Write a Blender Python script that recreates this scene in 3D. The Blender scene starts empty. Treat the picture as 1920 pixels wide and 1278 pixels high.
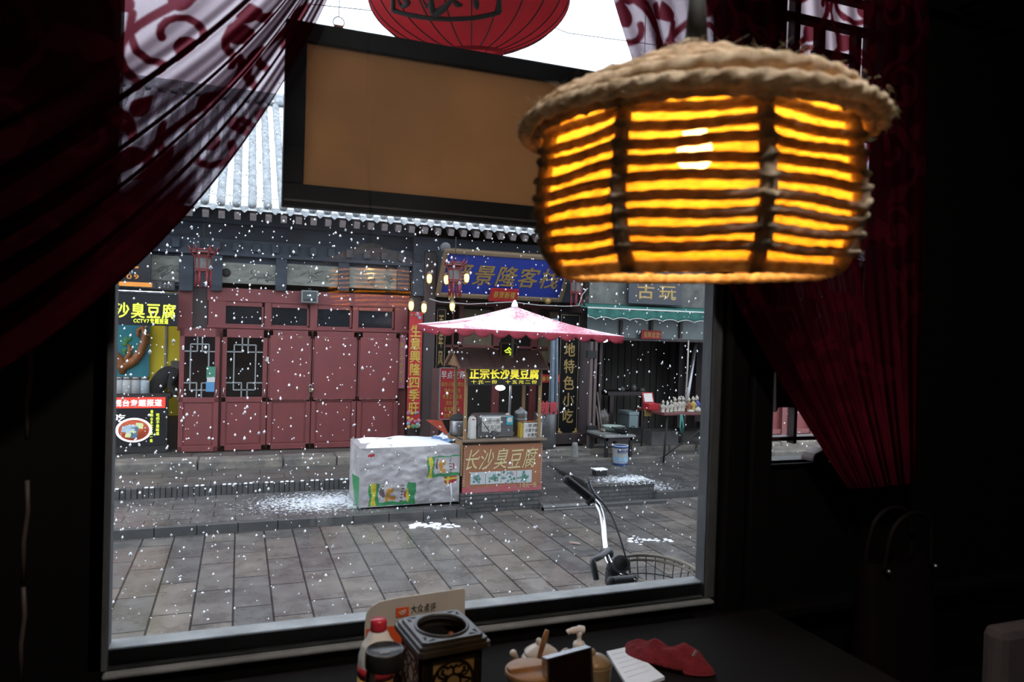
import bpy, math, random
import numpy as np
from mathutils import Vector, Matrix, noise
random.seed(7); rng = np.random.default_rng(7)
scene = bpy.context.scene
COL = scene.collection
PI = math.pi

# ------------------------------------------------------------------ camera (solved from the photo's vanishing points)
FPX, CX, CY, EYE = 1356.0, 960.0, 639.0, 3.0
def _d(x, y):
    v = np.array([(x-CX)/FPX, -(y-CY)/FPX, -1.0]); return v/np.linalg.norm(v)
_dY = _d(450, 603); _dX = _d(4560, 725)
_dX = _dX - _dX.dot(_dY)*_dY; _dX /= np.linalg.norm(_dX)
_dZ = np.cross(_dX, _dY)
W2C = np.array([_dX, _dY, _dZ]).T
cam_data = bpy.data.cameras.new('camera'); cam = bpy.data.objects.new('camera', cam_data); COL.objects.link(cam)
cam_data.sensor_width = 36.0; cam_data.lens = FPX/1920*36; cam_data.clip_start = 0.02; cam_data.clip_end = 300
mw = Matrix.Identity(4)
for i in range(3):
    for j in range(3): mw[i][j] = W2C[j][i]
mw[2][3] = EYE
cam.matrix_world = mw
cam_data.dof.use_dof = True; cam_data.dof.focus_distance = 11.0; cam_data.dof.aperture_fstop = 7.5
scene.camera = cam

# ------------------------------------------------------------------ overcast sky, exposure
world = bpy.data.worlds.new('overcast_sky'); scene.world = world; world.use_nodes = True
wn = world.node_tree.nodes; wl = world.node_tree.links
bg = wn['Background']; bg.inputs['Strength'].default_value = 2.7
tc = wn.new('ShaderNodeTexCoord'); nz = wn.new('ShaderNodeTexNoise'); nz.inputs['Scale'].default_value = 1.6
cr = wn.new('ShaderNodeValToRGB'); cr.color_ramp.elements[0].color = (.80, .89, 1, 1); cr.color_ramp.elements[1].color = (.88, .94, 1, 1)
wl.new(tc.outputs['Generated'], nz.inputs['Vector']); wl.new(nz.outputs['Fac'], cr.inputs['Fac']); wl.new(cr.outputs['Color'], bg.inputs['Color'])
scene.view_settings.view_transform = 'Standard'; scene.view_settings.look = 'None'
scene.view_settings.exposure = 0.35; scene.view_settings.gamma = 1.0; scene.view_settings.use_curve_mapping = False
scene.cycles.transparent_max_bounces = 32; scene.cycles.max_bounces = 8; scene.cycles.use_denoising = True
scene.cycles.sample_clamp_indirect = 6.0

# ------------------------------------------------------------------ pixel helpers: a photo pixel and a real distance give a point
def ray(px, py): return W2C.T @ _d(px, py)
def at(px, py, Y):
    r = ray(px, py); p = r*(Y/r[1]); return Vector((p[0], p[1], p[2]+EYE))
def onz(px, py, z):
    r = ray(px, py); p = r*((z-EYE)/r[2]); return Vector((p[0], p[1], z))
def rect(x0, y0, x1, y1, Y):
    xm, ym = (x0+x1)/2, (y0+y1)/2
    return at(x0, ym, Y).x, at(x1, ym, Y).x, at(xm, y1, Y).z, at(xm, y0, Y).z

# ------------------------------------------------------------------ materials
MATS = {}
TONE = 1.0
def tone(c): return tuple(x*TONE for x in c)
def nodes_of(name):
    m = bpy.data.materials.new(name); m.use_nodes = True
    nt = m.node_tree; b = nt.nodes['Principled BSDF']; return m, nt, b
def M(name, c1, c2=None, scale=6.0, rough=.6, metal=0.0, bump=0.0, bscale=None, emit=None, stretch=(1, 1, 1), lo=.35, hi=.65, spec=.5, rvar=0.0, coat=0.0):
    if name in MATS: return MATS[name]
    if c2 is None: c2 = tuple(min(1, c*.8) for c in c1)
    if emit is None: c1, c2 = tone(c1), tone(c2)
    m, nt, b = nodes_of(name); N = nt.nodes; L = nt.links
    b.inputs['Base Color'].default_value = (*c1, 1); b.inputs['Roughness'].default_value = rough; b.inputs['Metallic'].default_value = metal
    b.inputs['Specular IOR Level'].default_value = spec; b.inputs['Coat Weight'].default_value = coat
    t = N.new('ShaderNodeTexCoord'); mp = N.new('ShaderNodeMapping'); mp.inputs['Scale'].default_value = stretch
    L.new(t.outputs['Object'], mp.inputs['Vector'])
    if c2 is None: c2 = tuple(min(1, c*.8) for c in c1)
    n = N.new('ShaderNodeTexNoise'); n.inputs['Scale'].default_value = scale; n.inputs['Detail'].default_value = 6; n.inputs['Roughness'].default_value = .65
    L.new(mp.outputs[0], n.inputs['Vector'])
    r = N.new('ShaderNodeValToRGB'); r.color_ramp.elements[0].position = lo; r.color_ramp.elements[1].position = hi
    r.color_ramp.elements[0].color = (*c1, 1); r.color_ramp.elements[1].color = (*c2, 1)
    L.new(n.outputs['Fac'], r.inputs['Fac']); L.new(r.outputs['Color'], b.inputs['Base Color'])
    if rvar:
        mr = N.new('ShaderNodeMapRange'); mr.inputs['To Min'].default_value = max(.03, rough-rvar); mr.inputs['To Max'].default_value = min(1, rough+rvar)
        L.new(n.outputs['Fac'], mr.inputs['Value']); L.new(mr.outputs[0], b.inputs['Roughness'])
    if bump:
        n2 = N.new('ShaderNodeTexNoise'); n2.inputs['Scale'].default_value = bscale or scale*3; n2.inputs['Detail'].default_value = 5
        L.new(mp.outputs[0], n2.inputs['Vector'])
        bp = N.new('ShaderNodeBump'); bp.inputs['Strength'].default_value = bump; bp.inputs['Distance'].default_value = .01
        L.new(n2.outputs['Fac'], bp.inputs['Height']); L.new(bp.outputs[0], b.inputs['Normal'])
    if emit is not None:
        b.inputs['Emission Color'].default_value = (*c1, 1); b.inputs['Emission Strength'].default_value = emit
    MATS[name] = m; return m
def mix_chain(nt, base, col, fac):
    mx = nt.nodes.new('ShaderNodeMix'); mx.data_type = 'RGBA'
    nt.links.new(fac, mx.inputs['Factor']); nt.links.new(base, mx.inputs['A']); mx.inputs['B'].default_value = (*col, 1)
    return mx.outputs['Result']
def MBRICK(name, c1, c2, mortar, bw, rh, ms=.012, rot=0.0, plane='XY', rough=.5, off=.5, loc=(0, 0, 0), snow=0.0, snow_patch=None, rlo=None, bumpd=.006, dirt=(.5, .5, .5), dirtf=0.0):
    """brick / slab paving; plane picks which two object axes carry the pattern"""
    c1, c2, mortar = tone(c1), tone(c2), tone(mortar)
    m, nt, b = nodes_of(name); N = nt.nodes; L = nt.links
    t = N.new('ShaderNodeTexCoord'); sp = N.new('ShaderNodeSeparateXYZ'); cb = N.new('ShaderNodeCombineXYZ')
    L.new(t.outputs['Object'], sp.inputs[0]); L.new(sp.outputs[plane[0]], cb.inputs[0]); L.new(sp.outputs[plane[1]], cb.inputs[1])
    mp = N.new('ShaderNodeMapping'); mp.inputs['Rotation'].default_value = (0, 0, rot); mp.inputs['Location'].default_value = loc
    L.new(cb.outputs[0], mp.inputs['Vector'])
    br = N.new('ShaderNodeTexBrick'); br.inputs['Scale'].default_value = 1; br.inputs['Brick Width'].default_value = bw; br.inputs['Row Height'].default_value = rh
    br.inputs['Mortar Size'].default_value = ms; br.inputs['Mortar Smooth'].default_value = .3; br.offset = off; br.inputs['Bias'].default_value = 0
    br.inputs['Color1'].default_value = (*c1, 1); br.inputs['Color2'].default_value = (*c2, 1); br.inputs['Mortar'].default_value = (*mortar, 1)
    L.new(mp.outputs[0], br.inputs['Vector'])
    n = N.new('ShaderNodeTexNoise'); n.inputs['Scale'].default_value = 2.3; n.inputs['Detail'].default_value = 9; n.inputs['Roughness'].default_value = .7
    L.new(t.outputs['Object'], n.inputs['Vector'])
    mx = N.new('ShaderNodeMix'); mx.data_type = 'RGBA'; mx.blend_type = 'MULTIPLY'; mx.inputs['Factor'].default_value = 1
    rp = N.new('ShaderNodeValToRGB'); rp.color_ramp.elements[0].position = .3; rp.color_ramp.elements[0].color = (.5, .5, .5, 1); rp.color_ramp.elements[1].position = .72; rp.color_ramp.elements[1].color = (1.25, 1.2, 1.15, 1)
    L.new(n.outputs['Fac'], rp.inputs['Fac']); L.new(br.outputs['Color'], mx.inputs['A']); L.new(rp.outputs['Color'], mx.inputs['B'])
    col = mx.outputs['Result']; snowf = None
    if snow:
        ns = N.new('ShaderNodeTexNoise'); ns.inputs['Scale'].default_value = 21; ns.inputs['Detail'].default_value = 3; ns.inputs['Roughness'].default_value = .75
        L.new(t.outputs['Object'], ns.inputs['Vector'])
        add = ns.outputs['Fac']
        if snow_patch:
            (cx, cy, rx, ry) = snow_patch
            mm = N.new('ShaderNodeMapping'); mm.vector_type = 'TEXTURE'; mm.inputs['Location'].default_value = (cx, cy, 0); mm.inputs['Scale'].default_value = (rx, ry, 100)
            L.new(t.outputs['Object'], mm.inputs['Vector'])
            gr = N.new('ShaderNodeTexGradient'); gr.gradient_type = 'SPHERICAL'; L.new(mm.outputs[0], gr.inputs['Vector'])
            ml = N.new('ShaderNodeMath'); ml.operation = 'MULTIPLY_ADD'; ml.inputs[1].default_value = .28; L.new(gr.outputs['Fac'], ml.inputs[0]); L.new(add, ml.inputs[2]); add = ml.outputs[0]
        rs = N.new('ShaderNodeValToRGB'); rs.color_ramp.elements[0].position = 1-snow; rs.color_ramp.elements[1].position = min(1, 1-snow+.05)
        L.new(add, rs.inputs['Fac']); snowf = rs.outputs['Color']
        col = mix_chain(nt, col, (.78, .82, .86), snowf)
    L.new(col, b.inputs['Base Color'])
    mr = N.new('ShaderNodeMapRange'); mr.inputs['From Min'].default_value = .3; mr.inputs['From Max'].default_value = .7
    mr.inputs['To Min'].default_value = rlo if rlo is not None else rough; mr.inputs['To Max'].default_value = rough
    L.new(n.outputs['Fac'], mr.inputs['Value']); L.new(mr.outputs[0], b.inputs['Roughness'])
    bp = N.new('ShaderNodeBump'); bp.inputs['Strength'].default_value = .6; bp.inputs['Distance'].default_value = bumpd
    sb = N.new('ShaderNodeMath'); sb.operation = 'MULTIPLY_ADD'; sb.inputs[1].default_value = -1.2; L.new(br.outputs['Fac'], sb.inputs[0]); L.new(n.outputs['Fac'], sb.inputs[2])
    L.new(sb.outputs[0], bp.inputs['Height']); L.new(bp.outputs[0], b.inputs['Normal'])
    MATS[name] = m; return m
def MGLASS(name, refl=1.0, tint=(1, 1, 1), rough=.0, haze=0.0):
    m, nt, b = nodes_of(name); N = nt.nodes; L = nt.links; N.remove(b); out = N['Material Output']
    tr = N.new('ShaderNodeBsdfTransparent'); tr.inputs['Color'].default_value = (*tint, 1)
    gl = N.new('ShaderNodeBsdfGlossy'); gl.inputs['Roughness'].default_value = rough; gl.inputs['Color'].default_value = (1, 1, 1, 1)
    fr = N.new('ShaderNodeFresnel'); fr.inputs['IOR'].default_value = 1.5
    ml = N.new('ShaderNodeMath'); ml.operation = 'MULTIPLY'; ml.inputs[1].default_value = refl; L.new(fr.outputs[0], ml.inputs[0])
    mx = N.new('ShaderNodeMixShader'); L.new(ml.outputs[0], mx.inputs['Fac']); L.new(tr.outputs[0], mx.inputs[1]); L.new(gl.outputs[0], mx.inputs[2])
    sh = mx.outputs[0]
    if haze:
        df = N.new('ShaderNodeBsdfDiffuse'); df.inputs['Color'].default_value = (.7, .75, .8, 1)
        nz = N.new('ShaderNodeTexNoise'); nz.inputs['Scale'].default_value = 3.5; nz.inputs['Detail'].default_value = 5
        t = N.new('ShaderNodeTexCoord'); L.new(t.outputs['Object'], nz.inputs['Vector'])
        mr = N.new('ShaderNodeMapRange'); mr.inputs['From Min'].default_value = .4; mr.inputs['From Max'].default_value = .8; mr.inputs['To Max'].default_value = haze; L.new(nz.outputs['Fac'], mr.inputs['Value'])
        m2 = N.new('ShaderNodeMixShader'); L.new(mr.outputs[0], m2.inputs['Fac']); L.new(sh, m2.inputs[1]); L.new(df.outputs[0], m2.inputs[2]); sh = m2.outputs[0]
    L.new(sh, out.inputs['Surface']); MATS[name] = m; return m
def MTHIN(name, c, trans=.5, alpha=0.0, scale=60, c2=None, bump=0.0):
    """thin cloth / paper: diffuse + translucent, with an optional see-through share"""
    c2 = tone(c2 or tuple(x*.75 for x in c)); c = tone(c)
    m, nt, b = nodes_of(name); N = nt.nodes; L = nt.links; N.remove(b); out = N['Material Output']
    df = N.new('ShaderNodeBsdfDiffuse'); tl = N.new('ShaderNodeBsdfTranslucent')
    t = N.new('ShaderNodeTexCoord'); n = N.new('ShaderNodeTexNoise'); n.inputs['Scale'].default_value = scale; n.inputs['Detail'].default_value = 5; L.new(t.outputs['Object'], n.inputs['Vector'])
    r = N.new('ShaderNodeValToRGB'); r.color_ramp.elements[0].position = .35; r.color_ramp.elements[1].position = .65
    r.color_ramp.elements[0].color = (*c, 1); r.color_ramp.elements[1].color = (*(c2 or tuple(x*.75 for x in c)), 1)
    L.new(n.outputs['Fac'], r.inputs['Fac']); L.new(r.outputs['Color'], df.inputs['Color']); L.new(r.outputs['Color'], tl.inputs['Color'])
    mx = N.new('ShaderNodeMixShader'); mx.inputs['Fac'].default_value = trans; L.new(df.outputs[0], mx.inputs[1]); L.new(tl.outputs[0], mx.inputs[2]); sh = mx.outputs[0]
    if bump:
        bp = N.new('ShaderNodeBump'); bp.inputs['Strength'].default_value = bump; bp.inputs['Distance'].default_value = .004; L.new(n.outputs['Fac'], bp.inputs['Height']); L.new(bp.outputs[0], df.inputs['Normal'])
    if alpha:
        tp = N.new('ShaderNodeBsdfTransparent'); m2 = N.new('ShaderNodeMixShader'); m2.inputs['Fac'].default_value = alpha; L.new(sh, m2.inputs[1]); L.new(tp.outputs[0], m2.inputs[2]); sh = m2.outputs[0]
    L.new(sh, out.inputs['Surface']); MATS[name] = m; return m

# ------------------------------------------------------------------ mesh builder
class MB:
    def __init__(s): s.v = []; s.f = []; s.m = []; s.s = []
    def add(s, vs, fs, mi=0, smooth=False):
        o = len(s.v); s.v += [tuple(v) for v in vs]
        for f in fs: s.f.append([i+o for i in f]); s.m.append(mi); s.s.append(smooth)
        return s
    def box(s, x0, x1, y0, y1, z0, z1, mi=0):
        vs = [(x0, y0, z0), (x1, y0, z0), (x1, y1, z0), (x0, y1, z0), (x0, y0, z1), (x1, y0, z1), (x1, y1, z1), (x0, y1, z1)]
        return s.add(vs, [(0, 3, 2, 1), (4, 5, 6, 7), (0, 1, 5, 4), (1, 2, 6, 5), (2, 3, 7, 6), (3, 0, 4, 7)], mi)
    def rbox(s, px0, py0, px1, py1, Y, d, mi=0):
        a, b, c, e = rect(px0, py0, px1, py1, Y); return s.box(a, b, Y, Y+d, c, e, mi)
    def prism(s, poly, y0, y1, mi=0, axis='y'):
        n = len(poly)
        if axis == 'y': P = lambda p, y: (p[0], y, p[1])
        elif axis == 'z': P = lambda p, y: (p[0], p[1], y)
        else: P = lambda p, y: (y, p[0], p[1])
        vs = [P(p, y0) for p in poly]+[P(p, y1) for p in poly]
        fs = [list(range(n)), list(range(2*n-1, n-1, -1))]+[(i, i+n, (i+1) % n+n, (i+1) % n) for i in range(n)]
        return s.add(vs, fs, mi)
    def tube(s, pts, r, seg=10, mi=0, closed=False, cap=True, smooth=True, strands=0, pitch=.02, amp=.2, ry=None):
        P = np.array([tuple(p) for p in pts], float); n = len(P)
        if np.isscalar(r): r = np.full(n, r)
        r = np.asarray(r, float)
        if closed: T = np.roll(P, -1, 0)-np.roll(P, 1, 0)
        else: T = np.gradient(P, axis=0)
        T /= np.linalg.norm(T, axis=1)[:, None]+1e-12
        up = np.array([0, 0, 1.0]) if abs(T[0][2]) < .9 else np.array([1.0, 0, 0])
        Ns = []; u = up-T[0]*up.dot(T[0]); u /= np.linalg.norm(u)
        for i in range(n):
            u = u-T[i]*u.dot(T[i]); u /= np.linalg.norm(u)+1e-12; Ns.append(u)
        Ns = np.array(Ns); Bs = np.cross(T, Ns)
        L = np.concatenate([[0], np.cumsum(np.linalg.norm(np.diff(P, axis=0), axis=1))])
        th = np.arange(seg)/seg*2*PI
        rr = np.repeat(r[:, None], seg, 1)
        if strands: rr = rr*(1-amp+amp*np.abs(np.cos(strands/2*(th[None, :]+2*PI*L[:, None]/pitch/strands*1.0))))
        V = P[:, None, :]+rr[..., None]*(np.cos(th)[None, :, None]*Ns[:, None, :]+np.sin(th)[None, :, None]*Bs[:, None, :])
        fs = []; last = n if closed else n-1
        for i in range(last):
            a = i*seg; b = ((i+1) % n)*seg
            for j in range(seg):
                k = (j+1) % seg; fs.append((a+j, a+k, b+k, b+j))
        if cap and not closed: fs += [list(range(seg-1, -1, -1)), list(range((n-1)*seg, n*seg))]
        return s.add(V.reshape(-1, 3), fs, mi, smooth)
    def cyl(s, p0, p1, r, seg=14, mi=0, r1=None, smooth=True):
        return s.tube([p0, p1], [r, r1 if r1 is not None else r], seg, mi, smooth=smooth)
    def lathe(s, prof, c=(0, 0, 0), seg=24, mi=0, smooth=True, sx=1, sy=1, rot=0.0):
        vs = []; fs = []; n = len(prof)
        for (r, z) in prof:
            for j in range(seg):
                a = 2*PI*j/seg+rot; vs.append((c[0]+r*math.cos(a)*sx, c[1]+r*math.sin(a)*sy, c[2]+z))
        for i in range(n-1):
            for j in range(seg):
                k = (j+1) % seg; fs.append((i*seg+j, i*seg+k, (i+1)*seg+k, (i+1)*seg+j))
        if prof[0][0] > 1e-5: fs.append(list(range(seg-1, -1, -1)))
        if prof[-1][0] > 1e-5: fs.append(list(range((n-1)*seg, n*seg)))
        return s.add(vs, fs, mi, smooth)
    def ball(s, c, r, seg=14, rings=8, mi=0, sx=1, sy=1, sz=1):
        pr = [(max(1e-6, r*math.sin(PI*i/rings)), -r*math.cos(PI*i/rings)*sz) for i in range(rings+1)]
        return s.lathe(pr, c, seg, mi, True, sx, sy)
    def grid(s, fn, nu, nv, mi=0, smooth=True, mfn=None):
        vs = [fn(i/nu, j/nv) for j in range(nv+1) for i in range(nu+1)]
        o = len(s.v); s.v += [tuple(v) for v in vs]
        for j in range(nv):
            for i in range(nu):
                a = o+j*(nu+1)+i; s.f.append([a, a+1, a+nu+2, a+nu+1]); s.m.append(mfn((i+.5)/nu, (j+.5)/nv) if mfn else mi); s.s.append(smooth)
        return s
    def build(s, name, mats, parent=None, bevel=0.0, local=False, solid=0.0, subd=0, bseg=2):
        me = bpy.data.meshes.new(name); me.from_pydata(s.v, [], s.f)
        if not isinstance(mats, (list, tuple)): mats = [mats]
        for m in mats: me.materials.append(m)
        me.polygons.foreach_set('material_index', s.m); me.polygons.foreach_set('use_smooth', s.s); me.update()
        o = bpy.data.objects.new(name, me); COL.objects.link(o)
        if parent is not None:
            o.parent = parent
            if not local: o.matrix_parent_inverse = world_of(parent).inverted()
        if solid:
            q = o.modifiers.new('solid', 'SOLIDIFY'); q.thickness = solid; q.offset = 0
        if subd:
            q = o.modifiers.new('sub', 'SUBSURF'); q.levels = subd; q.render_levels = subd
        if bevel:
            q = o.modifiers.new('bevel', 'BEVEL'); q.width = bevel; q.segments = bseg; q.limit_method = 'ANGLE'; q.angle_limit = .6
        return o
def world_of(o):
    m = Matrix.LocRotScale(o.location, o.rotation_euler, o.scale)
    if o.parent is not None: m = world_of(o.parent) @ o.matrix_parent_inverse @ m
    return m
def tag(o, label=None, cat=None, group=None, kind=None):
    if label: o['label'] = label
    if cat: o['category'] = cat
    if group: o['group'] = group
    if kind: o['kind'] = kind
    return o
def thing(name, label, cat, loc=(0, 0, 0), rot=(0, 0, 0), group=None):
    o = bpy.data.objects.new(name, None); o.empty_display_size = .05; COL.objects.link(o)
    o.location = loc; o.rotation_euler = rot; return tag(o, label, cat, group)
def struct(name, mb, mats, **k):
    o = mb.build(name, mats, **k); o['kind'] = 'structure'; return o
def dup(root, loc, rot=None, label=None, group=None):
    r = root.copy(); COL.objects.link(r); r.location = loc
    if rot is not None: r.rotation_euler = rot
    tag(r, label, None, group)
    def rec(src, dst):
        for ch in list(src.children):
            c = ch.copy(); COL.objects.link(c); c.parent = dst; c.matrix_parent_inverse = ch.matrix_parent_inverse.copy(); rec(ch, c)
    rec(root, r); return r

# ------------------------------------------------------------------ writing
_GC = {}
def glyph(ch, bold):
    k = (ch, bold)
    if k in _GC: return _GC[k]
    c = bpy.data.curves.new('g', 'FONT'); c.body = ch; c.resolution_u = 3; c.offset = bold; c.fill_mode = 'FRONT'
    o = bpy.data.objects.new('g', c); COL.objects.link(o)
    dg = bpy.context.evaluated_depsgraph_get(); dg.update()
    me = bpy.data.meshes.new_from_object(o.evaluated_get(dg))
    v = [tuple(x.co) for x in me.vertices]; f = [list(p.vertices) for p in me.polygons]
    bpy.data.objects.remove(o); bpy.data.curves.remove(c); bpy.data.meshes.remove(me)
    _GC[k] = (v, f); return _GC[k]
def write(mb, s, x0, x1, z0, z1, Y, vertical=False, bold=.012, mi=0, shear=0.0, fill=.96, jit=0.0, tilt=0.0):
    """lay the characters of s into equal cells of the rectangle, facing -Y; bold strokes are built by overlaying shifted copies"""
    n = len(s)
    for i, ch in enumerate(s):
        if ch == ' ': continue
        v, f = glyph(ch, 0.0)
        if vertical: a0, a1 = x0, x1; b1 = z1-(z1-z0)*i/n; b0 = z1-(z1-z0)*(i+1)/n
        else: a0 = x0+(x1-x0)*i/n; a1 = x0+(x1-x0)*(i+1)/n; b0, b1 = z0, z1
        w, h = (a1-a0)*fill, (b1-b0)*fill; ca, cb = (a0+a1)/2, (b0+b1)/2
        if ord(ch) < 0x2000: xs = [p[0] for p in v]; mid = (min(xs)+max(xs))/2; gw = .62; gm = .36
        else: mid, gw, gm = .5, 1.0, .385
        rx, rz = random.uniform(-jit, jit)*w, random.uniform(-jit, jit)*h
        for kk, (bx_, bz_) in enumerate(((-bold, 0), (bold, 0), (0, bold*.7), (0, -bold*.7)) if bold > .003 else ((0, 0),)):
            out = []; ys = Y-kk*min(.0012, abs(h)*.006)
            for p in v:
                X = (p[0]+bx_-mid)/gw*w; Z = (p[1]+bz_-gm)*h
                out.append((ca+rx+X+shear*Z, ys, cb+rz+Z+tilt*X))
            mb.add(out, f, mi)
    return mb
# ================================================================== materials of the place
m_snow = M('fresh_snow', (.88, .9, .93), (.8, .83, .87), 12, .85, bump=.5)
TONE = .70     # outdoor colours scaled down to offset the brighter sky
m_paint = M('red_timber_paint', (.27, .056, .056), (.195, .045, .048), 4, .55, bump=.25, bscale=30, stretch=(1, 1, .3), lo=.3, hi=.75)
m_paint2 = M('faded_red_board_paint', (.27, .056, .056), (.19, .045, .05), 3, .5, bump=.3, bscale=22, lo=.3, hi=.7)
m_worn = M('bare_chipped_wood', (.42, .32, .2), (.2, .08, .06), 40, .8)
m_dark = M('haze_blue_timber', (.060, .080, .110), (.030, .040, .056), 5, .7, bump=.3, bscale=25, stretch=(.3, 1, 1))  # blue-grey carries the hazy veil under the eaves in the timber colour
m_inn = M('dark_brown_timber', (.06, .035, .034), (.03, .02, .022), 6, .55, bump=.2, stretch=(1, 1, .2))
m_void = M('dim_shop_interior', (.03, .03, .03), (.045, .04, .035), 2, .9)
m_plaster = M('weathered_plaster', (.22, .22, .2), (.1, .1, .095), 3, .9, bump=.4)
m_yellow = M('yellow_wall_panel', (1.05, .84, .03), (.98, .76, .03), 2, .4)
m_pane = M('dark_window_pane', (.012, .016, .022), (.02, .025, .03), 3, .12)
m_mural = M('grey_painted_plaster', (.33, .34, .29), (.13, .14, .12), 5, .85, stretch=(.6, 1, 2.2), lo=.42, hi=.72)
m_black = M('black_lacquer', (.006, .0055, .0055), (.009, .008, .008), 5, .6, spec=.12)
m_blackm = M('matt_black', (.02, .02, .02), (.028, .028, .028), 8, .8)
m_gold = M('dull_gold_paint', (.52, .36, .12), (.4, .26, .08), 12, .4, metal=.3)
m_goldfr = M('carved_gold_frame', (.34, .24, .13), (.14, .1, .07), 60, .5, bump=.8, bscale=90)
m_blue = M('royal_blue_lacquer', (.02, .05, .38), (.018, .04, .3), 3, .35)
m_redpap = M('red_paper', (.55, .02, .03), (.45, .015, .02), 6, .6)
m_pinkpap = M('faded_pink_paper', (.5, .2, .24), (.38, .12, .16), 8, .8)
m_goldpap = M('gold_ink', (.75, .52, .1), (.6, .38, .06), 30, .4)
m_white = M('white_paint', (.75, .75, .73), (.65, .65, .63), 8, .5)
m_paper = M('white_paper', (.8, .79, .74), (.72, .71, .66), 10, .8)
m_steel = M('brushed_steel', (.5, .51, .52), (.36, .37, .38), 8, .32, metal=.85, stretch=(1, 1, 8))
m_chrome = M('chrome', (.85, .86, .88), (.75, .76, .78), 3, .12, metal=1)
m_wood = M('pale_pine_wood', (.42, .25, .11), (.3, .165, .07), 5, .6, bump=.15, stretch=(1, 1, .15))
m_woodroof = M('brown_boarded_roof', (.16, .08, .07), (.1, .055, .05), 6, .6, bump=.3)
m_snow = M('fresh_snow', (.88, .9, .93), (.8, .83, .87), 12, .85, bump=.5)
m_tile = M('grey_clay_tile', (.32, .35, .36), (.66, .70, .73), 9, .7, bump=.4, lo=.38, hi=.66)
m_trough = M('snow_filled_trough', (1.2, 1.25, 1.28), (.6, .63, .65), 7, .8, bump=.6, lo=.55, hi=.8)
m_rafter = M('weathered_rafter_end', (.3, .25, .24), (.2, .17, .17), 20, .8)
m_rubber = M('black_rubber', (.015, .016, .018), (.022, .022, .024), 30, .6)
m_teal = MTHIN('teal_awning_cloth', (.11, .33, .28), .35, 0, 8)
m_cream = M('cream_trim', (.72, .74, .7), (.62, .64, .6), 8, .6)
m_ygl = M('lit_yellow_letters', (.8, .95, .06), (.75, .9, .05), 5, .5, emit=.75)
m_oran = M('orange_letters', (.75, .28, .04), (.65, .22, .03), 5, .5, emit=.2)
m_signblk = M('lit_black_sign_face', (.018, .02, .024), (.026, .028, .034), 2, .25)
m_redlit = M('lit_red_sign_face', (.9, .05, .03), (.85, .045, .03), 3, .4, emit=.7)
m_whlit = M('lit_white_letters', (1, .95, .95), (.95, .9, .9), 3, .5, emit=.9)
m_cloth = M('blue_grey_cloth', (.28, .35, .42), (.2, .26, .32), 6, .9)

# ================================================================== street and platforms
pave = MBRICK('wet_slab_paving', (.15, .148, .148), (.235, .205, .18), (.03, .03, .03), .95, .39, .012, rot=PI/2, rough=.45, rlo=.14, snow=.305, off=.37, loc=(.10, 0, 0))
kerbpave = MBRICK('wet_kerb_paving', (.15, .148, .145), (.18, .175, .17), (.04, .04, .04), .6, .3, .008, rough=.5, rlo=.2, snow=.36, snow_patch=(1.45, 12.0, 1.75, .95))
stepbrick = MBRICK('grey_step_brick', (.085, .085, .085), (.15, .145, .14), (.035, .035, .035), .075, .3, .008, plane='XZ', rough=.7, snow=.3)
wallbrick = MBRICK('grey_wall_brick', (.10, .105, .105), (.15, .15, .15), (.05, .05, .05), .24, .068, .008, plane='XZ', rough=.75)
stonecap = MBRICK('rough_step_stone', (.2, .18, .155), (.13, .125, .12), (.03, .03, .03), .85, .5, .015, plane='XZ', rough=.8, bumpd=.03)
platpave = MBRICK('wet_platform_paving', (.10, .10, .10), (.14, .135, .13), (.04, .04, .04), .5, .35, .01, rough=.5, rlo=.25, snow=.34, snow_patch=(6.9, 11.7, 1.2, .6))
platplain = MBRICK('stone_platform_paving', (.13, .128, .12), (.17, .16, .15), (.05, .05, .05), .8, .4, .01, rough=.6, rlo=.35, snow=.28)

struct('floor_street', MB().box(-14, 26, 3.0, 11.3, -.3, 0), pave)
struct('floor_kerb', MB().box(-14, 3.42, 11.0, 12.95, -.3, .13), kerbpave)
b = MB()
for i in range(33):
    x = -14+i*.54; b.box(x+.006, min(3.42, x+.534), 10.95, 11.06, -.2, .137)
struct('trim_kerb_edge', b, M('kerb_stone', (.12, .118, .115), (.08, .08, .08), 5, .5, bump=.3), bevel=.006)
struct('floor_brick_step', MB().box(-14, 3.42, 12.85, 14.4, -.2, .295), platplain)
b = MB(); sn = MB()
for i in range(210):
    x = -14+i*.083
    if x > 3.35: break
    j = random.uniform(-.012, .012); b.box(x, x+.074, 12.80+j, 12.97, .10, .30+j*.5)
    if x > -2.2 and random.random() < (.75 if x > -.6 else .3):
        sn.ball((x+.04, 12.83+j, .303), .033, 8, 5, sx=1.0, sy=1.3, sz=.4)
struct('trim_brick_edge', b, M('grey_brick', (.11, .11, .11), (.065, .066, .068), 7, .7, bump=.4), bevel=.008)
tag(sn.build('step_snow', m_snow), 'little caps of snow lying along the grey brick step edge', 'snow', kind='stuff')
struct('floor_stone_platform', MB().box(-14, 26, 14.3, 18.5, -.2, .44), platplain)
b = MB(); x = -14
while x < 26:
    w = random.uniform(.6, 1.5); j = random.uniform(-.03, .03)
    b.box(x+.01, x+w-.01, 14.2+j, 14.75, .28, .45+random.uniform(-.012, .012)); x += w
struct('trim_stone_edge', b, M('rough_hewn_stone', (.34, .30, .25), (.13, .125, .12), 3.5, .85, bump=.9, bscale=12), bevel=.02)
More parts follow.
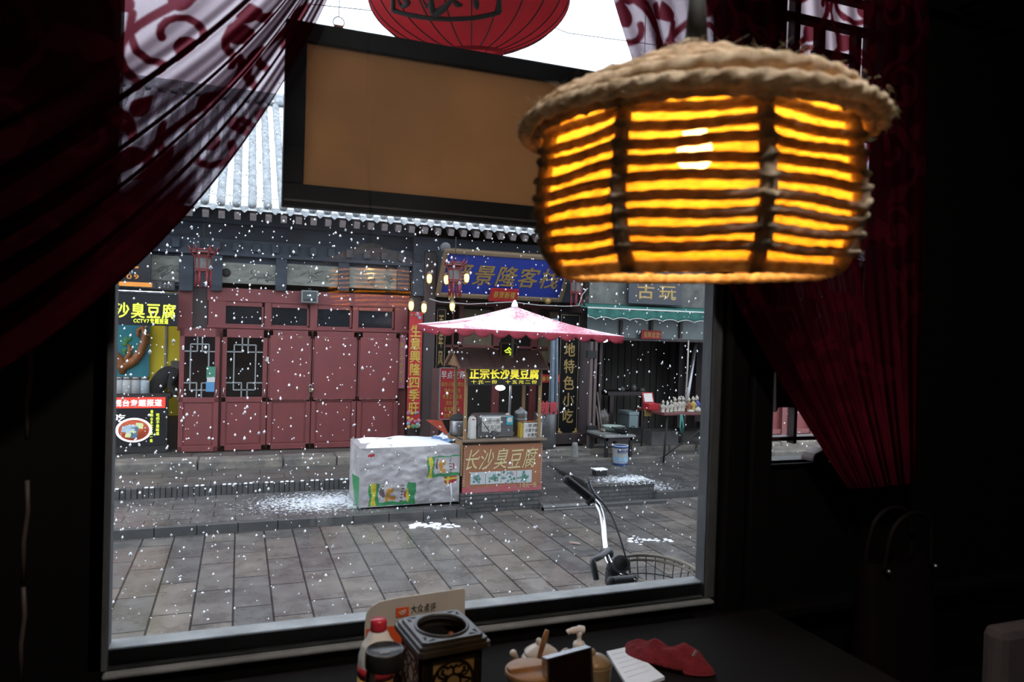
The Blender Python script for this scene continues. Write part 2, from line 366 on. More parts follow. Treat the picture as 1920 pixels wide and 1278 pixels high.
# cart block, ramp, pedestal and slope at the right
struct('floor_cart_block', MB().box(3.42, 4.80, 11.2, 14.4, -.2, .30), [wallbrick])
struct('floor_ramp', MB().prism([(10.98, -.2), (10.98, .02), (11.06, .09), (13.6, .31), (14.4, .31), (14.4, -.2)], 4.80, 5.92, axis='x'), platpave)
struct('floor_pedestal', MB().box(5.92, 7.19, 11.45, 13.4, -.2, .25), wallbrick)
struct('trim_pedestal_paving', MB().box(5.90, 7.20, 11.43, 13.4, .25, .305), platpave, bevel=.008)
struct('floor_slope', MB().prism([(11.4, -.2), (11.4, .12), (13.1, .24), (14.4, .24), (14.4, -.2)], 7.20, 26, axis='x'), platpave)
struct('trim_kerb_right', MB().box(7.19, 26, 11.34, 11.45, -.2, .13).box(4.8, 7.19, 11.0, 11.1, -.2, .06), M('kerb_stone', (.1, .1, .1)), bevel=.008)
b = MB()
for k, (y, z) in enumerate(((13.35, .38), (13.62, .44))):
    b.box(4.86, 7.0, y, 14.6, .2, z)
b.box(7.0, 11, 13.4, 14.0, .2, .37); b.box(11, 26, 13.3, 14.0, .2, .4)
struct('floor_inn_steps', b, M('worn_step_stone', (.2, .18, .15), (.09, .088, .085), 3, .75, bump=.8, bscale=10), bevel=.025)

# ================================================================== shop row across the street
YF = 15.4
def wall_thing(n, l, x, z=.44): return thing(n, l, 'building', (x, YF, z))

# --- red shop with folding doors
rs = wall_thing('red_timber_shop', 'red timber shop front with folding doors and dark transom windows across the street', 1.2)
X0, X1 = at(340, 620, YF).x, at(766, 620, YF).x
zdt = at(540, 619, YF).z; ztb = at(540, 613, YF).z; ztt = at(540, 569, YF).z; zft = at(540, 534, YF).z
b = MB().box(X0, X1, YF+.05, YF+.3, .44, zft)
b.build('wall', m_paint, rs)
b = MB()
Fr = lambda a, c, d, e, y=.0, dd=.06: b.rbox(a, c, d, e, YF-.05+y, dd+.04)
for (a, c) in ((388, 421), (494, 506), (579, 592), (659, 669), (738, 762)): Fr(a, 534, c, 840)
b.box(at(388, 600, YF).x, X1, YF-.06, YF+.05, ztt, zft)
b.box(at(388, 600, YF).x, X1, YF-.075, YF+.05, zdt+.01, ztb)
b.rbox(333, 545, 361, 620, YF-.05, .1)
b.build('frame', m_paint, rs, bevel=.008)
MB().box(at(361, 600, YF).x, at(389, 600, YF).x, YF-.02, YF+.12, zdt, zft).build('column', m_inn, rs)
for (x0, x1, y0, y1) in ((420, 494, 567, 610), (506, 579, 569, 612), (592, 659, 571, 614), (669, 738, 573, 618)):
    a, c = at(x0, 590, YF).x, at(x1, 590, YF).x
    f = MB()
    for (p, q, r, s) in ((a, a+.035, ztb, ztt), (c-.035, c, ztb, ztt), (a, c, ztb, ztb+.035), (a, c, ztt-.09, ztt)): f.box(p, q, YF-.035, YF+.05, r, s)
    f = f.build('transom_window', m_paint, rs, bevel=.004)
    MB().box(a+.02, c-.02, YF+.0, YF+.05, ztb+.02, ztt-.05).build('pane', m_pane, f)
zdb = .46
def lattice(x0, x1, z0, z1, y):
    m = MB(); w, h = x1-x0, z1-z0; t = .012
    H = lambda a, c, z: m.box(x0+a*w, x0+c*w, y-t, y+t, z0+z*h-t, z0+z*h+t)
    V = lambda x, a, c: m.box(x0+x*w-t, x0+x*w+t, y-t, y+t, z0+a*h, z0+c*h)
    V(.2, .12, .88); V(.8, .12, .88); H(.2, .8, .12); H(.2, .8, .88); H(0, .42, .24); H(.58, 1, .24); H(0, .42, .76); H(.58, 1, .76)
    V(.42, 0, .24); V(.58, 0, .24); V(.42, .76, 1); V(.58, .76, 1)
    return m
def leaf(px0, px1, kind, yaw=0.0, label=None):
    xa, xb = at(px0, 700, YF).x+.01, at(px1, 700, YF).x-.01
    d = bpy.data.objects.new('door', None)
    w = xb-xa; H = zdt-zdb
    m = MB(); st = .085
    zs = H*.44; zt = H*.93
    m.box(0, st, -.03, .03, 0, H); m.box(w-st, w, -.03, .03, 0, H); m.box(0, w, -.03, .03, 0, .1); m.box(0, w, -.03, .03, zs-.1, zs); m.box(0, w, -.03, .03, zt, H)
    m.box(st-.01, w-st+.01, -.005, .02, .08, zs-.08)
    m.box(st+.03, w-st-.03, -.015, .01, .13, zs-.13)
    d = m.build('door', m_paint, rs, bevel=.006, local=True)
    d.matrix_parent_inverse = world_of(rs).inverted(); d.location = (xa, YF-.13, zdb); d.rotation_euler = (0, 0, yaw)
    if label: d['label'] = label
    if kind == 'glass':
        MB().box(st-.01, w-st+.01, .004, .012, zs-.02, zt+.02).build('pane', MATS.get('door_glass') or MGLASS('door_glass', 1.4, (.5, .52, .55), .05), d, local=True)
        lattice(st, w-st, zs, zt, -.008).build('lattice', m_steel if False else M('grey_metal_lattice', (.36, .38, .38), (.28, .3, .3), 9, .5), d, local=True)
        for sx in (.04, w-.04): MB().tube([(sx, -.03, zs+.02), (sx, -.07, zs+.05), (sx, -.07, zs+.15), (sx, -.03, zs+.18)], .011, 8).build('handle', m_chrome, d, local=True)
    else:
        bm = MB().box(st*.35, w-st*.35, -.065, -.03, zs-.06, zt+.06)
        bd = bm.build('board', m_paint2, d, bevel=.008, local=True)
        e = MB()
        for k in range(14):
            x = random.uniform(st*.4, w-st*.5); e.box(x, x+random.uniform(.01, .05), -.0665, -.06, zs-.058, zs-.058+random.uniform(.004, .022))
        for hx in (.27, .72):
            e.prism([(hx*w-.05, zt+.05), (hx*w+.05, zt+.05), (hx*w+.02, zt+.02), (hx*w-.03, zt+.025)], -.0665, -.06)
        if kind == 'edge': e.box(w-st*.42, w-st*.35, -.067, -.06, zs-.05, zt-.3)
        e.build('chipped_edge', m_worn, bd, local=True)
    return d
leaf(336, 413, 'glass', -.10, 'glazed door leaf standing slightly open'); leaf(415, 501, 'glass')
leaf(501, 583, 'edge'); leaf(583, 668, 'plain'); leaf(668, 746, 'plain')
# sticker boards on the first leaf, padlock, bell switch
b = MB().rbox(387, 687, 404, 710, YF-.32, .01, 0); b.rbox(388, 707, 403, 716, YF-.321, .012, 1); b.rbox(386, 715, 402, 734, YF-.32, .01, 2)
tag(b.build('payment_sticker', [M('green_sticker', (.07, .3, .2)), m_paper, M('blue_sticker', (.12, .38, .7))]), 'green and blue payment sticker stuck on the open glass door leaf', 'sticker')
b = MB().rbox(579, 727, 586, 735, YF-.24, .03); o = b.build('padlock', M('old_brass', (.4, .33, .2), (.3, .25, .15), 9, .4, metal=.6), bevel=.006)
tag(o, 'small brass padlock hanging on the red door boards', 'padlock')
p = at(582, 726, YF-.225); MB().tube([(p.x-.025, p.y, p.z-.02), (p.x-.025, p.y, p.z+.04), (p.x, p.y, p.z+.065), (p.x+.025, p.y, p.z+.04), (p.x+.025, p.y, p.z-.02)], .009, 8).build('shackle', m_chrome, o)
tag(MB().rbox(499, 669, 504, 678, YF-.20, .05).build('bell_switch', m_white, bevel=.006), 'small white switch box beside the red door boards', 'switch')
# painted panels over the shop
for (x0, y0, x1, y1, hole) in ((417, 494, 517, 532, 1), (538, 497, 635, 536, 0), (655, 503, 745, 541, 0), (283, 479, 336, 527, 0)):
    a = MB().rbox(x0, y0, x1, y1, YF-.12, .1).build('painted_panel', m_mural, rs)
    s = MB()
    A = rect(x0, y0, x1, y1, YF-.13)
    for k in range(9):
        u = random.uniform(.3, .9); v = random.uniform(.1, .5); xx = A[0]+(A[1]-A[0])*u; zz = A[2]+(A[3]-A[2])*v
        s.tube([(xx+random.uniform(-.1, .1), YF-.123, zz), (xx, YF-.123, zz+.05), (xx+random.uniform(-.1, .25), YF-.123, zz+random.uniform(.05, .16))], [.006, .014, .003], 6)
    s.build('brush_drawing', M('faded_ink', (.14, .15, .14), (.2, .21, .2), 20, .9), a)
    if hole:
        c = at(424, 511, YF-.13); MB().cyl((c.x, YF-.135, c.z), (c.x, YF-.06, c.z), .085, 20).build('flue_hole', m_blackm, a)
b = MB()
zz0, zz1 = at(540, 541, YF).z, at(540, 490, YF).z
b.box(at(283, 500, YF).x-.2, X1+.3, YF-.06, YF+.3, zz0-.05, at(540, 400, YF).z+.3)
for (a, c) in ((336, 362), (395, 417), (517, 538), (635, 655), (745, 768)): b.rbox(a, 478, c, 545, YF-.18, .2)
b.box(at(283, 500, YF).x-.2, X1+.3, YF-.22, YF+.1, zz1+.03, zz1+.35)
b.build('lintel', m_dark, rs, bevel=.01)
b = MB()
for k in range(16):
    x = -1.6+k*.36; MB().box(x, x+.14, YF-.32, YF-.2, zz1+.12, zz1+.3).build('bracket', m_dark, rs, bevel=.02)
# floodlight
fl = thing('floodlight', 'grey framed floodlight fixed above the red folding doors', 'floodlight', at(581, 556, YF-.2))
b = MB().rbox(565, 544, 597, 568, YF-.26, .14).build('housing', M('grey_alloy', (.3, .33, .33), (.24, .26, .26), 9, .4, metal=.4), fl, bevel=.015)
MB().rbox(568, 547, 594, 565, YF-.268, .02).build('lamp_glass', M('floodlight_glass', (.16, .18, .18), (.1, .12, .12), 3, .1), fl)
MB().rbox(571, 560, 592, 564, YF-.272, .01).build('reflector', m_chrome, fl)
MB().rbox(578, 540, 584, 545, YF-.2, .2).build('bracket', m_blackm, fl)

# --- stall with the yellow wall at the far left
ls = wall_thing('snack_stall', 'open snack stall with yellow wall at the left of the row', -3.2)
xr = at(334, 700, YF).x
MB().box(-7, xr, 16.45, 16.6, .44, 3.9).build('wall', m_yellow, ls)
MB().rbox(307, 600, 311, 830, 16.42, .03).build('conduit', M('grey_conduit', (.45, .45, .42)), ls)
MB().box(-7, xr-.02, 15.75, 16.45, .44, 1.02).build('raised_floor', m_inn, ls)
MB().box(xr-.02, xr+.06, 16.36, 16.6, .44, 3.9).build('side_wall', m_paint, ls); MB().box(-7.1, -7, YF, 16.6, .44, 5).build('side_wall', m_paint, ls)
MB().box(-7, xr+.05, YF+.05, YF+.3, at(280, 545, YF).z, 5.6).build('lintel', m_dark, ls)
mur = MB().rbox(150, 606, 280, 709, 16.36, .06).build('mural', M('sea_blue_paint', (.03, .22, .36), (.03, .36, .36), 2.2, .5), ls)
t = MB(); Y = 16.345
def pp(pts): return [at(x, y, Y) for x, y in pts]
t.tube(pp([(222, 690), (236, 684), (252, 676), (264, 660), (271, 640), (272, 622), (266, 614), (259, 618), (258, 628), (262, 633)]), [.09, .10, .095, .085, .075, .06, .05, .04, .03, .015], 12)
t.tube(pp([(226, 684), (236, 674), (243, 662), (243, 650), (239, 645)]), [.06, .055, .045, .03, .015], 12)
t.tube(pp([(200, 660), (216, 668), (229, 680), (230, 700)]), [.1, .1, .1, .06], 12)
t.build('tentacle', M('orange_tentacle_paint', (.55, .2, .05), (.3, .1, .03), 14, .5), mur)
t = MB()
for (x, y) in ((266, 668), (272, 655), (276, 642), (278, 628), (274, 613), (256, 680), (244, 688), (247, 655), (232, 690)): t.ball(at(x, y, 16.33), .028, 8, 6)
t.build('suckers', M('pale_orange_paint', (.75, .42, .2)), mur)
t = MB()
for k in range(10):
    x, y = random.uniform(230, 244), random.uniform(630, 664); t.ball(at(x, y, 16.35), random.uniform(.02, .06), 8, 6, sy=.3)
t.build('weed', M('green_weed_paint', (.12, .4, .12)), mur)
tl_ = thing('added_tube_light', 'added white tube light, out of view, brightening the yellow walled snack stall', 'tube light', (-2.3, 15.75, at(280, 548, 15.75).z))  # extra lamp hidden behind the sign, added to brighten the yellow wall
MB().cyl((-3.3, 15.75, tl_.location.z), (-1.4, 15.75, tl_.location.z), .018, 10).build('tube', M('glowing_tube', (1, .97, .92), (1, .97, .92), 3, .4, emit=22), tl_)
for x in (-3.3, -1.4): MB().cyl((x, 15.75, tl_.location.z), (x, 15.75, tl_.location.z+.6), .012, 8).build('hanger', m_white, tl_)
MB().rbox(205, 738, 320, 748, 15.5, .5).build('counter', m_inn, ls)

# upper black sign with an orange character, lit fascia sign, lit menu sign
us = thing('shop_sign', 'black upper sign with an orange character, partly behind the curtain', 'sign', at(250, 500, 14.95))
a = MB().rbox(150, 440, 283, 536, 14.95, .12).build('board', m_signblk, us, bevel=.01)
b = MB().rbox(150, 527, 285, 535, 14.93, .03); b.build('orange_bar', m_oran, us)
A = rect(212, 468, 262, 504, 14.92); write(MB(), '庄', A[0], A[1], A[2], A[3], 14.94, bold=.025).build('lettering', m_oran, us)
A = rect(208, 511, 262, 524, 14.92); write(MB(), '0.09', A[0], A[1], A[2], A[3], 14.94, bold=.01).build('small_lettering', m_oran, us)
A = rect(283, 527, 326, 541, YF-.1); ad = write(MB(), '衙门街65号', A[0], A[1], A[2], A[3], YF-.13, bold=.0)
MB().rbox(281, 525, 328, 543, YF-.122, .02).build('plate', M('dull_door_plate', (.06, .055, .06)), rs).name = 'address_plate'
ad.build('lettering', M('pale_plate_letters', (.4, .4, .42)), rs)
fs = thing('lightbox_sign', 'black lightbox sign with large yellow characters above the yellow stall', 'sign', at(280, 577, 14.9))
MB().rbox(140, 547, 333, 609, 14.9, .14).build('case', m_signblk, fs, bevel=.01)
MB().rbox(140, 545, 334, 549, 14.88, .17).build('top_rail', m_chrome, fs)
A = rect(214, 566, 331, 598, 14.88); write(MB(), '沙臭豆腐', A[0], A[1], A[2], A[3], 14.885, bold=.022, fill=.94).build('lettering', m_ygl, fs)
A = rect(250, 596, 316, 607, 14.88); b = MB(); xm = A[0]+(A[1]-A[0])*.46
write(b, 'CCTV7', A[0], xm, A[2], A[3], 14.885, bold=.03, fill=.85); write(b, '专题报道', xm, A[1], A[2], A[3], 14.885, bold=.02); b.build('small_lettering', m_ygl, fs)
ms = thing('menu_sign', 'backlit menu sign with red band and bowl picture below the yellow stall', 'sign', at(265, 840, 15.3))
z1 = at(265, 742, 15.3).z
MB().box(at(150, 790, 15.3).x, at(314, 790, 15.3).x, 15.3, 15.45, .445, z1).build('case', m_blackm, ms, bevel=.01)
MB().rbox(150, 746, 310, 836, 15.285, .02).build('face', m_signblk, ms)
MB().rbox(150, 745, 310, 765, 15.278, .02).build('red_band', m_redlit, ms)
A = rect(213, 748, 304, 762, 15.27); write(MB(), '视台专题报道', A[0], A[1], A[2], A[3], 15.272, bold=.03).build('lettering', m_whlit, ms)
b = MB(); A = rect(281, 768, 287, 829, 15.27); write(b, '香料众多尤汁第一佳', A[0], A[1], A[2], A[3], 15.28, True, .02)
A = rect(292, 774, 299, 816, 15.27); write(b, '吃的不是味道', A[0], A[1], A[2], A[3], 15.28, True, .02); b.build('column_lettering', m_ygl, ms)
A = rect(212, 775, 236, 792, 15.27); write(MB(), '吃', A[0], A[1], A[2], A[3], 15.28, bold=.02).build('white_lettering', m_whlit, ms)
c = at(251, 806, 15.28)
bw = MB().lathe([(.001, 0), (.30, 0), (.31, .012), (.285, .014), (.27, .008), (.001, .006)], (0, 0, 0), 32, sy=.75)
bo = bw.build('bowl_picture', m_whlit, ms, local=True); bo.matrix_parent_inverse = world_of(ms).inverted(); bo.location = (c.x, 15.283, c.z); bo.rotation_euler = (PI/2, 0, 0)
MB().lathe([(.001, .009), (.265, .009), (.001, .0095)], (0, 0, 0), 28, sy=.75).build('broth', M('printed_red_broth', (.5, .08, .03), (.25, .06, .02), 8, .5, emit=.4), bo, local=True)
b = MB()
for k in range(12):
    a, r = random.uniform(0, 6.28), random.uniform(.0, .17); s = random.uniform(.05, .085)
    b.add(*((lambda x, y: ([(x-s, y-s*.6, .012), (x+s*.8, y-s*.8, .012), (x+s, y+s*.6, .014), (x-s*.7, y+s*.8, .013)], [(0, 1, 2, 3)]))(r*math.cos(a), r*.7*math.sin(a))), k % 3)
b.build('printed_food', [M('printed_dark_tofu', (.05, .09, .13), (.12, .2, .26), 14, .5, emit=.5), M('printed_garnish', (.6, .62, .3), (.4, .45, .2), 14, .5, emit=.4), M('printed_pale_tofu', (.4, .5, .55), (.2, .3, .35), 14, .5, emit=.4)], bo, local=True)
# jars on the counter
for k, (x, col) in enumerate(((222, 0), (237, 0), (254, 1), (271, 2))):
    c = at(x, 739, 15.65); j = thing('storage_jar', ['white storage jar at the window edge', 'white ribbed storage jar second along on the stall counter', 'pale grey storage jar between two white jars on the stall counter', 'bluish white storage jar nearest the bending person'][k], 'jar', c, group='jars on the snack stall counter')
    MB().lathe([(.07, 0), (.085, .01), (.085, .25), (.07, .28), (.07, .3)], (0, 0, 0), 18).build('body', [M('white_jar', (.62, .62, .6)), M('grey_jar', (.5, .5, .5)), M('bluish_jar', (.5, .58, .62))][col], j, local=True)
    MB().lathe([(.075, .29), (.075, .34), (.001, .345)], (0, 0, 0), 18).build('lid', m_steel, j, local=True)

# --- the inn
inn = wall_thing('old_inn', 'dark timber inn entrance with red door frames behind the food cart', 5.3)
xa, xb = at(812, 700, YF).x, at(1105, 700, YF).x
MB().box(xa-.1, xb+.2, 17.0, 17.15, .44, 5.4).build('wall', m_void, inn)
MB().box(xa-.05, xa+.02, YF, 17, .44, 5.4).build('side_wall', m_inn, inn); MB().box(xb-.05, xb+.02, YF-.6, 17, .44, 5.4).build('side_wall', m_inn, inn)
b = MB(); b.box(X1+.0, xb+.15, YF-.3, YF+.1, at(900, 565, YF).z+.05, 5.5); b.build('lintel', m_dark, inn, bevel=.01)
MB().rbox(792, 470, 815, 845, YF-.35, .3).build('column', m_inn, inn, bevel=.03); MB().rbox(768, 500, 790, 835, YF-.2, .25).build('column', m_inn, inn, bevel=.03)
b = MB()
for (x0, x1) in ((858, 867), (923, 937), (995, 1006), (845, 849)): b.rbox(x0, 560, x1, 850, 16.2, .1)
b.rbox(815, 568, 1090, 576, 16.18, .1); b.rbox(820, 648, 1060, 653, 16.2, .06); b.build('door_frame', m_paint, inn, bevel=.01)
for q in ((868, 580, 922, 662, 16.3), (1030, 585, 1046, 680, 16.1), (1007, 600, 1028, 690, 16.3)): MB().rbox(*q, .04).build('pasted_panel', M('dull_tan_board', (.3, .24, .16), (.18, .15, .1), 4, .8), inn)
b = MB(); b.rbox(1086, 560, 1106, 815, YF-.75, .25); b.build('red_brown_post', m_inn, inn, bevel=.02)
for q in ((1105, 640, 1110, 848), (1113, 640, 1118, 840)): MB().rbox(*q, YF-1.1, .07).build('slim_post', M('weathered_pink_wood', (.2, .14, .13), (.12, .09, .085), 6, .7, stretch=(1, 1, .2)), inn, bevel=.006)
for q in ((1103, 657, 1119, 671), (1103, 798, 1119, 815)): MB().rbox(*q, YF-1.12, .12).build('post_bracket', m_blackm, inn)
b = MB(); b.rbox(1040, 812, 1104, 832, YF-.9, .5); b.build('sill', m_inn, inn, bevel=.01)
# ------------------------------------------------------------------ writing and hangings on the inn
# great blue plaque, hung leaning forward: built in local axes then tilted
bl = at(816, 553, 15.0); br = at(1052, 566, 15.0); W = br.x-bl.x; Hh = 1.14; tilt = math.radians(33)
pq = thing('blue_name_plaque', 'large blue inn name plaque in a carved gold frame leaning forward', 'sign', (bl.x, 15.0, (bl.z+br.z)/2), (tilt, 0, 0))
b = MB().box(.08, W-.08, -.02, .05, .08, Hh-.08); b.build('board', m_blue, pq, local=True)
b = MB(); b.box(0, W, -.06, .04, 0, .1).box(0, W, -.06, .04, Hh-.1, Hh).box(0, .1, -.06, .04, .1, Hh-.1).box(W-.1, W, -.06, .04, .1, Hh-.1)
b.build('frame', m_goldfr, pq, local=True, bevel=.02)
write(MB(), '晋景隆客栈', .22, W-.18, .30, .86, -.03, bold=.018, fill=.95, shear=.12).build('lettering', m_gold, pq, local=True)
for x in (.34, W-.36): MB().ball((x, -.07, .04), .08, 14, 8).build('boss', m_gold, pq, local=True)
b = MB().ball((.02, 0, Hh+.02), .11, 12, 8, sy=.4); b.build('corner_finial', M('grey_finial', (.2, .2, .2)), pq, local=True)
b = MB(); b.box(W*.40, W*.62, -.09, -.065, -.02, .30); rp = b.build('pasted_strip', m_redpap, pq, local=True)
write(MB(), '恭贺新禧', W*.425, W*.60, .06, .25, -.094, bold=.015).build('strip_lettering', m_goldpap, rp, local=True)
def plaque(name, label, px, Y, txt, mat, tmat, edge=None, bold=.02, vertical=True, cat='sign', pad=(.12, .06), fillc=.9, group=None, dep=.05):
    X0_, X1_, Z0_, Z1_ = rect(*px, Y)
    t = thing(name, label, cat, ((X0_+X1_)/2, Y, Z0_), group=group)
    MB().box(X0_, X1_, Y, Y+dep, Z0_, Z1_).build('board', mat, t, bevel=.004)
    w, h = X1_-X0_, Z1_-Z0_
    if edge is not None:
        e = MB(); q = .012
        for (a, c, d, f) in ((X0_+.05*w, X0_+.05*w+q, Z0_+.02*h, Z1_-.02*h), (X1_-.05*w-q, X1_-.05*w, Z0_+.02*h, Z1_-.02*h), (X0_+.05*w, X1_-.05*w, Z0_+.02*h, Z0_+.02*h+q), (X0_+.05*w, X1_-.05*w, Z1_-.02*h-q, Z1_-.02*h)): e.box(a, c, Y-.006, Y, d, f)
        e.build('edge_line', edge, t)
    if txt: write(MB(), txt, X0_+pad[0]*w, X1_-pad[0]*w, Z0_+pad[1]*h, Z1_-pad[1]*h, Y-.006, vertical, bold, fill=fillc).build('lettering', tmat, t)
    return t, (X0_, X1_, Z0_, Z1_)
bb, A = plaque('black_couplet_board', 'tall black board with gold characters and gold corner scrolls right of the food cart', (1047, 585, 1086, 818), YF-.8, '当地特色小吃', m_black, m_gold, m_goldfr, .022, pad=(.2, .1))
s = MB()
for sx in (0, 1):
    x = A[0]+.05 if sx == 0 else A[1]-.05; d = 1 if sx == 0 else -1
    for k in range(3): s.ball((x+d*.05*k, YF-.81, A[2]+.06+.02*(2-k)), .045-.008*k, 8, 6, sy=.3)
    s.ball((x, YF-.81, A[2]+.16), .03, 8, 6, sy=.3)
s.build('corner_scroll', m_gold, bb)
plaque('black_couplet_board', 'narrow black board with gold characters half hidden behind the red menu board', (816, 575, 834, 800), YF-.1, '百年风味名店', m_black, m_gold, m_goldfr, .02, pad=(.2, .05))
cp, A = plaque('red_couplet_banner', 'long red new year banner with gold characters beside the doorway', (765, 584, 790, 800), YF-.42, ' 生意興隆四季旺 ', m_redpap, m_goldpap, None, .03, pad=(.08, .0), fillc=1.0, dep=.012)
f = MB()
for k in range(26):
    u, v = random.random(), random.random()*.13; f.ball((A[0]+(A[1]-A[0])*u, YF-.43, A[2]+(A[3]-A[2])*(v if k < 19 else 1-v*.5)), random.uniform(.02, .05), 8, 6, k % 4, sy=.25)
f.build('printed_flowers', [M('printed_pink', (.6, .2, .28)), M('printed_green', (.12, .35, .15)), m_goldpap, M('printed_sky_blue', (.25, .5, .7))], cp)
plaque('pink_paper_strip', 'faded pink paper strip with small gold characters left of the long red banner', (745, 629, 760, 728), YF-.14, '出入平安大吉', m_pinkpap, m_goldpap, MATS['printed_pink'], .01, pad=(.25, .1), dep=.008)
plaque('black_wall_plate', 'small black plate with one yellow character above the wooden cart roof', (937, 642, 971, 676), 11.50, '今', m_black, m_ygl, m_gold, .03, False, pad=(.2, .2))
plaque('red_text_strip', 'short red strip with yellow characters beside the cart sign', (1014, 702, 1050, 717), YF-.83, '8种小吃', m_redpap, m_goldpap, None, .02, False, pad=(.05, .1), dep=.01)
mb_ = thing('red_menu_board', 'red menu board with white heading standing left of the food cart', 'menu board', at(848, 820, 13.2))
X_ = rect(824, 689, 872, 786, 13.2)
MB().box(X_[0], X_[1], 13.2, 13.24, X_[2], X_[3]).build('board', m_redpap, mb_, bevel=.005)
b = MB(); w = X_[1]-X_[0]; h = X_[3]-X_[2]
for (a, c, d, e) in ((0, .02, 0, 1), (.98, 1, 0, 1), (0, 1, 0, .012), (0, 1, .988, 1)): b.box(X_[0]+a*w, X_[0]+c*w, 13.19, 13.25, X_[2]+d*h, X_[2]+e*h)
b.build('rim', M('grey_rim', (.45, .45, .45)), mb_)
write(MB(), '早点夜宵', X_[0]+.04*w, X_[0]+.96*w, X_[3]-.22*h, X_[3]-.05*h, 13.195, bold=.015).build('heading', m_paper, mb_)
b = MB()
for k, s_ in enumerate(('祖传小笼牛肉包', '特色水煎包', '枣莲玉米发糕', '泡泡油糕', '蒸笼糯米烧', '古城豆腐脑')):
    z = X_[3]-(.27+.12*k)*h; ww = w*.9*len(s_)/7; write(b, s_, X_[0]+w/2-ww/2, X_[0]+w/2+ww/2, z-.1*h, z, 13.195, bold=.005, fill=.92)
b.build('lettering', m_goldpap, mb_)
b = MB(); gz0 = .31
for xx in (X_[0]+.05, X_[1]-.09): b.box(xx, xx+.04, 13.24, 13.28, gz0, X_[2]+.1)
b.build('leg', m_inn, mb_)
tag(MB().box(at(810, 745, 13.9).x, at(824, 745, 13.9).x, 13.9, 13.95, .312, at(817, 690, 13.9).z).build('brown_plank', M('red_brown_plank', (.16, .06, .05), (.1, .04, .04), 5, .6)), 'red brown plank with worn characters leaning left of the red menu board', 'board')
# hanging blue grey cloth and steel drum with red writing inside the inn
def clothfn(u, v):
    p0 = at(1035+13*u-6*v+5*v*u, 597+175*v, 14.4); return (p0.x, 14.4+.05*math.sin(u*14)*(.5+v), p0.z)
tag(MB().grid(clothfn, 24, 16).build('hanging_cloth', m_cloth, solid=.006), 'pale blue grey cloth hanging beside the tall black board', 'cloth')
dr = thing('steel_drum', 'dark steel drum with red characters behind the cart posts', 'drum', onz(1030, 835, .44))
c = at(1030, 820, 14.2)
MB().lathe([(.24, .44), (.25, .46), (.25, 1.2), (.24, 1.22), (.001, 1.22)], (c.x, 14.45, 0), 24).build('body', M('dull_drum_steel', (.2, .21, .21), (.12, .12, .12), 5, .4, metal=.6), dr)
A = rect(1014, 750, 1046, 778, 14.18); write(MB(), '辣爽', A[0], A[1], A[2], A[3], 14.18, bold=.05).build('lettering', M('red_brush_letters', (.6, .05, .06)), dr)
tag(MB().lathe([(.085, .30), (.07, .33), (.06, .55), (.05, .6), (.001, .61)], at(1078, 832, 13.3)*Vector((1, 1, 0))+Vector((0, 0, .14)), 12).build('stone_post', M('grey_stone', (.3, .29, .28), (.2, .2, .19), 12, .9)), 'small grey stone post on the inn step below the tall black board', 'stone post')
# string of little glowing lanterns
m_bulb = M('glowing_amber_glass', (1, .5, .12), (1, .45, .1), 3, .3, emit=5)
def glow(px, py, label, first=[None]):
    Y = 14.25; c = at(px, py, Y)
    if first[0] is None:
        t = thing('entrance_lamp', label, 'lamp', c, group='small amber lamps at the inn entrance')
        MB().lathe([(.015, -.10), (.04, -.085), (.055, 0), (.045, .06), (.02, .075)], (0, 0, 0), 12).build('glass', m_bulb, t, local=True)
        MB().lathe([(.07, .075), (.05, .1), (.02, .13), (.01, .14)], (0, 0, 0), 12).lathe([(.001, -.15), (.02, -.13), (.03, -.1)], (0, 0, 0), 10).build('cap', m_goldfr, t, local=True)
        MB().tube([(0, 0, .13), (0, .02, .5)], .008, 6).build('hook', m_blackm, t, local=True); first[0] = t; return t
    return dup(first[0], c, None, label)
glow(805, 521, 'amber lamp left of the blue plaque'); glow(837, 523, 'amber lamp over the left end of the blue plaque'); glow(875, 520, 'amber lamp hanging before the blue plaque beside the first character')
glow(848, 573, 'amber lamp hanging below the blue plaque'); glow(795, 576, 'amber lamp just above the long red banner'); glow(771, 572, 'amber lamp at the top of the red door frame corner')
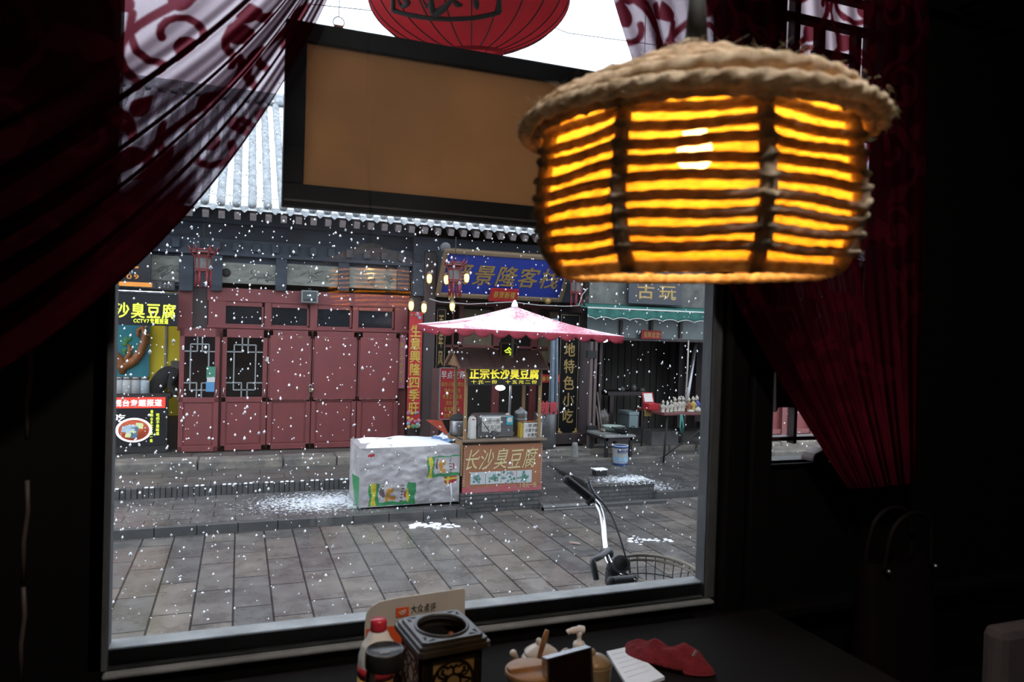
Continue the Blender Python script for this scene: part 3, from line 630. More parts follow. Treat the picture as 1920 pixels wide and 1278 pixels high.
# six-sided red palace lanterns
def palace(px, py, Y, s, label, name='palace_lantern'):
    c = at(px, py, Y); t = thing(name, label, 'lantern', c)
    ring = lambda r, z: [(r*math.cos(k*PI/3), r*math.sin(k*PI/3), z) for k in range(6)]
    b = MB()
    for (r, z) in ((.34, .34), (.34, .26), (.22, .12), (.2, -.28), (.24, .17), (.22, -.22)): b.tube([Vector(q)*s for q in ring(r, z)], .022*s, 6, closed=True)
    for k in range(6):
        a = k*PI/3; q = lambda r, z: Vector((r*math.cos(a), r*math.sin(a), z))*s
        b.tube([q(.34, .26), q(.38, .4), q(.43, .46)], [.03*s, .025*s, .012*s], 6); b.tube([q(.34, .26), q(.23, .15), q(.21, -.3), q(.14, -.4)], .02*s, 6)
    b.build('frame', M('red_lantern_wood', (.3, .045, .05), (.22, .035, .04), 8, .5), t, local=True)
    b = MB(); b.lathe([(.325*s, .265*s), (.325*s, .335*s)], (0, 0, 0), 6, smooth=False).lathe([(.205*s, -.26*s), (.21*s, .14*s)], (0, 0, 0), 6, smooth=False); b.build('silk_panel', MTHIN('painted_silk', (.42, .42, .4), .5, 0, 9, (.25, .28, .27)), t, local=True)
    b = MB()
    for k in range(6):
        a = k*PI/3
        for j in range(5): b.tube([Vector((.2*math.cos(a)+.01*j, .2*math.sin(a), -.3))*s, Vector((.2*math.cos(a)+.012*j-.02, .2*math.sin(a), -.72-.02*j))*s], .009*s, 5)
    b.build('tassel', M('red_tassel', (.3, .02, .03)), t, local=True)
    MB().tube([(0, 0, .3*s), (0, 0, .3*s+.55)], .01, 6).build('cord', m_blackm, t, local=True); return t
palace(381, 490, 14.5, .62, 'six sided red palace lantern hanging over the left end of the red shop')
palace(853, 512, 14.05, .60, 'six sided red palace lantern hanging before the left of the blue plaque')
palace(1081, 535, 14.4, .62, 'six sided red palace lantern hanging right of the blue plaque')
# cable under the plaque
b = MB().tube([at(x, y, 14.0) for x, y in ((805, 560), (825, 566), (880, 570), (960, 566), (1010, 572), (1060, 574), (1085, 573), (1092, 552), (1102, 540))], .011, 6)
tag(b.build('cable', M('pale_cable', (.4, .4, .4))), 'pale cable sagging along the inn front below the blue plaque', 'cable')

# --- antiques shop on the right
an = wall_thing('antique_shop', 'open antique shop with plaster wall above and dark interior at the right', 10)
xa2, xb2 = at(1104, 700, YF-1).x, at(1345, 700, YF).x+.6
zt = at(1210, 577, YF-.9).z; zbm = at(1210, 634, YF-.9).z
ztop = 5.0
MB().box(xa2, xb2, YF-.9, YF-.7, zt-.06, ztop+.2).build('wall', m_plaster, an)
MB().box(xa2, xb2, YF-.95, YF-.65, zbm-.06, zbm).build('beam', m_inn, an)
MB().box(xa2, xb2, YF-.88, YF-.84, zbm, zt-.05).build('clerestory_panel', M('grey_green_glazing', (.2, .26, .25), (.15, .2, .2), 2, .35), an)
for x in (1163, 1220, 1275): MB().rbox(x, 600, x+5, 634, YF-.93, .06).build('mullion', m_inn, an)
b = MB()
for i in range(24):
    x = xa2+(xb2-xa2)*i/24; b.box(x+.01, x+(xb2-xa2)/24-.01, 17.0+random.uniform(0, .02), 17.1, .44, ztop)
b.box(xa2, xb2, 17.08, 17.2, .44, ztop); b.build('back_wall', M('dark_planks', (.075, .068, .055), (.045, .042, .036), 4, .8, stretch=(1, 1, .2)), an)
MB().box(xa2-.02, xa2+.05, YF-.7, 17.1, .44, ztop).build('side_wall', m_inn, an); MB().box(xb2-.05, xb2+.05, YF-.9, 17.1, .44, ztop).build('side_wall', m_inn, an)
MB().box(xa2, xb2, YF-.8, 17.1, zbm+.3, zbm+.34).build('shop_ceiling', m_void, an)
MB().rbox(1272, 640, 1292, 800, 16.3, .2).build('column', m_inn, an); MB().rbox(1305, 640, 1316, 790, 15.9, .2).build('column', m_inn, an)
b = MB(); b.rbox(1140, 734, 1212, 741, 15.8, .6).rbox(1143, 741, 1150, 800, 15.8, .1).rbox(1203, 741, 1210, 800, 15.8, .1)
o = b.build('dark_table', m_inn); tag(o, 'dark wooden table deep inside the antique shop', 'table')
for k, (x, y, h, l) in enumerate(((1165, 734, .14, 'dim round jar at the left on the dark inner table'), (1187, 734, .2, 'taller dim jar in the middle of the dark inner table'), (1203, 735, .12, 'squat dim jar at the right on the dark inner table'))):
    c = at(x, y, 16.0); tag(MB().lathe([(.05, 0), (.1, h*.4), (.07, h*.8), (.05, h), (.001, h)], c, 14).build('dim_jar', M('dim_glaze', (.1, .1, .09), (.16, .16, .15), 6, .3)), l, 'jar', 'jars on the dark inner table')
tag(MB().rbox(1180, 774, 1197, 802, 15.2, .5).box(*[at(1179, 780, 15.19).x, at(1198, 780, 15.19).x, 15.18, 15.72, at(1188, 778, 15.2).z, at(1188, 772, 15.2).z]).build('storage_box', M('pale_teal_box', (.35, .45, .45), (.28, .38, .4), 5, .5), bevel=.01), 'pale teal storage box on the floor of the antique shop', 'box')
tag(MB().lathe([(.16, 0), (.2, .1), (.2, .3), (.14, .36), (.15, .4)], at(1126, 800, 15.0), 20).build('clay_jar', M('dark_clay_glaze', (.08, .07, .06), (.12, .1, .09), 8, .3)), 'dark clay jar on the shop floor left of the storage box', 'jar')
# sign, awning
sg = thing('antique_shop_sign', 'dark blue sign with two gold characters above the teal awning', 'sign', at(1230, 560, YF-1.1))
MB().rbox(1179, 505, 1280, 571, YF-1.1, .1).build('board', M('blue_black_board', (.03, .036, .05), (.04, .045, .06), 4, .4), sg, bevel=.01)
A = rect(1190, 529, 1272, 565, YF-1.11); write(MB(), '古玩', A[0], A[1], A[2], A[3], YF-1.106, bold=.02, fill=.82).build('lettering', m_gold, sg)
aw = thing('teal_awning', 'teal awning with pale scalloped edge over the antique shop', 'awning', at(1210, 576, YF-.9))
ya, yb = YF-.9, YF-1.6
xl, xr_ = at(1101, 590, yb).x, at(1345, 590, yb).x+.4
zf = at(1210, 581, yb).z; zr = zt+.05
N_ = 60
MB().grid(lambda u, v: (xl+(xr_-xl)*u, ya+(yb-ya)*v, zr+(zf-zr)*v-.03*math.sin(PI*v)), 30, 6).build('canopy', m_teal, aw, solid=.006)
vh = .24
def val(u, v): return (xl+(xr_-xl)*u, yb-.01-.012*math.sin(u*80), zf-v*(vh-.05*abs(math.cos(u*PI*9))**.7))
MB().grid(val, 180, 4).build('valance', m_teal, aw, solid=.005)
b = MB().tube([(xl, yb-.012, zf+.0), (xr_, yb-.012, zf+.0)], .018, 8); b.tube([Vector(val(i/180, 1)) for i in range(181)], .01, 6); b.build('pale_edging', m_cream, aw)
b = MB().tube([at(1103, 556, yb+.4), at(1097, 562, yb+.4), at(1094, 568, yb+.4), at(1097, 575, yb+.4)], .025, 8); b.build('crank_hook', m_blackm, aw)
st_, A = plaque('red_shop_strip', 'small curling red strip with gold characters below the teal awning', (1203, 619, 1240, 635), YF-1.0, '招财进宝', m_redpap, m_goldpap, None, .02, False, pad=(.1, .12), dep=.02)
# leaning pole and rope
pA, pB = at(1284, 775, 14.6), at(1305, 640, 14.75); pA = pA+(pA-pB)*((pA.z-.39)/(pB.z-pA.z)); b = MB().tube([pA, pB], .045, 12); tag(b.build('steel_pole', m_steel), 'leaning steel pole behind the figurine table', 'pole')
b = MB().tube([at(1291, 638, 13.95), at(1289, 690, 13.9), at(1284, 770, 13.85)], .02, 8, strands=3, pitch=.08); tag(b.build('pale_rope', M('pale_rope_fibre', (.5, .46, .4))), 'pale rope hanging beside the leaning steel pole', 'rope')
# figurine table
YT = 13.9; c0 = at(1215, 768, YT); ztab = at(1270, 772, 13.4).z
ft = thing('trinket_table', 'red edged trestle table crowded with figurines before the antique shop', 'table', (at(1270, 772, 13.8).x, 13.8, .4))
xa_, xb_ = at(1224, 770, 13.7).x, at(1345, 770, 13.7).x+.5
MB().box(xa_, xb_, 13.25, 14.4, ztab-.06, ztab).build('tabletop', M('red_table_edge', (.22, .05, .05), (.14, .05, .045), 9, .5), ft, bevel=.01)
for (x, y) in ((xa_+.15, 13.35), (xa_+.15, 14.3), (xb_-.2, 13.35), (xb_-.2, 14.3)):
    MB().tube([(x, y, ztab-.06), (x-.06, y, .24)], .022, 8).build('leg', m_blackm, ft)
MB().tube([(xa_+.1, 13.4, .35), (xa_+1.2, 13.4, ztab-.3)], .015, 8).build('brace', m_blackm, ft)
b = MB().tube([at(1277, 776, 13.2), at(1275, 800, 13.2), at(1278, 812, 13.2), at(1281, 800, 13.2), at(1278, 777, 13.2)], .02, 6); tag(b.build('green_cord', M('green_cord', (.05, .3, .24))), 'green looped cord hanging from the figurine table edge', 'cord')
rb_ = thing('red_trinket_box', 'open red trinket box with white lining at the left end of the figurine table', 'box', at(1226, 757, 13.75))
a = at(1217, 757, 13.75); c = at(1237, 757, 13.75); zb = ztab+.005
MB().box(a.x, c.x, 13.75, 14.0, zb, zb+.14).build('base', m_redpap, rb_, bevel=.005)
MB().prism([(13.98, zb+.14), (14.0, zb+.14), (14.08, zb+.36), (14.06, zb+.36)], a.x, c.x, axis='x').build('lid', m_redpap, rb_); MB().prism([(13.972, zb+.16), (13.985, zb+.16), (14.058, zb+.34), (14.045, zb+.34)], a.x+.03, c.x-.03, axis='x').build('lining', m_paper, rb_)
bas = [('ivory_glaze', (.55, .5, .42)), ('bronze_patina', (.2, .15, .09)), ('blue_glaze', (.07, .1, .4)), ('yellow_glaze', (.6, .42, .06)), ('rust_glaze', (.3, .12, .06)), ('jade_glaze', (.25, .36, .28))]
bas = [M(n, c, None, 20, .35) for n, c in bas]
figp = {}
def figurine(x, y, s, mi, label):
    Y = 13.35+ (y-745)*-.018; c = at(x, 766, Y); c.z = ztab
    if mi not in figp:
        t = thing('figurine', label, 'figurine', c, group='figurines on the trestle table')
        MB().lathe([(.06, 0), (.065, .02), (.05, .03), (.062, .1), (.05, .17), (.058, .21), (.03, .24)], (0, 0, 0), 12, sy=.75).ball((-.055, -.02, .15), .025, 8, 6, sz=2).ball((.055, -.02, .15), .025, 8, 6, sz=2).build('robed_body', bas[mi], t, local=True)
        MB().ball((0, 0, .285), .042, 10, 8, sz=1.2).ball((0, .005, .335), .022, 8, 6).build('head', bas[0] if mi > 1 else bas[mi], t, local=True)
        figp[mi] = t; t.scale = (s, s, s); return t
    t = dup(figp[mi], c, None, label); t.scale = (s, s, s); return t
FG = [(1243, 744, .75, 0, 'ivory figurine first right of the red trinket box'), (1251, 744, .72, 0, 'ivory figurine second right of the red trinket box'), (1258, 743, .75, 0, 'ivory figurine third right of the red trinket box'), (1265, 740, .9, 0, 'taller ivory figurine in the middle of the row'),
      (1273, 739, .95, 0, 'tall ivory figurine just left of the rope'), (1280, 739, .95, 0, 'tall ivory figurine just right of the rope'), (1291, 741, .9, 4, 'rust and white figurine left of the yellow one'), (1299, 740, .95, 3, 'bright yellow figurine on the trestle table'), (1306, 738, 1.0, 2, 'deep blue figurine right of the yellow one')]
for f_ in FG: figurine(*f_)
names = ['small bronze trinket', 'small ivory trinket', 'small rust trinket', 'small jade trinket', 'small dark trinket']
for k in range(34):
    mi = (1, 0, 4, 5, 1)[k % 5]; y = random.uniform(13.3, 14.2); x = random.uniform(xa_+.3, xa_+1.9)
    h = random.uniform(.04, .12); r = random.uniform(.03, .07)
    if k == 0: y, x = 13.32, xa_+.9; mi = 0
    o = MB().lathe([(r*.7, 0), (r, h*.3), (r*.75, h*.7), (r*.35, h), (.001, h)], (0, 0, 0), 10, sx=random.uniform(.8, 1.6)).build('trinket', bas[mi]); o.location = (x, y, ztab)
    tag(o, 'small curio lying among the figurines on the trestle table', 'trinket', 'small curios on the trestle table')
tag(MB().rbox(1222, 808, 1272, 835, 14.35, .4).build('stone_block', M('pale_step_stone', (.22, .21, .2), (.13, .13, .125), 4, .8, bump=.4), bevel=.02), 'grey stone block under the figurine table', 'stone block')
tag(MB().rbox(1210, 762, 1222, 780, 13.9, .04).build('yellow_card', M('dull_yellow_card', (.4, .28, .08))), 'dull yellow card hanging from the left end of the figurine table', 'card')
# wok bench, woks, bucket, block
zb_ = at(1155, 812, 13.75).z
wt = thing('wok_bench', 'low pale bench holding two woks beside the inn post', 'bench', (at(1155, 812, 13.8).x, 13.8, .37))
xs = (at(1122, 812, 13.75).x, at(1188, 814, 13.55).x)
MB().box(xs[0], xs[1], 13.45, 14.3, zb_-.05, zb_).build('top', M('pale_bench_top', (.34, .35, .33), (.22, .23, .22), 5, .5), wt, bevel=.01)
MB().box(xs[0]+.04, xs[1]-.04, 13.5, 14.25, zb_-.12, zb_-.05).build('apron', m_inn, wt)
for (x, y) in ((xs[0]+.08, 13.53), (xs[1]-.08, 13.53), (xs[0]+.08, 14.22), (xs[1]-.08, 14.22)): MB().box(x-.03, x+.03, y-.03, y+.03, .372, zb_-.05).build('leg', m_blackm, wt)
def wok(px, py, Y, r, mat, label, inner=None):
    c = at(px, py, Y); t = thing('wok', label, 'wok', (c.x, Y, zb_), group='woks on the pale bench')
    pr = [(.001, 0), (r*.4, .01), (r*.75, .05), (r, .12), (r*1.02, .125), (r*.98, .115), (r*.72, .055), (r*.4, .02), (.001, .012)]
    MB().lathe(pr, (0, 0, 0), 32).build('bowl', mat, t, local=True)
    if inner: MB().lathe([(.001, .0595), (r*.73, .0595), (r*.735, .06), (.001, .0605)], (0, 0, 0), 28).build('milky_water', inner, t, local=True)
    for sx in (-1, 1):
        MB().tube([(sx*r*.99, -.05, .12), (sx*(r+.06), -.04, .15), (sx*(r+.06), .04, .15), (sx*r*.99, .05, .12)], .009, 8).build('handle', m_blackm, t, local=True)
wok(1150, 800, 14.02, .26, M('green_white_enamel', (.5, .58, .5), (.4, .5, .44), 5, .3), 'larger pale enamel wok at the back of the bench', M('milky_liquid', (.62, .68, .6), None, 4, .2))
wok(1168, 810, 13.66, .2, M('black_iron', (.03, .03, .032), (.05, .05, .05), 8, .4, metal=.4), 'smaller black iron wok at the front of the bench')
b = MB().tube([at(1129, 806, 13.6), at(1124, 770, 13.9), at(1120, 735, 14.1)], .015, 8).tube([at(1124, 806, 13.65), at(1118, 760, 14.0)], .015, 8); b.ball(at(1130, 806, 13.62), .07, 12, 8, sz=.6); tag(b.build('ladle', M('dark_ladle_metal', (.16, .13, .1), None, 9, .5)), 'long handled ladle leaning at the left end of the wok bench', 'ladle')
bk = thing('paint_bucket', 'white and blue paint bucket standing before the wok bench', 'bucket', onz(1162, 870, .24))
w_ = bk.location.copy(); r = .165; h = at(1162, 834, w_.y).z-.24
MB().lathe([(r*.93, 0), (r*.94, .01), (r, h*.96), (r*1.03, h*.97), (r*1.03, h), (r*.96, h), (r*.95, h-.03), (.001, h-.04)], (0, 0, 0), 30).build('body', m_white, bk, local=True)
MB().lathe([(r*.955, .0), (r*.965, h*.12)], (0, 0, 0), 30).lathe([(r*1.015, h*.88), (r*1.04, h*.97)], (0, 0, 0), 30).build('blue_band', M('bucket_blue', (.03, .1, .34)), bk, local=True)
b = MB()
def wav(u, v): a = -PI*.9+u*PI*.8; rr = r*(.96+.03)+.004; return (rr*math.cos(a), rr*math.sin(a), h*(.2+.24*v+.06*math.sin(u*7+v*2)*(.3+v)))
b.grid(wav, 24, 4); b.build('wave_print', M('printed_sea_blue', (.15, .45, .68), (.5, .7, .85), 9, .4), bk, local=True)
b = MB(); write(b, '通州防水涂料', -r*.8, r*.8, h*.62, h*.82, -r*1.06, bold=.02); b.v = [(x, -math.sqrt(max(0, (r*1.012)**2-x*x)) if abs(x) < r else y, z) for (x, y, z) in b.v]
b.build('lettering', MATS['bucket_blue'], bk, local=True)
MB().lathe([(r*.9, h-.028), (.001, h-.024)], (0, 0, 0), 24).build('contents', M('yellowish_contents', (.4, .36, .2)), bk, local=True)
wb = thing('brick_with_snow', 'small dark block with a snowy top lying on the wet pedestal', 'block', onz(1124, 890, .31))
MB().box(-.12, .12, -.08, .08, 0, .10).build('block', m_blackm, wb, local=True, bevel=.01); MB().box(-.13, .13, -.09, .09, .095, .125).build('snow_cap', m_snow, wb, local=True, bevel=.015)
tag(MB().tube([onz(1068, 1017, .012), onz(1078, 1018, .02), onz(1088, 1020, .012)], .02, 8).build('litter_scrap', M('pinkish_scrap', (.5, .35, .3))), 'small pinkish scrap lying on the wet slabs', 'litter')
b = MB()
for k in range(60):
    c = onz(random.gauss(812, 26), random.gauss(985, 2.5), .005); b.ball(c, random.uniform(.015, .042), 8, 5, sz=.35, sx=1.4)
for k in range(26):
    c = onz(random.gauss(1215, 28), random.gauss(1013, 4), .005); b.ball(c, random.uniform(.012, .032), 8, 5, sz=.3, sx=1.5)
tag(b.build('slush', m_snow), 'patches of slushy snow lying on the street slabs', 'snow', kind='stuff')
# timber shop seen through the small side window
fs_ = wall_thing('far_timber_shop', 'red timber shop front seen through the small lattice window', 15)
MB().box(xb2+.05, 24, YF-.2, YF, .44, 5.4).build('wall', m_paint, fs_)
b = MB()
for k in range(12):
    x = xb2+.3+k*.95; b.box(x, x+.12, YF-.3, YF-.15, .44, 4.2)
    b.box(x+.12, x+.95, YF-.27, YF-.15, 1.35, 1.45).box(x+.12, x+.95, YF-.27, YF-.15, .5, .62).box(x+.12, x+.95, YF-.27, YF-.15, 3.2, 3.35)
b.build('frame', M('pinkish_red_paint', (.3, .1, .1), (.22, .07, .075), 4, .6), fs_)

# ------------------------------------------------------------------ tiled roof with eaves
rf = thing('tiled_roof', 'snow dusted grey tiled roof running along the shops across the street', 'roof', (5, 16, 5))
ye, ze, yr, zr_ = 14.1, 5.13, 19.0, 8.42
MB().prism([(ye+.05, ze-.09), (ye+.05, ze-.03), (yr, zr_-.03), (yr+4.9, ze-.03), (yr+4.9, ze-.1), (yr, zr_-.12)], -12, 25, axis='x').build('roof_deck', m_trough, rf)
sl = math.hypot(yr-ye, zr_-ze); n = int(sl/.24)
for k in range(92):
    x = -6+k*.268; b = MB()
    if k > 91: break
    pts = []; rr = []
    for i in range(n):
        a = i/n; c = (i+.98)/n
        pts += [(x+random.uniform(-.006, .006), ye+(yr-ye)*a, ze+(zr_-ze)*a+.012), (x, ye+(yr-ye)*c, ze+(zr_-ze)*c-.0)]; rr += [.078, .067]
    b.tube(pts, rr, 9); o = b.build('tile_row', m_tile, rf)
b = MB()
for k in range(92):
    x = -6+k*.268; b.prism([(x+.07, ze-.02), (x+.2, ze-.02), (x+.185, ze-.10), (x+.135, ze-.14), (x+.085, ze-.10)], ye-.0, ye+.05)
b.build('drip_tiles', m_tile, rf)
b = MB().box(-12, 25, yr-.2, yr+.2, zr_-.05, zr_+.22); b.build('ridge', m_tile, rf, bevel=.06)
for k in range(80):
    x = -5+k*.27; MB().box(x, x+.11, 0, 2.3, 0, .12).build('rafter', m_rafter if k % 1 == 0 else m_dark, rf, local=True)
    o = COL.objects[-1]; o.matrix_parent_inverse = world_of(rf).inverted(); o.location = (0, ye+.12, ze-.26); o.rotation_euler = (math.atan2(zr_-ze, yr-ye), 0, 0)
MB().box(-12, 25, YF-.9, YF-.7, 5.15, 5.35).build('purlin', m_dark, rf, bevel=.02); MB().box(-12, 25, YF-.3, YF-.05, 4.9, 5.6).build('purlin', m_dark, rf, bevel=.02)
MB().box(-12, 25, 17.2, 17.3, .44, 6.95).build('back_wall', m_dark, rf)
# ================================================================== umbrella over the cart
m_umb = MTHIN('pink_red_canvas', (.62, .10, .14), .35, 0, 5, (.5, .08, .11))
def m_snowy(name, c):
    m, nt, bs = nodes_of(name); N = nt.nodes; L = nt.links
    t = N.new('ShaderNodeTexCoord'); n = N.new('ShaderNodeTexNoise'); n.inputs['Scale'].default_value = 26; n.inputs['Detail'].default_value = 8; n.inputs['Roughness'].default_value = .8
    n2 = N.new('ShaderNodeTexNoise'); n2.inputs['Scale'].default_value = 1.5; n2.inputs['Detail'].default_value = 3
    L.new(t.outputs['Object'], n.inputs['Vector']); L.new(t.outputs['Object'], n2.inputs['Vector'])
    ad = N.new('ShaderNodeMath'); ad.operation = 'MULTIPLY_ADD'; ad.inputs[1].default_value = .9; L.new(n2.outputs['Fac'], ad.inputs[0]); L.new(n.outputs['Fac'], ad.inputs[2])
    r = N.new('ShaderNodeValToRGB'); r.color_ramp.elements[0].position = .84; r.color_ramp.elements[0].color = (*c, 1); r.color_ramp.elements[1].position = 1.13; r.color_ramp.elements[1].color = (.74, .68, .72, 1)
    L.new(ad.outputs[0], r.inputs['Fac']); L.new(r.outputs['Color'], bs.inputs['Base Color']); bs.inputs['Roughness'].default_value = .8
    MATS[name] = m; return m
m_umbsn = m_snowy('snow_sprinkled_pink_canvas', (.40, .13, .17))
um = thing('market_umbrella', 'square pink red market umbrella dusted with snow over the food cart', 'umbrella', (4.30, 11.55, .3))
FLp, FRp = at(822, 613.5, 10.5), at(1170, 630, 10.25)
BLp = at(783, 606.5, 12.6); BRp = FRp+(BLp-FLp); AP = at(965, 574, (FLp.y+BRp.y)/2)
cor = [FLp, FRp, BRp, BLp]
def side(a, c):
    def fn(u, v):
        e = a.lerp(c, u); p = AP.lerp(e, v); p = Vector(p); p.z += -.085*math.sin(PI*v)*(.6+.4*math.sin(PI*u)) + .0; return p
    return fn
b = MB()
for i in range(4): b.grid(side(cor[i], cor[(i+1) % 4]), 24, 14)
b.build('canopy', m_umbsn, um, solid=.004)
b = MB()
for i in range(4):
    a, c = cor[i], cor[(i+1) % 4]; n = 11 if i % 2 == 0 else 8
    out = Vector((c-a)).cross(Vector((0, 0, 1))).normalized()
    def fv(u, v, a=a, c=c, n=n, out=out):
        p = a.lerp(c, u); q = Vector(p); q.z -= v*(.05+.075*abs(math.sin(PI*u*n))**.8); q += out*.015*math.sin(u*n*2*PI)*v; return q
    b.grid(fv, n*10, 3)
b.build('valance', m_umb, um, solid=.004)
MB().lathe([(.001, -.02), (.06, -.02), (.05, .04), (.02, .10), (.001, .11)], AP, 12).build('finial', m_snow, um)
pl = at(954, 700, 11.55)
MB().cyl((pl.x, 11.55, .3), (AP.x, AP.y, AP.z), .022, 12).build('pole', m_steel, um)
b = MB()
for c in cor: b.tube([AP+Vector((0, 0, -.06)), Vector(AP).lerp(c, .55)+Vector((0, 0, -.10)), c+Vector((0, 0, -.012))], .012, 6); b.tube([(pl.x, 11.55, AP.z-.4), Vector(AP).lerp(c, .5)+Vector((0, 0, -.10))], .009, 6)
b.build('ribs', m_steel, um)

# ================================================================== food cart
YC = 11.3
ct = thing('food_cart', 'wooden food cart with small boarded roof and black yellow lettered sign', 'food cart', (4.15, 11.6, .3))
cx0, cx1 = at(867, 870, YC).x, at(1015, 870, YC).x
zc = at(940, 822, YC).z; YB = 12.0
MB().box(cx0+.02, cx1-.02, YC+.03, YB, .302, zc-.02).build('base_cabinet', M('brown_cabinet', (.2, .12, .08), (.14, .085, .06)), ct)
zp0, zp1 = at(940, 921, YC).z, at(940, 832, YC).z
zp0 = .305
pan = MB().box(cx0, cx1, YC-.03, YC, zp0, zp1).build('front_panel', M('orange_brown_panel', (.47, .2, .1), (.4, .165, .085), 3, .55), ct, bevel=.004)
w, h = cx1-cx0, zp1-zp0
fl_ = [(cx0, zp0), (cx1, zp0), (cx1, zp0+.13*h)]
k = 26
for i in range(k+1):
    x = cx1-w*i/k; fl_.append((x, zp0+h*(.07+.06*random.random()+(.07 if i % 3 == 0 else 0))))
fl_.append((cx0, zp0+.1*h))
MB().prism(fl_, YC-.036, YC-.03).build('flame_border', M('pink_flame_print', (.6, .12, .14), (.5, .2, .2), 9, .5), pan)
b = MB()
for sx in (0, 1):
    for j in range(16):
        x = (cx0+.02 if sx == 0 else cx1-.02); b.ball((x, YC-.031, zp0+h*(.15+.82*j/16)), .02, 7, 4, sy=.3)
b.build('edge_print', M('faded_pink_print', (.55, .3, .22)), pan)
A = rect(871, 838, 1008, 881, YC-.04); write(MB(), '长沙臭豆腐', A[0], A[1], A[2], A[3], YC-.036, bold=.004, shear=.22, tilt=.04, jit=.02).build('lettering', M('cream_yellow_letters', (.85, .75, .4), (.8, .68, .34), 8, .5), pan)
A = rect(972, 903, 1006, 914, YC-.04); write(MB(), '10元一份', A[0], A[1], A[2], A[3], YC-.04, bold=.01).build('price_lettering', MATS['cream_yellow_letters'], pan)
fm = [M('printed_teal_food', (.2, .4, .38)), M('printed_green_food', (.12, .3, .2)), M('printed_pink_food', (.6, .4, .45))]
for k, (x0, x1) in enumerate(((882, 910), (911, 939), (940, 968), (969, 997))):
    y0 = 885-k*1.3
    ph = MB().rbox(x0, y0, x1, y0+23, YC-.036, .006).build('food_photo', M('photo_white', (.7, .74, .74), (.6, .66, .68), 3, .5), pan)
    A = rect(x0, y0, x1, y0+23, YC-.04); b = MB()
    for j in range(14):
        u, v = random.gauss(.5, .17), random.gauss(.47, .15); u = min(.9, max(.1, u)); v = min(.85, max(.15, v))
        if k == 2: u, v = random.uniform(.06, .94), random.uniform(.08, .92)
        b.ball((A[0]+(A[1]-A[0])*u, YC-.0365, A[2]+(A[3]-A[2])*v), random.uniform(.015, .03), 8, 5, (0, 1, 0, 2)[j % 4] if k == 2 else j % 2, sy=.15)
    b.build('printed_dish', fm, ph)
MB().box(cx0-.05, cx1+.05, YC-.1, YB+.03, zc-.035, zc).build('countertop', M('worn_counter_wood', (.28, .2, .14), (.18, .13, .09), 7, .6, stretch=(.2, 1, 1), bump=.2), ct, bevel=.006)
b = MB().prism([(11.25, zc+.0), (12.0, zc+.0), (12.0, zc-.03), (11.3, .6), (11.25, .6)], cx0-.04, cx0-.015, axis='x')
b.build('side_panel', m_wood, ct)
zr0 = at(950, 686, YC).z
for (px, Y) in ((874, YC), (1013, YC), (None, 0), (None, 1)):
    if px: x, y = at(px, 750, YC).x, YC+.02
    else: x, y = (at(874, 750, YC).x if Y == 0 else at(1013, 750, YC).x-.05), YB-.06
    MB().box(x-.024, x+.024, y-.024, y+.024, zc, zr0+.02).build('post', m_wood, ct, bevel=.004)
xl_, xr2 = at(845, 680, YC+.35).x+.02, at(1021, 686, YC).x+.02
zr1 = at(935, 656, YC+.37).z; yf_, yb_ = YC-.13, YB+.12; ym = (yf_+yb_)/2
b = MB()
nb = 8
for i in range(nb):
    a = xl_+(xr2-xl_)*i/nb; c = xl_+(xr2-xl_)*(i+1)/nb
    for (y0, y1) in ((yf_, ym), (yb_, ym)):
        dz = .018
        b.add([(a, y0, zr0-.03), (c, y0, zr0-.03+dz), (c, y1, zr1+dz), (a, y1, zr1), (a, y0, zr0-.05), (c, y0, zr0-.05), (c, y1, zr1-.03), (a, y1, zr1-.03)], [(0, 1, 2, 3), (7, 6, 5, 4), (0, 4, 5, 1), (1, 5, 6, 2), (2, 6, 7, 3), (3, 7, 4, 0)])
b.build('roof', m_woodroof, ct)
b = MB()
for x in (xl_+.04, xr2-.06): b.prism([(yf_+.05, zr0-.02), (yb_-.05, zr0-.02), (ym, zr1-.05)], x, x+.02, axis='x')
b.build('gable_board', m_wood, ct)
b = MB()
for x in (xl_-.012, xr2-.01):
    for (y0, y1) in ((yf_, ym), (yb_, ym)): b.prism([(y0, zr0-.07), (y0, zr0-.01), (y1, zr1+.03), (y1, zr1-.03)], x, x+.022, axis='x')
b.build('barge_board', M('brown_barge_board', (.3, .16, .1), (.22, .11, .08)), ct)
sA = rect(877, 687, 1013, 722, YC-.02)
sb_ = MB().box(sA[0], sA[1], YC-.04, YC-.012, sA[2], sA[3]).build('sign_board', m_blackm, ct, bevel=.003)
A = rect(880, 689, 1011, 711, YC-.045); write(MB(), '正宗长沙臭豆腐', A[0], A[1], A[2], A[3], YC-.043, bold=.04, fill=.99).build('lettering', M('bright_yellow_lit_letters', (.95, .82, .07), (.9, .76, .06), 8, .5, emit=.45), sb_)
A = rect(882, 711, 1008, 720, YC-.045); write(MB(), '十元一份 十五元二份', A[0], A[1], A[2], A[3], YC-.043, bold=.012, fill=.85).build('price_lettering', MATS['bright_yellow_lit_letters'], sb_)
lb = thing('cart_light_bulb', 'glowing white bulb hanging just below the yellow lettered cart sign', 'light bulb', at(938, 727, 11.45))
m_blb = M('glowing_white_bulb', (1, .98, .95), (1, .98, .95), 3, .4, emit=9)
MB().lathe([(.001, -.045), (.06, -.03), (.085, 0), (.07, .03), (.03, .05)], (0, 0, 0), 18).build('bulb', m_blb, lb, local=True)
MB().lathe([(.03, .05), (.028, .1), (.012, .11)], (0, 0, 0), 12).tube([(0, 0, .1), (0, .02, .32)], .006, 6).build('socket', m_blackm, lb, local=True)
lb2 = dup(lb, at(1133, 638, 10.5), None, 'glowing white bulb under the right corner of the pink umbrella'); lb2.scale = (.7, .7, .7)
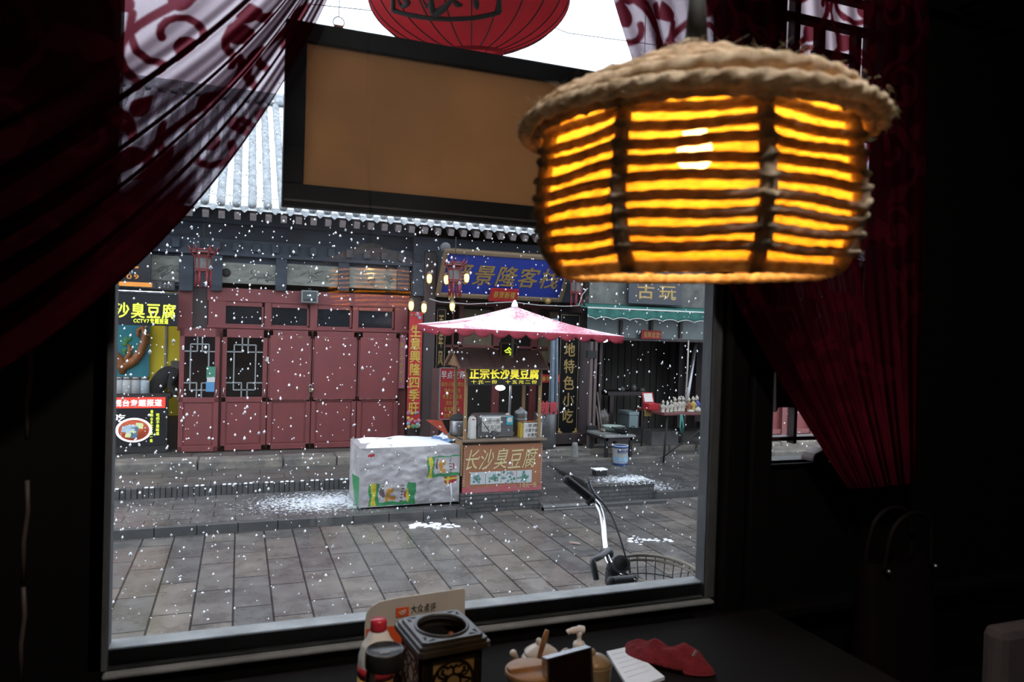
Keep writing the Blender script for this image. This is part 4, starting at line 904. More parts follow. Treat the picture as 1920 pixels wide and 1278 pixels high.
# goods on the counter
def onc(px, Y=11.5): v = at(px, 800, Y); v.z = zc+.001; return v
def hz(px, py, Y): return at(px, py, Y).z-zc
bt = thing('wrapped_paper_bag', 'tall white paper bag of cups standing by the left cart post', 'bag', onc(885, 11.36))
H = hz(885, 780, 11.36)
b = MB(); b.lathe([(.066, 0), (.07, .02), (.068, H*.8), (.06, H*.9), (.052, H*.96)], (0, 0, 0), 12, rot=.26)
b.build('body', m_paper, bt, local=True); b = MB()
for a in range(5): b.prism([(-.05+.02*a, H*.94), (-.03+.02*a, H*.94), (-.036+.02*a, H*(1.0+.04*(a % 2)))], -.01+.008*a, .01+.008*a)
b.box(-.02, .02, -.0705, -.06, H*.86, H*.9, 1); b.build('crimped_top', [m_paper, m_redpap], bt, local=True)
gr = thing('steel_griddle', 'stainless steel griddle box with handwritten price paper on the counter', 'griddle', onc(930, 11.55))
a = at(898, 800, 11.4).x; c = at(963, 800, 11.4).x; H = hz(930, 780, 11.4); g0 = gr.location
MB().box(a, c, 11.42, 11.85, zc+.01, zc+H).build('body', m_steel, gr, bevel=.01)
MB().box(a+.03, c-.03, 11.46, 11.82, zc+H, zc+H+.012).build('lid', m_steel, gr, bevel=.005)
MB().tube([(a-.0, 11.5, zc+H*.4), (a-.05, 11.5, zc+H*.45), (a-.05, 11.7, zc+H*.45), (a, 11.7, zc+H*.4)], .012, 8).build('handle', m_blackm, gr)
A = rect(903, 781, 939, 809, 11.41)
pp_ = MB().grid(lambda u, v: (A[0]+(A[1]-A[0])*u, 11.412-.012*math.sin(u*5+v*3)**2*v, A[3]-(A[3]-A[2])*v-.01*math.sin(u*9)*v), 12, 8).build('price_paper', m_paper, gr, solid=.002)
b = MB(); w = A[1]-A[0]; h = A[3]-A[2]; write(b, '十元一份', A[0]+.1*w, A[1]-.06*w, A[2]+h*.55, A[3]-h*.08, 11.396, bold=0, shear=.2, jit=.05); write(b, '十五元二份', A[0]+.06*w, A[1]-.02*w, A[2]+h*.16, A[3]-h*.54, 11.396, bold=0, shear=.2, jit=.05)
b.build('handwriting', m_blackm, pp_)
b = MB().rbox(950, 780, 962, 796, 11.405, .012, 0).rbox(952, 782, 960, 791, 11.402, .01, 1); b.build('payment_sticker', [M('cyan_sticker', (.05, .5, .6)), m_paper], gr)
c = at(952, 777, 11.5); tag(MB().ball(c+Vector((0, 0, .0)), .04, 12, 8, sz=.8).lathe([(.035, -.06), (.03, 0)], c, 12).build('cream_cup', M('cream_plastic', (.7, .62, .45))), 'small cream cup on top of the steel griddle', 'cup')
wcab = MB().tube([at(x, y, 11.33) for x, y in ((893, 800), (905, 790), (915, 805), (925, 818), (935, 812), (930, 806), (918, 812), (922, 820), (940, 818))], .008, 6); wcab.build('power_cord', m_rubber, gr)
stt = thing('steamer_stack', 'stack of steel steamer trays wrapped in plastic on the counter', 'steamer', onc(976, 11.6))
x = stt.location.x; r = (at(988, 800, 11.6).x-at(965, 800, 11.6).x)/2; H = hz(976, 772, 11.6)
for i in range(4): MB().lathe([(r*.96, H*i/4), (r, H*(i+.1)/4), (r, H*(i+.75)/4), (r*1.04, H*(i+.85)/4), (r*1.0, H*(i+.98)/4)], (0, 0, 0), 24).build('tray', m_steel, stt, local=True)
MB().lathe([(r*1.0, H*.99), (r*.8, H*1.05), (r*.3, H*1.12), (.02, H*1.2), (.001, H*1.21)], (0, 0, 0), 14).build('plastic_wrap', M('grey_plastic_wrap', (.5, .52, .54), (.3, .31, .33), 12, .3), stt, local=True)
ps = thing('paper_sign', 'handwritten white paper sign leaning at the right end of the counter', 'sign', onc(998, 11.34))
A = rect(982, 792, 1016, 817, 11.33); w = A[1]-A[0]; h = A[3]-zc-.002; z0 = zc+.002
MB().box(A[0], A[1], 11.33, 11.345, z0, z0+h).build('sheet', m_paper, ps)
b = MB()
for i, s_ in enumerate(('羊肉', '小笼牛肉包', '水煎包')): write(b, s_, A[0]+w*(.2 if i != 1 else .08), A[0]+w*(.78 if i != 1 else .95), z0+h*(.66-.31*i), z0+h*(.94-.31*i), 11.327, bold=.004, shear=.15, jit=.04)
b.build('handwriting', m_blackm, ps)
MB().box(A[0]-.05, A[0]-.005, 11.345, 11.5, z0, z0+h*.95).build('yellow_backing', M('yellow_board', (.75, .5, .05)), ps)
MB().tube([(A[0], 11.42, z0+h*1.02), (A[1]-.08, 11.4, z0+h*1.06), (A[1]-.06, 11.36, z0+h*1.3)], .009, 6).build('orange_stick', M('orange_stick', (.7, .3, .06)), ps)
kt = thing('kettle', 'dark lidded steel kettle on the left side of the cart counter', 'kettle', onc(855, 11.8)+Vector((-.03, 0, 0)))
MB().lathe([(.13, 0), (.15, .02), (.15, .24), (.14, .27)], (0, 0, 0), 24).build('body', m_steel, kt, local=True)
MB().lathe([(.155, .26), (.15, .3), (.09, .345), (.03, .36), (.03, .39), (.001, .395)], (0, 0, 0), 24).build('lid', m_blackm, kt, local=True)
kt.location.x = at(853, 800, 12.0).x-.0; 
MB().box(kt.location.x-.2, cx0-.03, 11.62, 12.05, zc-.03, zc-.002).build('side_shelf', m_wood, ct)
MB().box(kt.location.x-.16, kt.location.x-.12, 11.7, 11.74, .302, zc-.03).build('side_leg', m_wood, ct)
b = MB().tube([at(866, 806, 11.4), at(873, 798, 11.42)], .02, 8); 
og = thing('orange_flap', 'orange red triangular flap sticking out left of the cart', 'flap', at(835, 800, 11.7))
P = [at(x, y, 11.75) for x, y in ((799, 787), (829, 788), (840, 812), (838, 815))]
b = MB(); b.add([p for p in P]+[p+Vector((0, .03, 0)) for p in P], [(0, 3, 2, 1), (4, 5, 6, 7), (0, 1, 5, 4), (1, 2, 6, 5), (2, 3, 7, 6), (3, 0, 4, 7)]); b.build('panel', M('orange_red_board', (.62, .09, .04), (.5, .07, .035), 4, .5), og)
MB().tube([at(839, 813, 11.76), at(846, 818, 11.72)], .02, 6).build('stick', m_wood, og)

# ================================================================== tarpaulin covered box
tx0, tx1 = at(674, 890, 11.3).x, at(861, 890, 11.3).x; tz0, tz1 = .16, at(770, 838, 11.3).z; ty0, ty1 = 11.3, 12.35
tb = thing('covered_box', 'big box wrapped in wrinkled white rice sack tarpaulin beside the food cart', 'covered box', ((tx0+tx1)/2, 11.8, .13))
def wr(p, s=1.0):
    n1 = noise.noise(Vector(p)*3.1); n2 = noise.noise(Vector((p[0]*9, p[1]*9, p[2]*14))); n3 = abs(noise.noise(Vector((p[0]*6+3, p[1]*6, p[2]*5))))
    return s*(.022*n1+.008*n2-.018*n3)
def facefn(o, du, dv, nrm, amp=1.0):
    o, du, dv, nrm = Vector(o), Vector(du), Vector(dv), Vector(nrm)
    def fn(u, v):
        p = o+du*u+dv*v; e = min(u, 1-u, v, 1-v)*10; e = min(1, e); bulge = .05*math.sin(PI*u)*math.sin(PI*v)
        q = p+nrm*(wr(p)*e*amp+bulge)
        return q
    return fn
def sackmat(u, v):
    x, y = 60+970*u, 830-660*v
    if v > .93: return 0
    wob = 6*math.sin(x*.05+y*.03)
    x += wob; y += 5*math.sin(x*.04)
    def patch(X0, Y0, X1, Y1, endgreen):
        if not (X0 < x < X1 and Y0 < y < Y1): return None
        f = (x-X0)/(X1-X0); g = (y-Y0)/(Y1-Y0)
        if .05 < f < .15: return 2
        if endgreen and f > .80: return 1 if not (.3 < g < .9 and f < .85) else 2
        if f < .21: return 1
        if g > .84 or g < .06 and not endgreen: return 1
        if math.hypot((f-.34)/.11, (g-.35)/.28) < 1 and f < .32: return 5
        if math.hypot((f-.4)/.05, (g-.55)/.35) < 1: return 3
        if .45 < f < .52 and .2 < g < .45 or .46 < f < .56 and .6 < g < .8: return 3
        if .68 < f < .74 and .1 < g < .9 and int(g*14) % 2: return 5
        if .77 < f < .8 and .4 < g < .7: return 4
        return 6
    for a in ((700, 290, 1035, 530, False), (150, 570, 592, 822, True)):
        r = patch(*a)
        if r is not None: return r
    if math.hypot((x-925)/78, (y-555)/62) < 1 and (x-850)/135 > (y-490)/160-.8 and y > 500 and x > 870:
        return 2 if abs(x-915) < 14 or abs(y-560) < 12 else 4
    if 140 < x < 192 and 238 < y < 270: return 4
    return 0
mts = [M('grey_white_sacking', (.58, .555, .56), (.36, .34, .35), 3.5, .45, bump=1.0, bscale=16, lo=.38, hi=.7), M('sack_green', (.05, .33, .12), (.04, .26, .1), 6, .45), M('sack_yellow', (.75, .62, .05)), M('sack_orange', (.7, .33, .05)), M('sack_red', (.5, .03, .05)), M('sack_grey_print', (.16, .12, .14)), M('sack_white', (.62, .6, .6), (.5, .47, .47), 5, .45), m_snow]
b = MB()
ff = facefn((tx0, ty0, tz0), (tx1-tx0, -.02, .02), (0, 0, tz1-tz0), (0, -1, 0), 1.5)
b.grid(ff, 170, 110, mfn=sackmat)
b.grid(facefn((tx0, ty1, tz0), (0, ty0-ty1, 0), (0, 0, tz1-tz0), (-1, 0, 0)), 40, 40, mfn=lambda u, v: 1 if (u > .6 and v < .5) else 0)
b.grid(facefn((tx1, ty0-.02, tz0), (0, ty1-ty0, 0), (0, 0, tz1-tz0), (1, 0, 0)), 30, 30)
b.grid(facefn((tx1, ty1, tz0), (tx0-tx1, 0, 0), (0, 0, tz1-tz0), (0, 1, 0)), 30, 30)
b.grid(facefn((tx0, ty0, tz1), (tx1-tx0, -.02, .0), (0, ty1-ty0, .0), (0, 0, 1), 1.0), 90, 50)
b.build('tarpaulin', mts, tb)
def snowtop(u, v):
    p = Vector((tx0+.03+(tx1-tx0-.06)*u, ty0+.0+(ty1-ty0-.05)*v, tz1)); e = min(1, min(u, 1-u, v+.05, 1-v)*9)
    return (p.x, p.y, tz1+.045*math.sin(PI*u)*math.sin(PI*v)+.004+.018*e+.03*noise.noise(p*4)*e-.025*(1-e))
b = MB().grid(snowtop, 60, 40, mfn=lambda u, v: 0); tag(b.build('snow_cover', m_snow, tb), None)
def bluef(u, v):
    p = at(812+50*u-14*v, 838-16*u-10*v*math.sin(PI*u)-6*v, 11.6+.25*v); return (p.x, p.y, p.z+.05*noise.noise(Vector((u*5, v*5, 1))))
tag(MB().grid(bluef, 24, 10, mfn=lambda u, v: 1 if (math.sin(u*9+v*4) > .55) else 0).build('crumpled_bag', [M('blue_plastic', (.05, .2, .5), (.3, .45, .6), 8, .4), m_snow], solid=.01), 'crumpled blue plastic bag lying on the snowy covered box', 'bag')
def tealf(u, v):
    p = at(775+40*u, 836-5*v, 11.55+.35*v); return (p.x, p.y, p.z+.03+.02*noise.noise(Vector((u*6, v*6, 3))))
tag(MB().grid(tealf, 16, 8).build('teal_plastic_sheet', M('teal_plastic', (.05, .22, .24), (.25, .4, .42), 8, .4), solid=.01), 'strip of teal plastic sheet under snow on the covered box', 'plastic sheet')
b = MB().box(tx0+.25, tx1-.1, ty0+.08, ty1-.1, .131, .2); b.build('base_pallet', m_blackm, tb)
MB().tube([at(845, 905, 11.18), at(847, 930, 11.17), at(844, 948, 11.18)], .012, 6).build('tie_rope', m_white, tb)

# ================================================================== bicycle parked outside the window
ZP = 1.30
struct('floor_terrace', MB().box(-14, 26, 1.75, 3.7, -.3, ZP), platplain)
bc = thing('bicycle', 'parked city bicycle with chrome handlebar and front basket outside the window', 'bicycle', (1.9, 2.6, ZP))
P3 = lambda x, y, Y: at(x, y, Y)
Yc = 2.45
clamp = P3(1152, 1062, Yc)
bar = [clamp, P3(1143, 1055, Yc+.02), P3(1137, 1040, Yc+.05), P3(1133, 1010, Yc+.13), P3(1131, 985, Yc+.19), P3(1127, 962, Yc+.24), P3(1119, 944, Yc+.28), P3(1108, 935, Yc+.30)]
# smooth the bar
def smooth(P, n=6):
    P = [Vector(p) for p in P]; out = []
    for i in range(len(P)-1):
        p0, p1, p2, p3 = P[max(0, i-1)], P[i], P[i+1], P[min(len(P)-1, i+2)]
        for k in range(n):
            t = k/n; out.append(.5*((2*p1)+(p2-p0)*t+(2*p0-5*p1+4*p2-p3)*t*t+(3*p1-p0-3*p2+p3)*t**3))
    out.append(P[-1]); return out
g0, g1 = P3(1107, 934, Yc+.30), P3(1063, 899, Yc+.33)
barR = [clamp, clamp+Vector((.02, -.05, -.02)), clamp+Vector((-.0, -.16, -.0)), clamp+Vector((-.06, -.25, .03))]
MB().tube(smooth(bar), .0125, 14).tube(smooth(barR), .0125, 14).build('handlebar', m_chrome, bc)
def grip(a, c):
    n = 22; pts = [a.lerp(c, i/n) for i in range(n+1)]; r = [.0175+.0012*(i % 2) for i in range(n+1)]; r[0] = .021; r[-1] = .019
    MB().tube(pts, r, 14).ball(c, .0185, 12, 8).build('grip', m_rubber, bc)
grip(g0, g1)
ng0, ng1 = clamp+Vector((-.05, -.23, .03)), clamp+Vector((-.15, -.25, .04)); grip(ng0, ng1)
MB().tube([P3(1110, 940, Yc+.295), P3(1104, 934, Yc+.30)], .023, 14).build('brake_clamp', m_blackm, bc)
lev = [P3(1128, 940, Yc+.26), P3(1116, 928, Yc+.27), P3(1108, 916, Yc+.28), P3(1104, 905, Yc+.29), P3(1103, 902, Yc+.29)]
MB().tube(smooth(lev), [.006]*10+[.008]*10+[.009]*5, 8).build('brake_lever', M('grey_lever_alloy', (.35, .38, .4), (.28, .3, .32), 9, .35, metal=.7), bc)
MB().tube(smooth([P3(1128, 940, Yc+.26), P3(1146, 965, Yc+.22), P3(1160, 1000, Yc+.15), P3(1172, 1040, Yc+.1), P3(1183, 1082, Yc+.08), P3(1186, 1110, Yc+.07)]), .0035, 8).build('brake_cable', m_rubber, bc)
# stem, lamp bracket and bell
MB().lathe([(.02, -.5), (.02, -.05), (.026, -.04), (.026, 0)], clamp+Vector((-.01, 0, -.02)), 14).tube([clamp+Vector((-.01, 0, -.02)), clamp+Vector((.0, 0, .005))], .027, 14).build('stem', m_blackm, bc)
br_ = MB().tube(smooth([P3(1118, 1085, Yc-.03), P3(1113, 1060, Yc-.03), P3(1112, 1050, Yc-.02), P3(1125, 1043, Yc+.0), P3(1142, 1030, Yc+.05)]), .012, 10); br_.build('bracket', M('dark_grey_bracket', (.06, .065, .07), (.09, .095, .1), 8, .4), bc)
MB().tube([P3(1146, 1036, Yc+.06), P3(1130, 1037, Yc+.06)], .02, 12).build('bar_clamp', MATS['dark_grey_bracket'], bc)
bp_ = P3(1164, 1057, Yc-.03)
ax = (Vector((0, 0, EYE))-bp_).normalized()
MB().tube([bp_-ax*.03, bp_-ax*.01, bp_, bp_+ax*.004, bp_+ax*.0045], [.012, .03, .034, .034, .027], 22, cap=True).build('bell', MATS['dark_grey_bracket'], bc)
MB().tube([bp_+ax*.005, bp_+ax*.006], .024, 20).build('bell_face', m_blackm, bc)
# basket: oval wire rim, vertical wires, base
bcx, bcy, bz = P3(1222, 1100, 2.75).x, 2.72, P3(1222, 1038, 2.75).z
bz = P3(1225, 1040, 2.9).z
el = lambda r, z, sx=1.0: [(bcx+r*.175*math.cos(a)*sx, bcy+r*.2*math.sin(a), z) for a in np.linspace(0, 2*PI, 40, endpoint=False)]
m_wick = M('tan_rim_wrap', (.42, .36, .27), (.3, .26, .2), 30, .7)
bk_ = MB().tube(el(1, bz), .008, 8, closed=True).tube(el(.97, bz-.02), .006, 6, closed=True).build('basket_rim', m_wick, bc)
b = MB()
for i in range(26):
    a = 2*PI*i/26; b.tube([(bcx+.175*math.cos(a), bcy+.2*math.sin(a), bz), (bcx+.13*math.cos(a), bcy+.15*math.sin(a), bz-.24)], .0025, 5)
for k in range(3): b.tube(el(1-.09*k-.08, bz-.08*k-.08), .0025, 5, closed=True)
b.tube(el(.75, bz-.24), .003, 5, closed=True)
for i in range(6): b.tube([(bcx-.13+.05*i, bcy-.12, bz-.24), (bcx-.13+.05*i, bcy+.12, bz-.24)], .0025, 5)
b.build('basket_wires', m_blackm, bc)
# fork, wheels, frame (below the sill line)
hx, hy = clamp.x, clamp.y
R = .32
def wheel(x):
    c = (x, hy, ZP+R)
    b = MB(); b.tube([(x+R*.97*math.cos(a), hy, ZP+R+R*.97*math.sin(a)) for a in np.linspace(0, 2*PI, 40, endpoint=False)], .018, 10, closed=True); w_ = b.build('wheel', m_rubber, bc)
    b = MB()
    for i in range(14): a = 2*PI*i/14; b.tube([(x+.02*math.cos(a), hy+.02*(-1)**i, ZP+R+.02*math.sin(a)), (x+R*.93*math.cos(a), hy, ZP+R+R*.93*math.sin(a))], .0015, 4)
    b.cyl((x, hy-.05, ZP+R), (x, hy+.05, ZP+R), .02, 10); b.build('spokes', m_chrome, w_)
wheel(hx+.2); wheel(hx-.85)
b = MB(); top = Vector((hx-.01, hy, clamp.z-.25)); bbk = Vector((hx-.42, hy, ZP+.28)); seat = Vector((hx-.55, hy, ZP+.55))
b.tube([top, bbk], .017, 10).tube([top+Vector((0, 0, -.06)), seat+Vector((0.02, 0, -.1))], .015, 10).tube([bbk, seat], .015, 10).tube([bbk, (hx-.85, hy-.05, ZP+R)], .01, 8).tube([seat+Vector((0, 0, -.1)), (hx-.85, hy-.05, ZP+R)], .009, 8).tube([bbk, (hx-.85, hy+.05, ZP+R)], .01, 8).tube([seat+Vector((0, 0, -.1)), (hx-.85, hy+.05, ZP+R)], .009, 8)
b.tube([top, top+Vector((.03, 0, -.2))], .02, 10)
for s in (-1, 1): b.tube([top+Vector((.03, .0, -.2)), top+Vector((.05, .06*s, -.24)), (hx+.2, hy+.06*s, ZP+R)], .011, 8)
b.build('frame', M('dark_green_frame', (.03, .06, .05), (.025, .05, .04), 5, .3), bc)
MB().ball(seat+Vector((-.02, 0, .03)), .11, 14, 8, sy=.7, sz=.3).build('saddle', m_rubber, bc)
b = MB().cyl(bbk+Vector((0, -.07, 0)), bbk+Vector((0, .07, 0)), .02, 10).tube([bbk+Vector((0, -.07, 0)), bbk+Vector((.1, -.09, -.13))], .009, 8).tube([bbk+Vector((0, .07, 0)), bbk+Vector((-.1, .09, .13))], .009, 8).box(bbk.x+.05, bbk.x+.15, hy-.16, hy-.09, bbk.z-.15, bbk.z-.125); b.build('crank', m_chrome, bc)
MB().tube([(hx-.4, hy+.05, ZP+.3), (hx-.5, hy+.2, ZP+.01)], .009, 8).build('kickstand', m_chrome, bc)

# ================================================================== person bending behind the stall counter
def person():
    Yp = 15.95; c = at(290, 700, Yp); FL = 1.02
    J = {}; pts = []; edges = []; rad = []
    def V(p, r): pts.append(tuple(p)); rad.append(r); return len(pts)-1
    pel = Vector((c.x, Yp, at(290, 708, Yp).z))
    sh = Vector((at(331, 690, Yp).x, Yp, at(331, 693, Yp).z))
    i0 = V(pel+Vector((.02, 0, -.02)), .21); i1 = V(pel.lerp(sh, .4)+Vector((0, 0, .03)), .2); i2 = V(pel.lerp(sh, .8)+Vector((0, 0, .01)), .19); i3 = V(sh+Vector((.1, 0, 0)), .09)
    edges += [(i0, i1), (i1, i2), (i2, i3)]
    hd = sh+Vector((.26, -.02, -.06)); i4 = V(sh+Vector((.17, 0, -.03)), .06); i5 = V(hd, .10); i6 = V(hd+Vector((.09, 0, -.05)), .085); edges += [(i3, i4), (i4, i5), (i5, i6)]
    for s in (-1, 1):
        a = V(pel+Vector((0.02, .1*s, -.22)), .17); k = V(pel+Vector((.03, .1*s, -.52)), .11); an = V(Vector((pel.x-.02, Yp+.11*s, FL+.09)), .06); to = V(Vector((pel.x+.14, Yp+.12*s, FL+.045)), .045)
        edges += [(i0, a), (a, k), (k, an), (an, to)]
        s0 = V(sh+Vector((-.02, .2*s, -.02)), .085)
        el_ = at(318, 722, Yp-.25) if s < 0 else sh+Vector((-.02, .24, -.3))
        wr_ = at(332, 744, Yp-.32) if s < 0 else sh+Vector((.1, .22, -.5))
        e = V(el_, .065); wv = V(wr_, .05); edges += [(i2, s0), (s0, e), (e, wv)]
        J[s] = (Vector(el_), Vector(wr_))
    me = bpy.data.meshes.new('person'); me.from_pydata(pts, edges, [])
    o = bpy.data.objects.new('person', me); COL.objects.link(o)
    sk = o.modifiers.new('skin', 'SKIN'); sk.use_smooth_shade = True
    for i, d in enumerate(me.skin_vertices[0].data): d.radius = (rad[i], rad[i]); d.use_root = (i == 0)
    q = o.modifiers.new('sub', 'SUBSURF'); q.levels = 2; q.render_levels = 2
    me.materials.append(M('black_coat', (.016, .016, .018), (.026, .026, .028), 12, .9))
    tag(o, 'person in a black coat bending forward behind the snack stall counter', 'person')
    # hood, hair, face and hands
    def hoodf(u, v): a = -1.5+3.0*u; p = sh+Vector((-.10+.2*v, .17*math.sin(a), .17*math.cos(a)+.0)); return p
    MB().grid(hoodf, 14, 8).build('hood', M('grey_brown_hood', (.14, .13, .12), (.1, .09, .08), 20, .9), o, solid=.02)
    skin = M('skin', (.5, .32, .24), (.45, .28, .2), 9, .5)
    MB().ball(hd+Vector((.12, 0, -.04)), .085, 14, 10, sz=1.2).ball(hd+Vector((.2, 0, -.06)), .018, 8, 6).ball(hd+Vector((.12, .085, -.03)), .02, 8, 6, sz=1.6, sy=.5).ball(hd+Vector((.12, -.085, -.03)), .02, 8, 6, sz=1.6, sy=.5).build('face', skin, o)
    MB().ball(hd+Vector((.08, 0, .0)), .112, 14, 10).build('hair', m_blackm, o)
    MB().ball(hd+Vector((.195, .03, -.04)), .011, 8, 6).ball(hd+Vector((.195, -.03, -.04)), .011, 8, 6).box(hd.x+.19, hd.x+.2, hd.y-.02, hd.y+.02, hd.z-.115, hd.z-.108).build('eyes_and_mouth', m_blackm, o)
    for s in (-1, 1):
        el_, w_ = J[s]; d = (w_-el_).normalized(); sd = d.cross(Vector((0, 1, 0))).normalized(); y_ = Vector((0, 1, 0))
        b = MB().ball(w_+d*.06, .042, 10, 8, sy=.6)
        for k, L_ in enumerate((.07, .08, .075, .06)):
            p = w_+d*.09+y_*(-.03+.02*k); b.tube([p, p+d*L_*.5, p+d*L_*.9+sd*.02], [.009, .0085, .006], 7)
        b.tube([w_+d*.04-y_*.035, w_+d*.08-y_*.06, w_+d*.11-y_*.055], [.011, .01, .007], 7); b.build('hand', skin, o)
person()
TONE = 1.0
# ================================================================== our own room: dark timber wall with the windows
WY = 1.60; FLZ = 1.53
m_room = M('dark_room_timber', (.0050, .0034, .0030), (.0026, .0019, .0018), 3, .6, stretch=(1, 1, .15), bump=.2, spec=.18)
m_jamb = M('grey_weathered_jamb', (.085, .087, .09), (.05, .05, .052), 14, .8, bump=.5, stretch=(1, 1, .4))
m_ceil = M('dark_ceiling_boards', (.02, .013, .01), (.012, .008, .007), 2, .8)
wx0, wx1 = -.238, 1.172
zl_in = at(770, 1190, 1.62).z
zl_l, zl_r = at(215, 1264, 1.60).z, at(1330, 1113, 1.60).z
zs_l, zs_r = at(215, 1222, 1.615).z, at(1310, 1084, 1.615).z
zl, zs = (zl_l+zl_r)/2-.003, (zs_l+zs_r)/2
print('sill z', zl_l, zl_r, zs_l, zs_r, 'jamb', at(232, 500, WY).x, at(1343, 800, WY).x, at(1315, 800, 1.7).x)
ztop_ = 4.15
sx0, sx1 = at(1447, 760, WY).x, at(1662, 100, WY).x
sz0 = at(1490, 868, WY).z
WT = 1.65
xL, xR = -2.6, 2.9
b = MB()
b.box(xL, wx0, WY, WT, FLZ-.3, 5.2)                     # left of the big window
b.box(wx0, wx1, WY, WT, FLZ-.3, zl)                      # below
b.box(wx0, sx1, WY, WT, ztop_, 5.2)                      # head
b.box(wx1+.028, sx0, WY, WT, FLZ-.3, ztop_)              # post
b.box(wx1, wx1+.028, WY, WT, FLZ-.3, zl)
b.box(sx0, sx1, WY, WT, FLZ-.3, sz0)
b.box(sx1, xR, WY, WT, FLZ-.3, 5.2)
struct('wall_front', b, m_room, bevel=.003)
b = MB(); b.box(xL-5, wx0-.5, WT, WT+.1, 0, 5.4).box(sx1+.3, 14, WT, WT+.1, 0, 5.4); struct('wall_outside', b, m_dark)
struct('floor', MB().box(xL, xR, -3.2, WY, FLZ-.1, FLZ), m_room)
m_plw = M('bounce_cream_plaster', (.45, .40, .33), (.4, .35, .29), 2, .9)  # unseen walls and ceiling kept pale to bounce light into the room
struct('ceiling', MB().box(xL, xR, -3.2, WY, 4.5, 4.6), m_plw)
struct('wall_back', MB().box(xL, xR, -3.3, -3.2, FLZ-.1, 4.6), m_plw)
struct('wall_left', MB().box(xL-.1, xL, -3.3, WT, FLZ-.1, 4.6), m_plw)
struct('wall_right', MB().box(xR, xR+.1, -3.3, WT, FLZ-.1, 4.6), m_room)
# big window: jambs, stepped sill, outer rail and the dusty pane
m_ledge = M('daylit_grey_cap', (.42, .42, .41), (.27, .27, .265), 9, .8, bump=.4)  # lighter grey puts the daylight on cap and ledge into their colour
w1 = MB().box(wx1, wx1+.03, WY-.0, WT+.0, zl, ztop_).box(wx0-.03, wx0+.008, WY+.0, WT+.0, zl, ztop_).box(wx0, wx1, WY+.01, WT+.03, ztop_-.05, ztop_)
w1 = struct('window_1', w1, m_jamb, bevel=.004)
s = MB().box(wx0, wx1+.02, WY-.016, WT+.0, zl-.011, zl).build('ledge', M('daylit_grey_ledge', (.27, .27, .265), (.17, .17, .168), 9, .8, bump=.4), w1, bevel=.006); s['kind'] = 'structure'
s = MB().box(wx0-.02, wx1+.01, 1.617, 1.649, zl-.05, zs-.005).build('outer_rail', m_room, w1); s['kind'] = 'structure'  # riser coloured near black, as its upright face stays in shade
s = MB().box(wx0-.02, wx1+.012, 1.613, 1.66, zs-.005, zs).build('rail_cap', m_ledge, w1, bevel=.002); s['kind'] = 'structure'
m_glass = MGLASS('dusty_window_glass', 2.0, (.97, .98, 1.0), .015, .012)
g = MB().box(wx0+.004, wx1, 1.604, 1.609, zl, ztop_-.05).build('window_glass', m_glass, w1); g['kind'] = 'structure'
# head board, posts and trims inside
b = MB().box(wx1+.03, wx1+.10, WY-.03, WY, FLZ, ztop_); b.box(sx0-.085, sx0-.01, WY-.025, WY, FLZ, ztop_)
struct('trim_posts', b, m_room, bevel=.01)
a = at(1345, 1150, WY-.03); c = at(1620, 1096, WY-.03)
struct('trim_rail', MB().box(wx1-.05, xR, WY-.05, WY, a.z-.03, a.z), m_room, bevel=.006)
struct('trim_sill_board', MB().box(xL, wx1+.02, WY-.06, WY, zl-.075, zl-.045), m_room, bevel=.006)
# lighter plaster seam in the left wall
b = MB(); 
for (x0, y0, x1, y1) in ((57, 655, 51, 820), (51, 900, 44, 1090), (44, 1100, 40, 1278)):
    p, q = at(x0, y0, WY), at(x1, y1, WY); b.tube([p, p.lerp(q, .3)+Vector((.003, 0, 0)), p.lerp(q, .6)-Vector((.002, 0, 0)), q], .0045, 6)
struct('trim_plaster_seam', b, M('pinkish_plaster_seam', (.07, .045, .04)))
# small lattice window
w2 = MB(); t = .018
zt2 = ztop_
def V2(px, y0, y1, wd=.018): 
    p, q = at(px, y0, WY+.04), at(px, y1, WY+.04); x = at(px, (y0+y1)/2, WY+.04).x; w2.box(x-wd/2, x+wd/2, WY+.02, WY+.05, min(p.z, q.z), max(p.z, q.z))
def H2(x0, x1, y, wd=.018):
    z = at((x0+x1)/2, y, WY+.04).z; w2.box(at(x0, y, WY+.04).x, at(x1, y, WY+.04).x, WY+.02, WY+.05, z-wd/2, z+wd/2)
XL2, XR2 = sx0, sx1
V2(1483, -300, 640, .02); V2(1632, -300, 160, .02); V2(1523, 45, 700, .02); V2(1594, 60, 500, .02)
for y in (-160, 38, 250, 450, 640): H2(1447, 1668, y+ (12 if y < 200 else 0), .018)
H2(1523, 1594, 106, .018); H2(1460, 1668, -2, .014); H2(1523, 1594, 320, .018)
H2(1447, 1540, 758, .012); w2.box(at(1484, 760, WY+.04).x-.006, at(1484, 760, WY+.04).x+.006, WY+.02, WY+.05, sz0+.05, at(1484, 640, WY+.04).z)
z815 = at(1490, 817, WY+.04).z; w2.box(sx0, sx1, WY+.02, WY+.06, z815-.010, z815+.002)
V2(1600, 500, 812, .018); V2(1655, 160, 860, .016)
w2o = struct('window_2', w2, M('dark_red_lattice', (.05, .018, .018), (.035, .012, .012), 6, .6), bevel=.003)
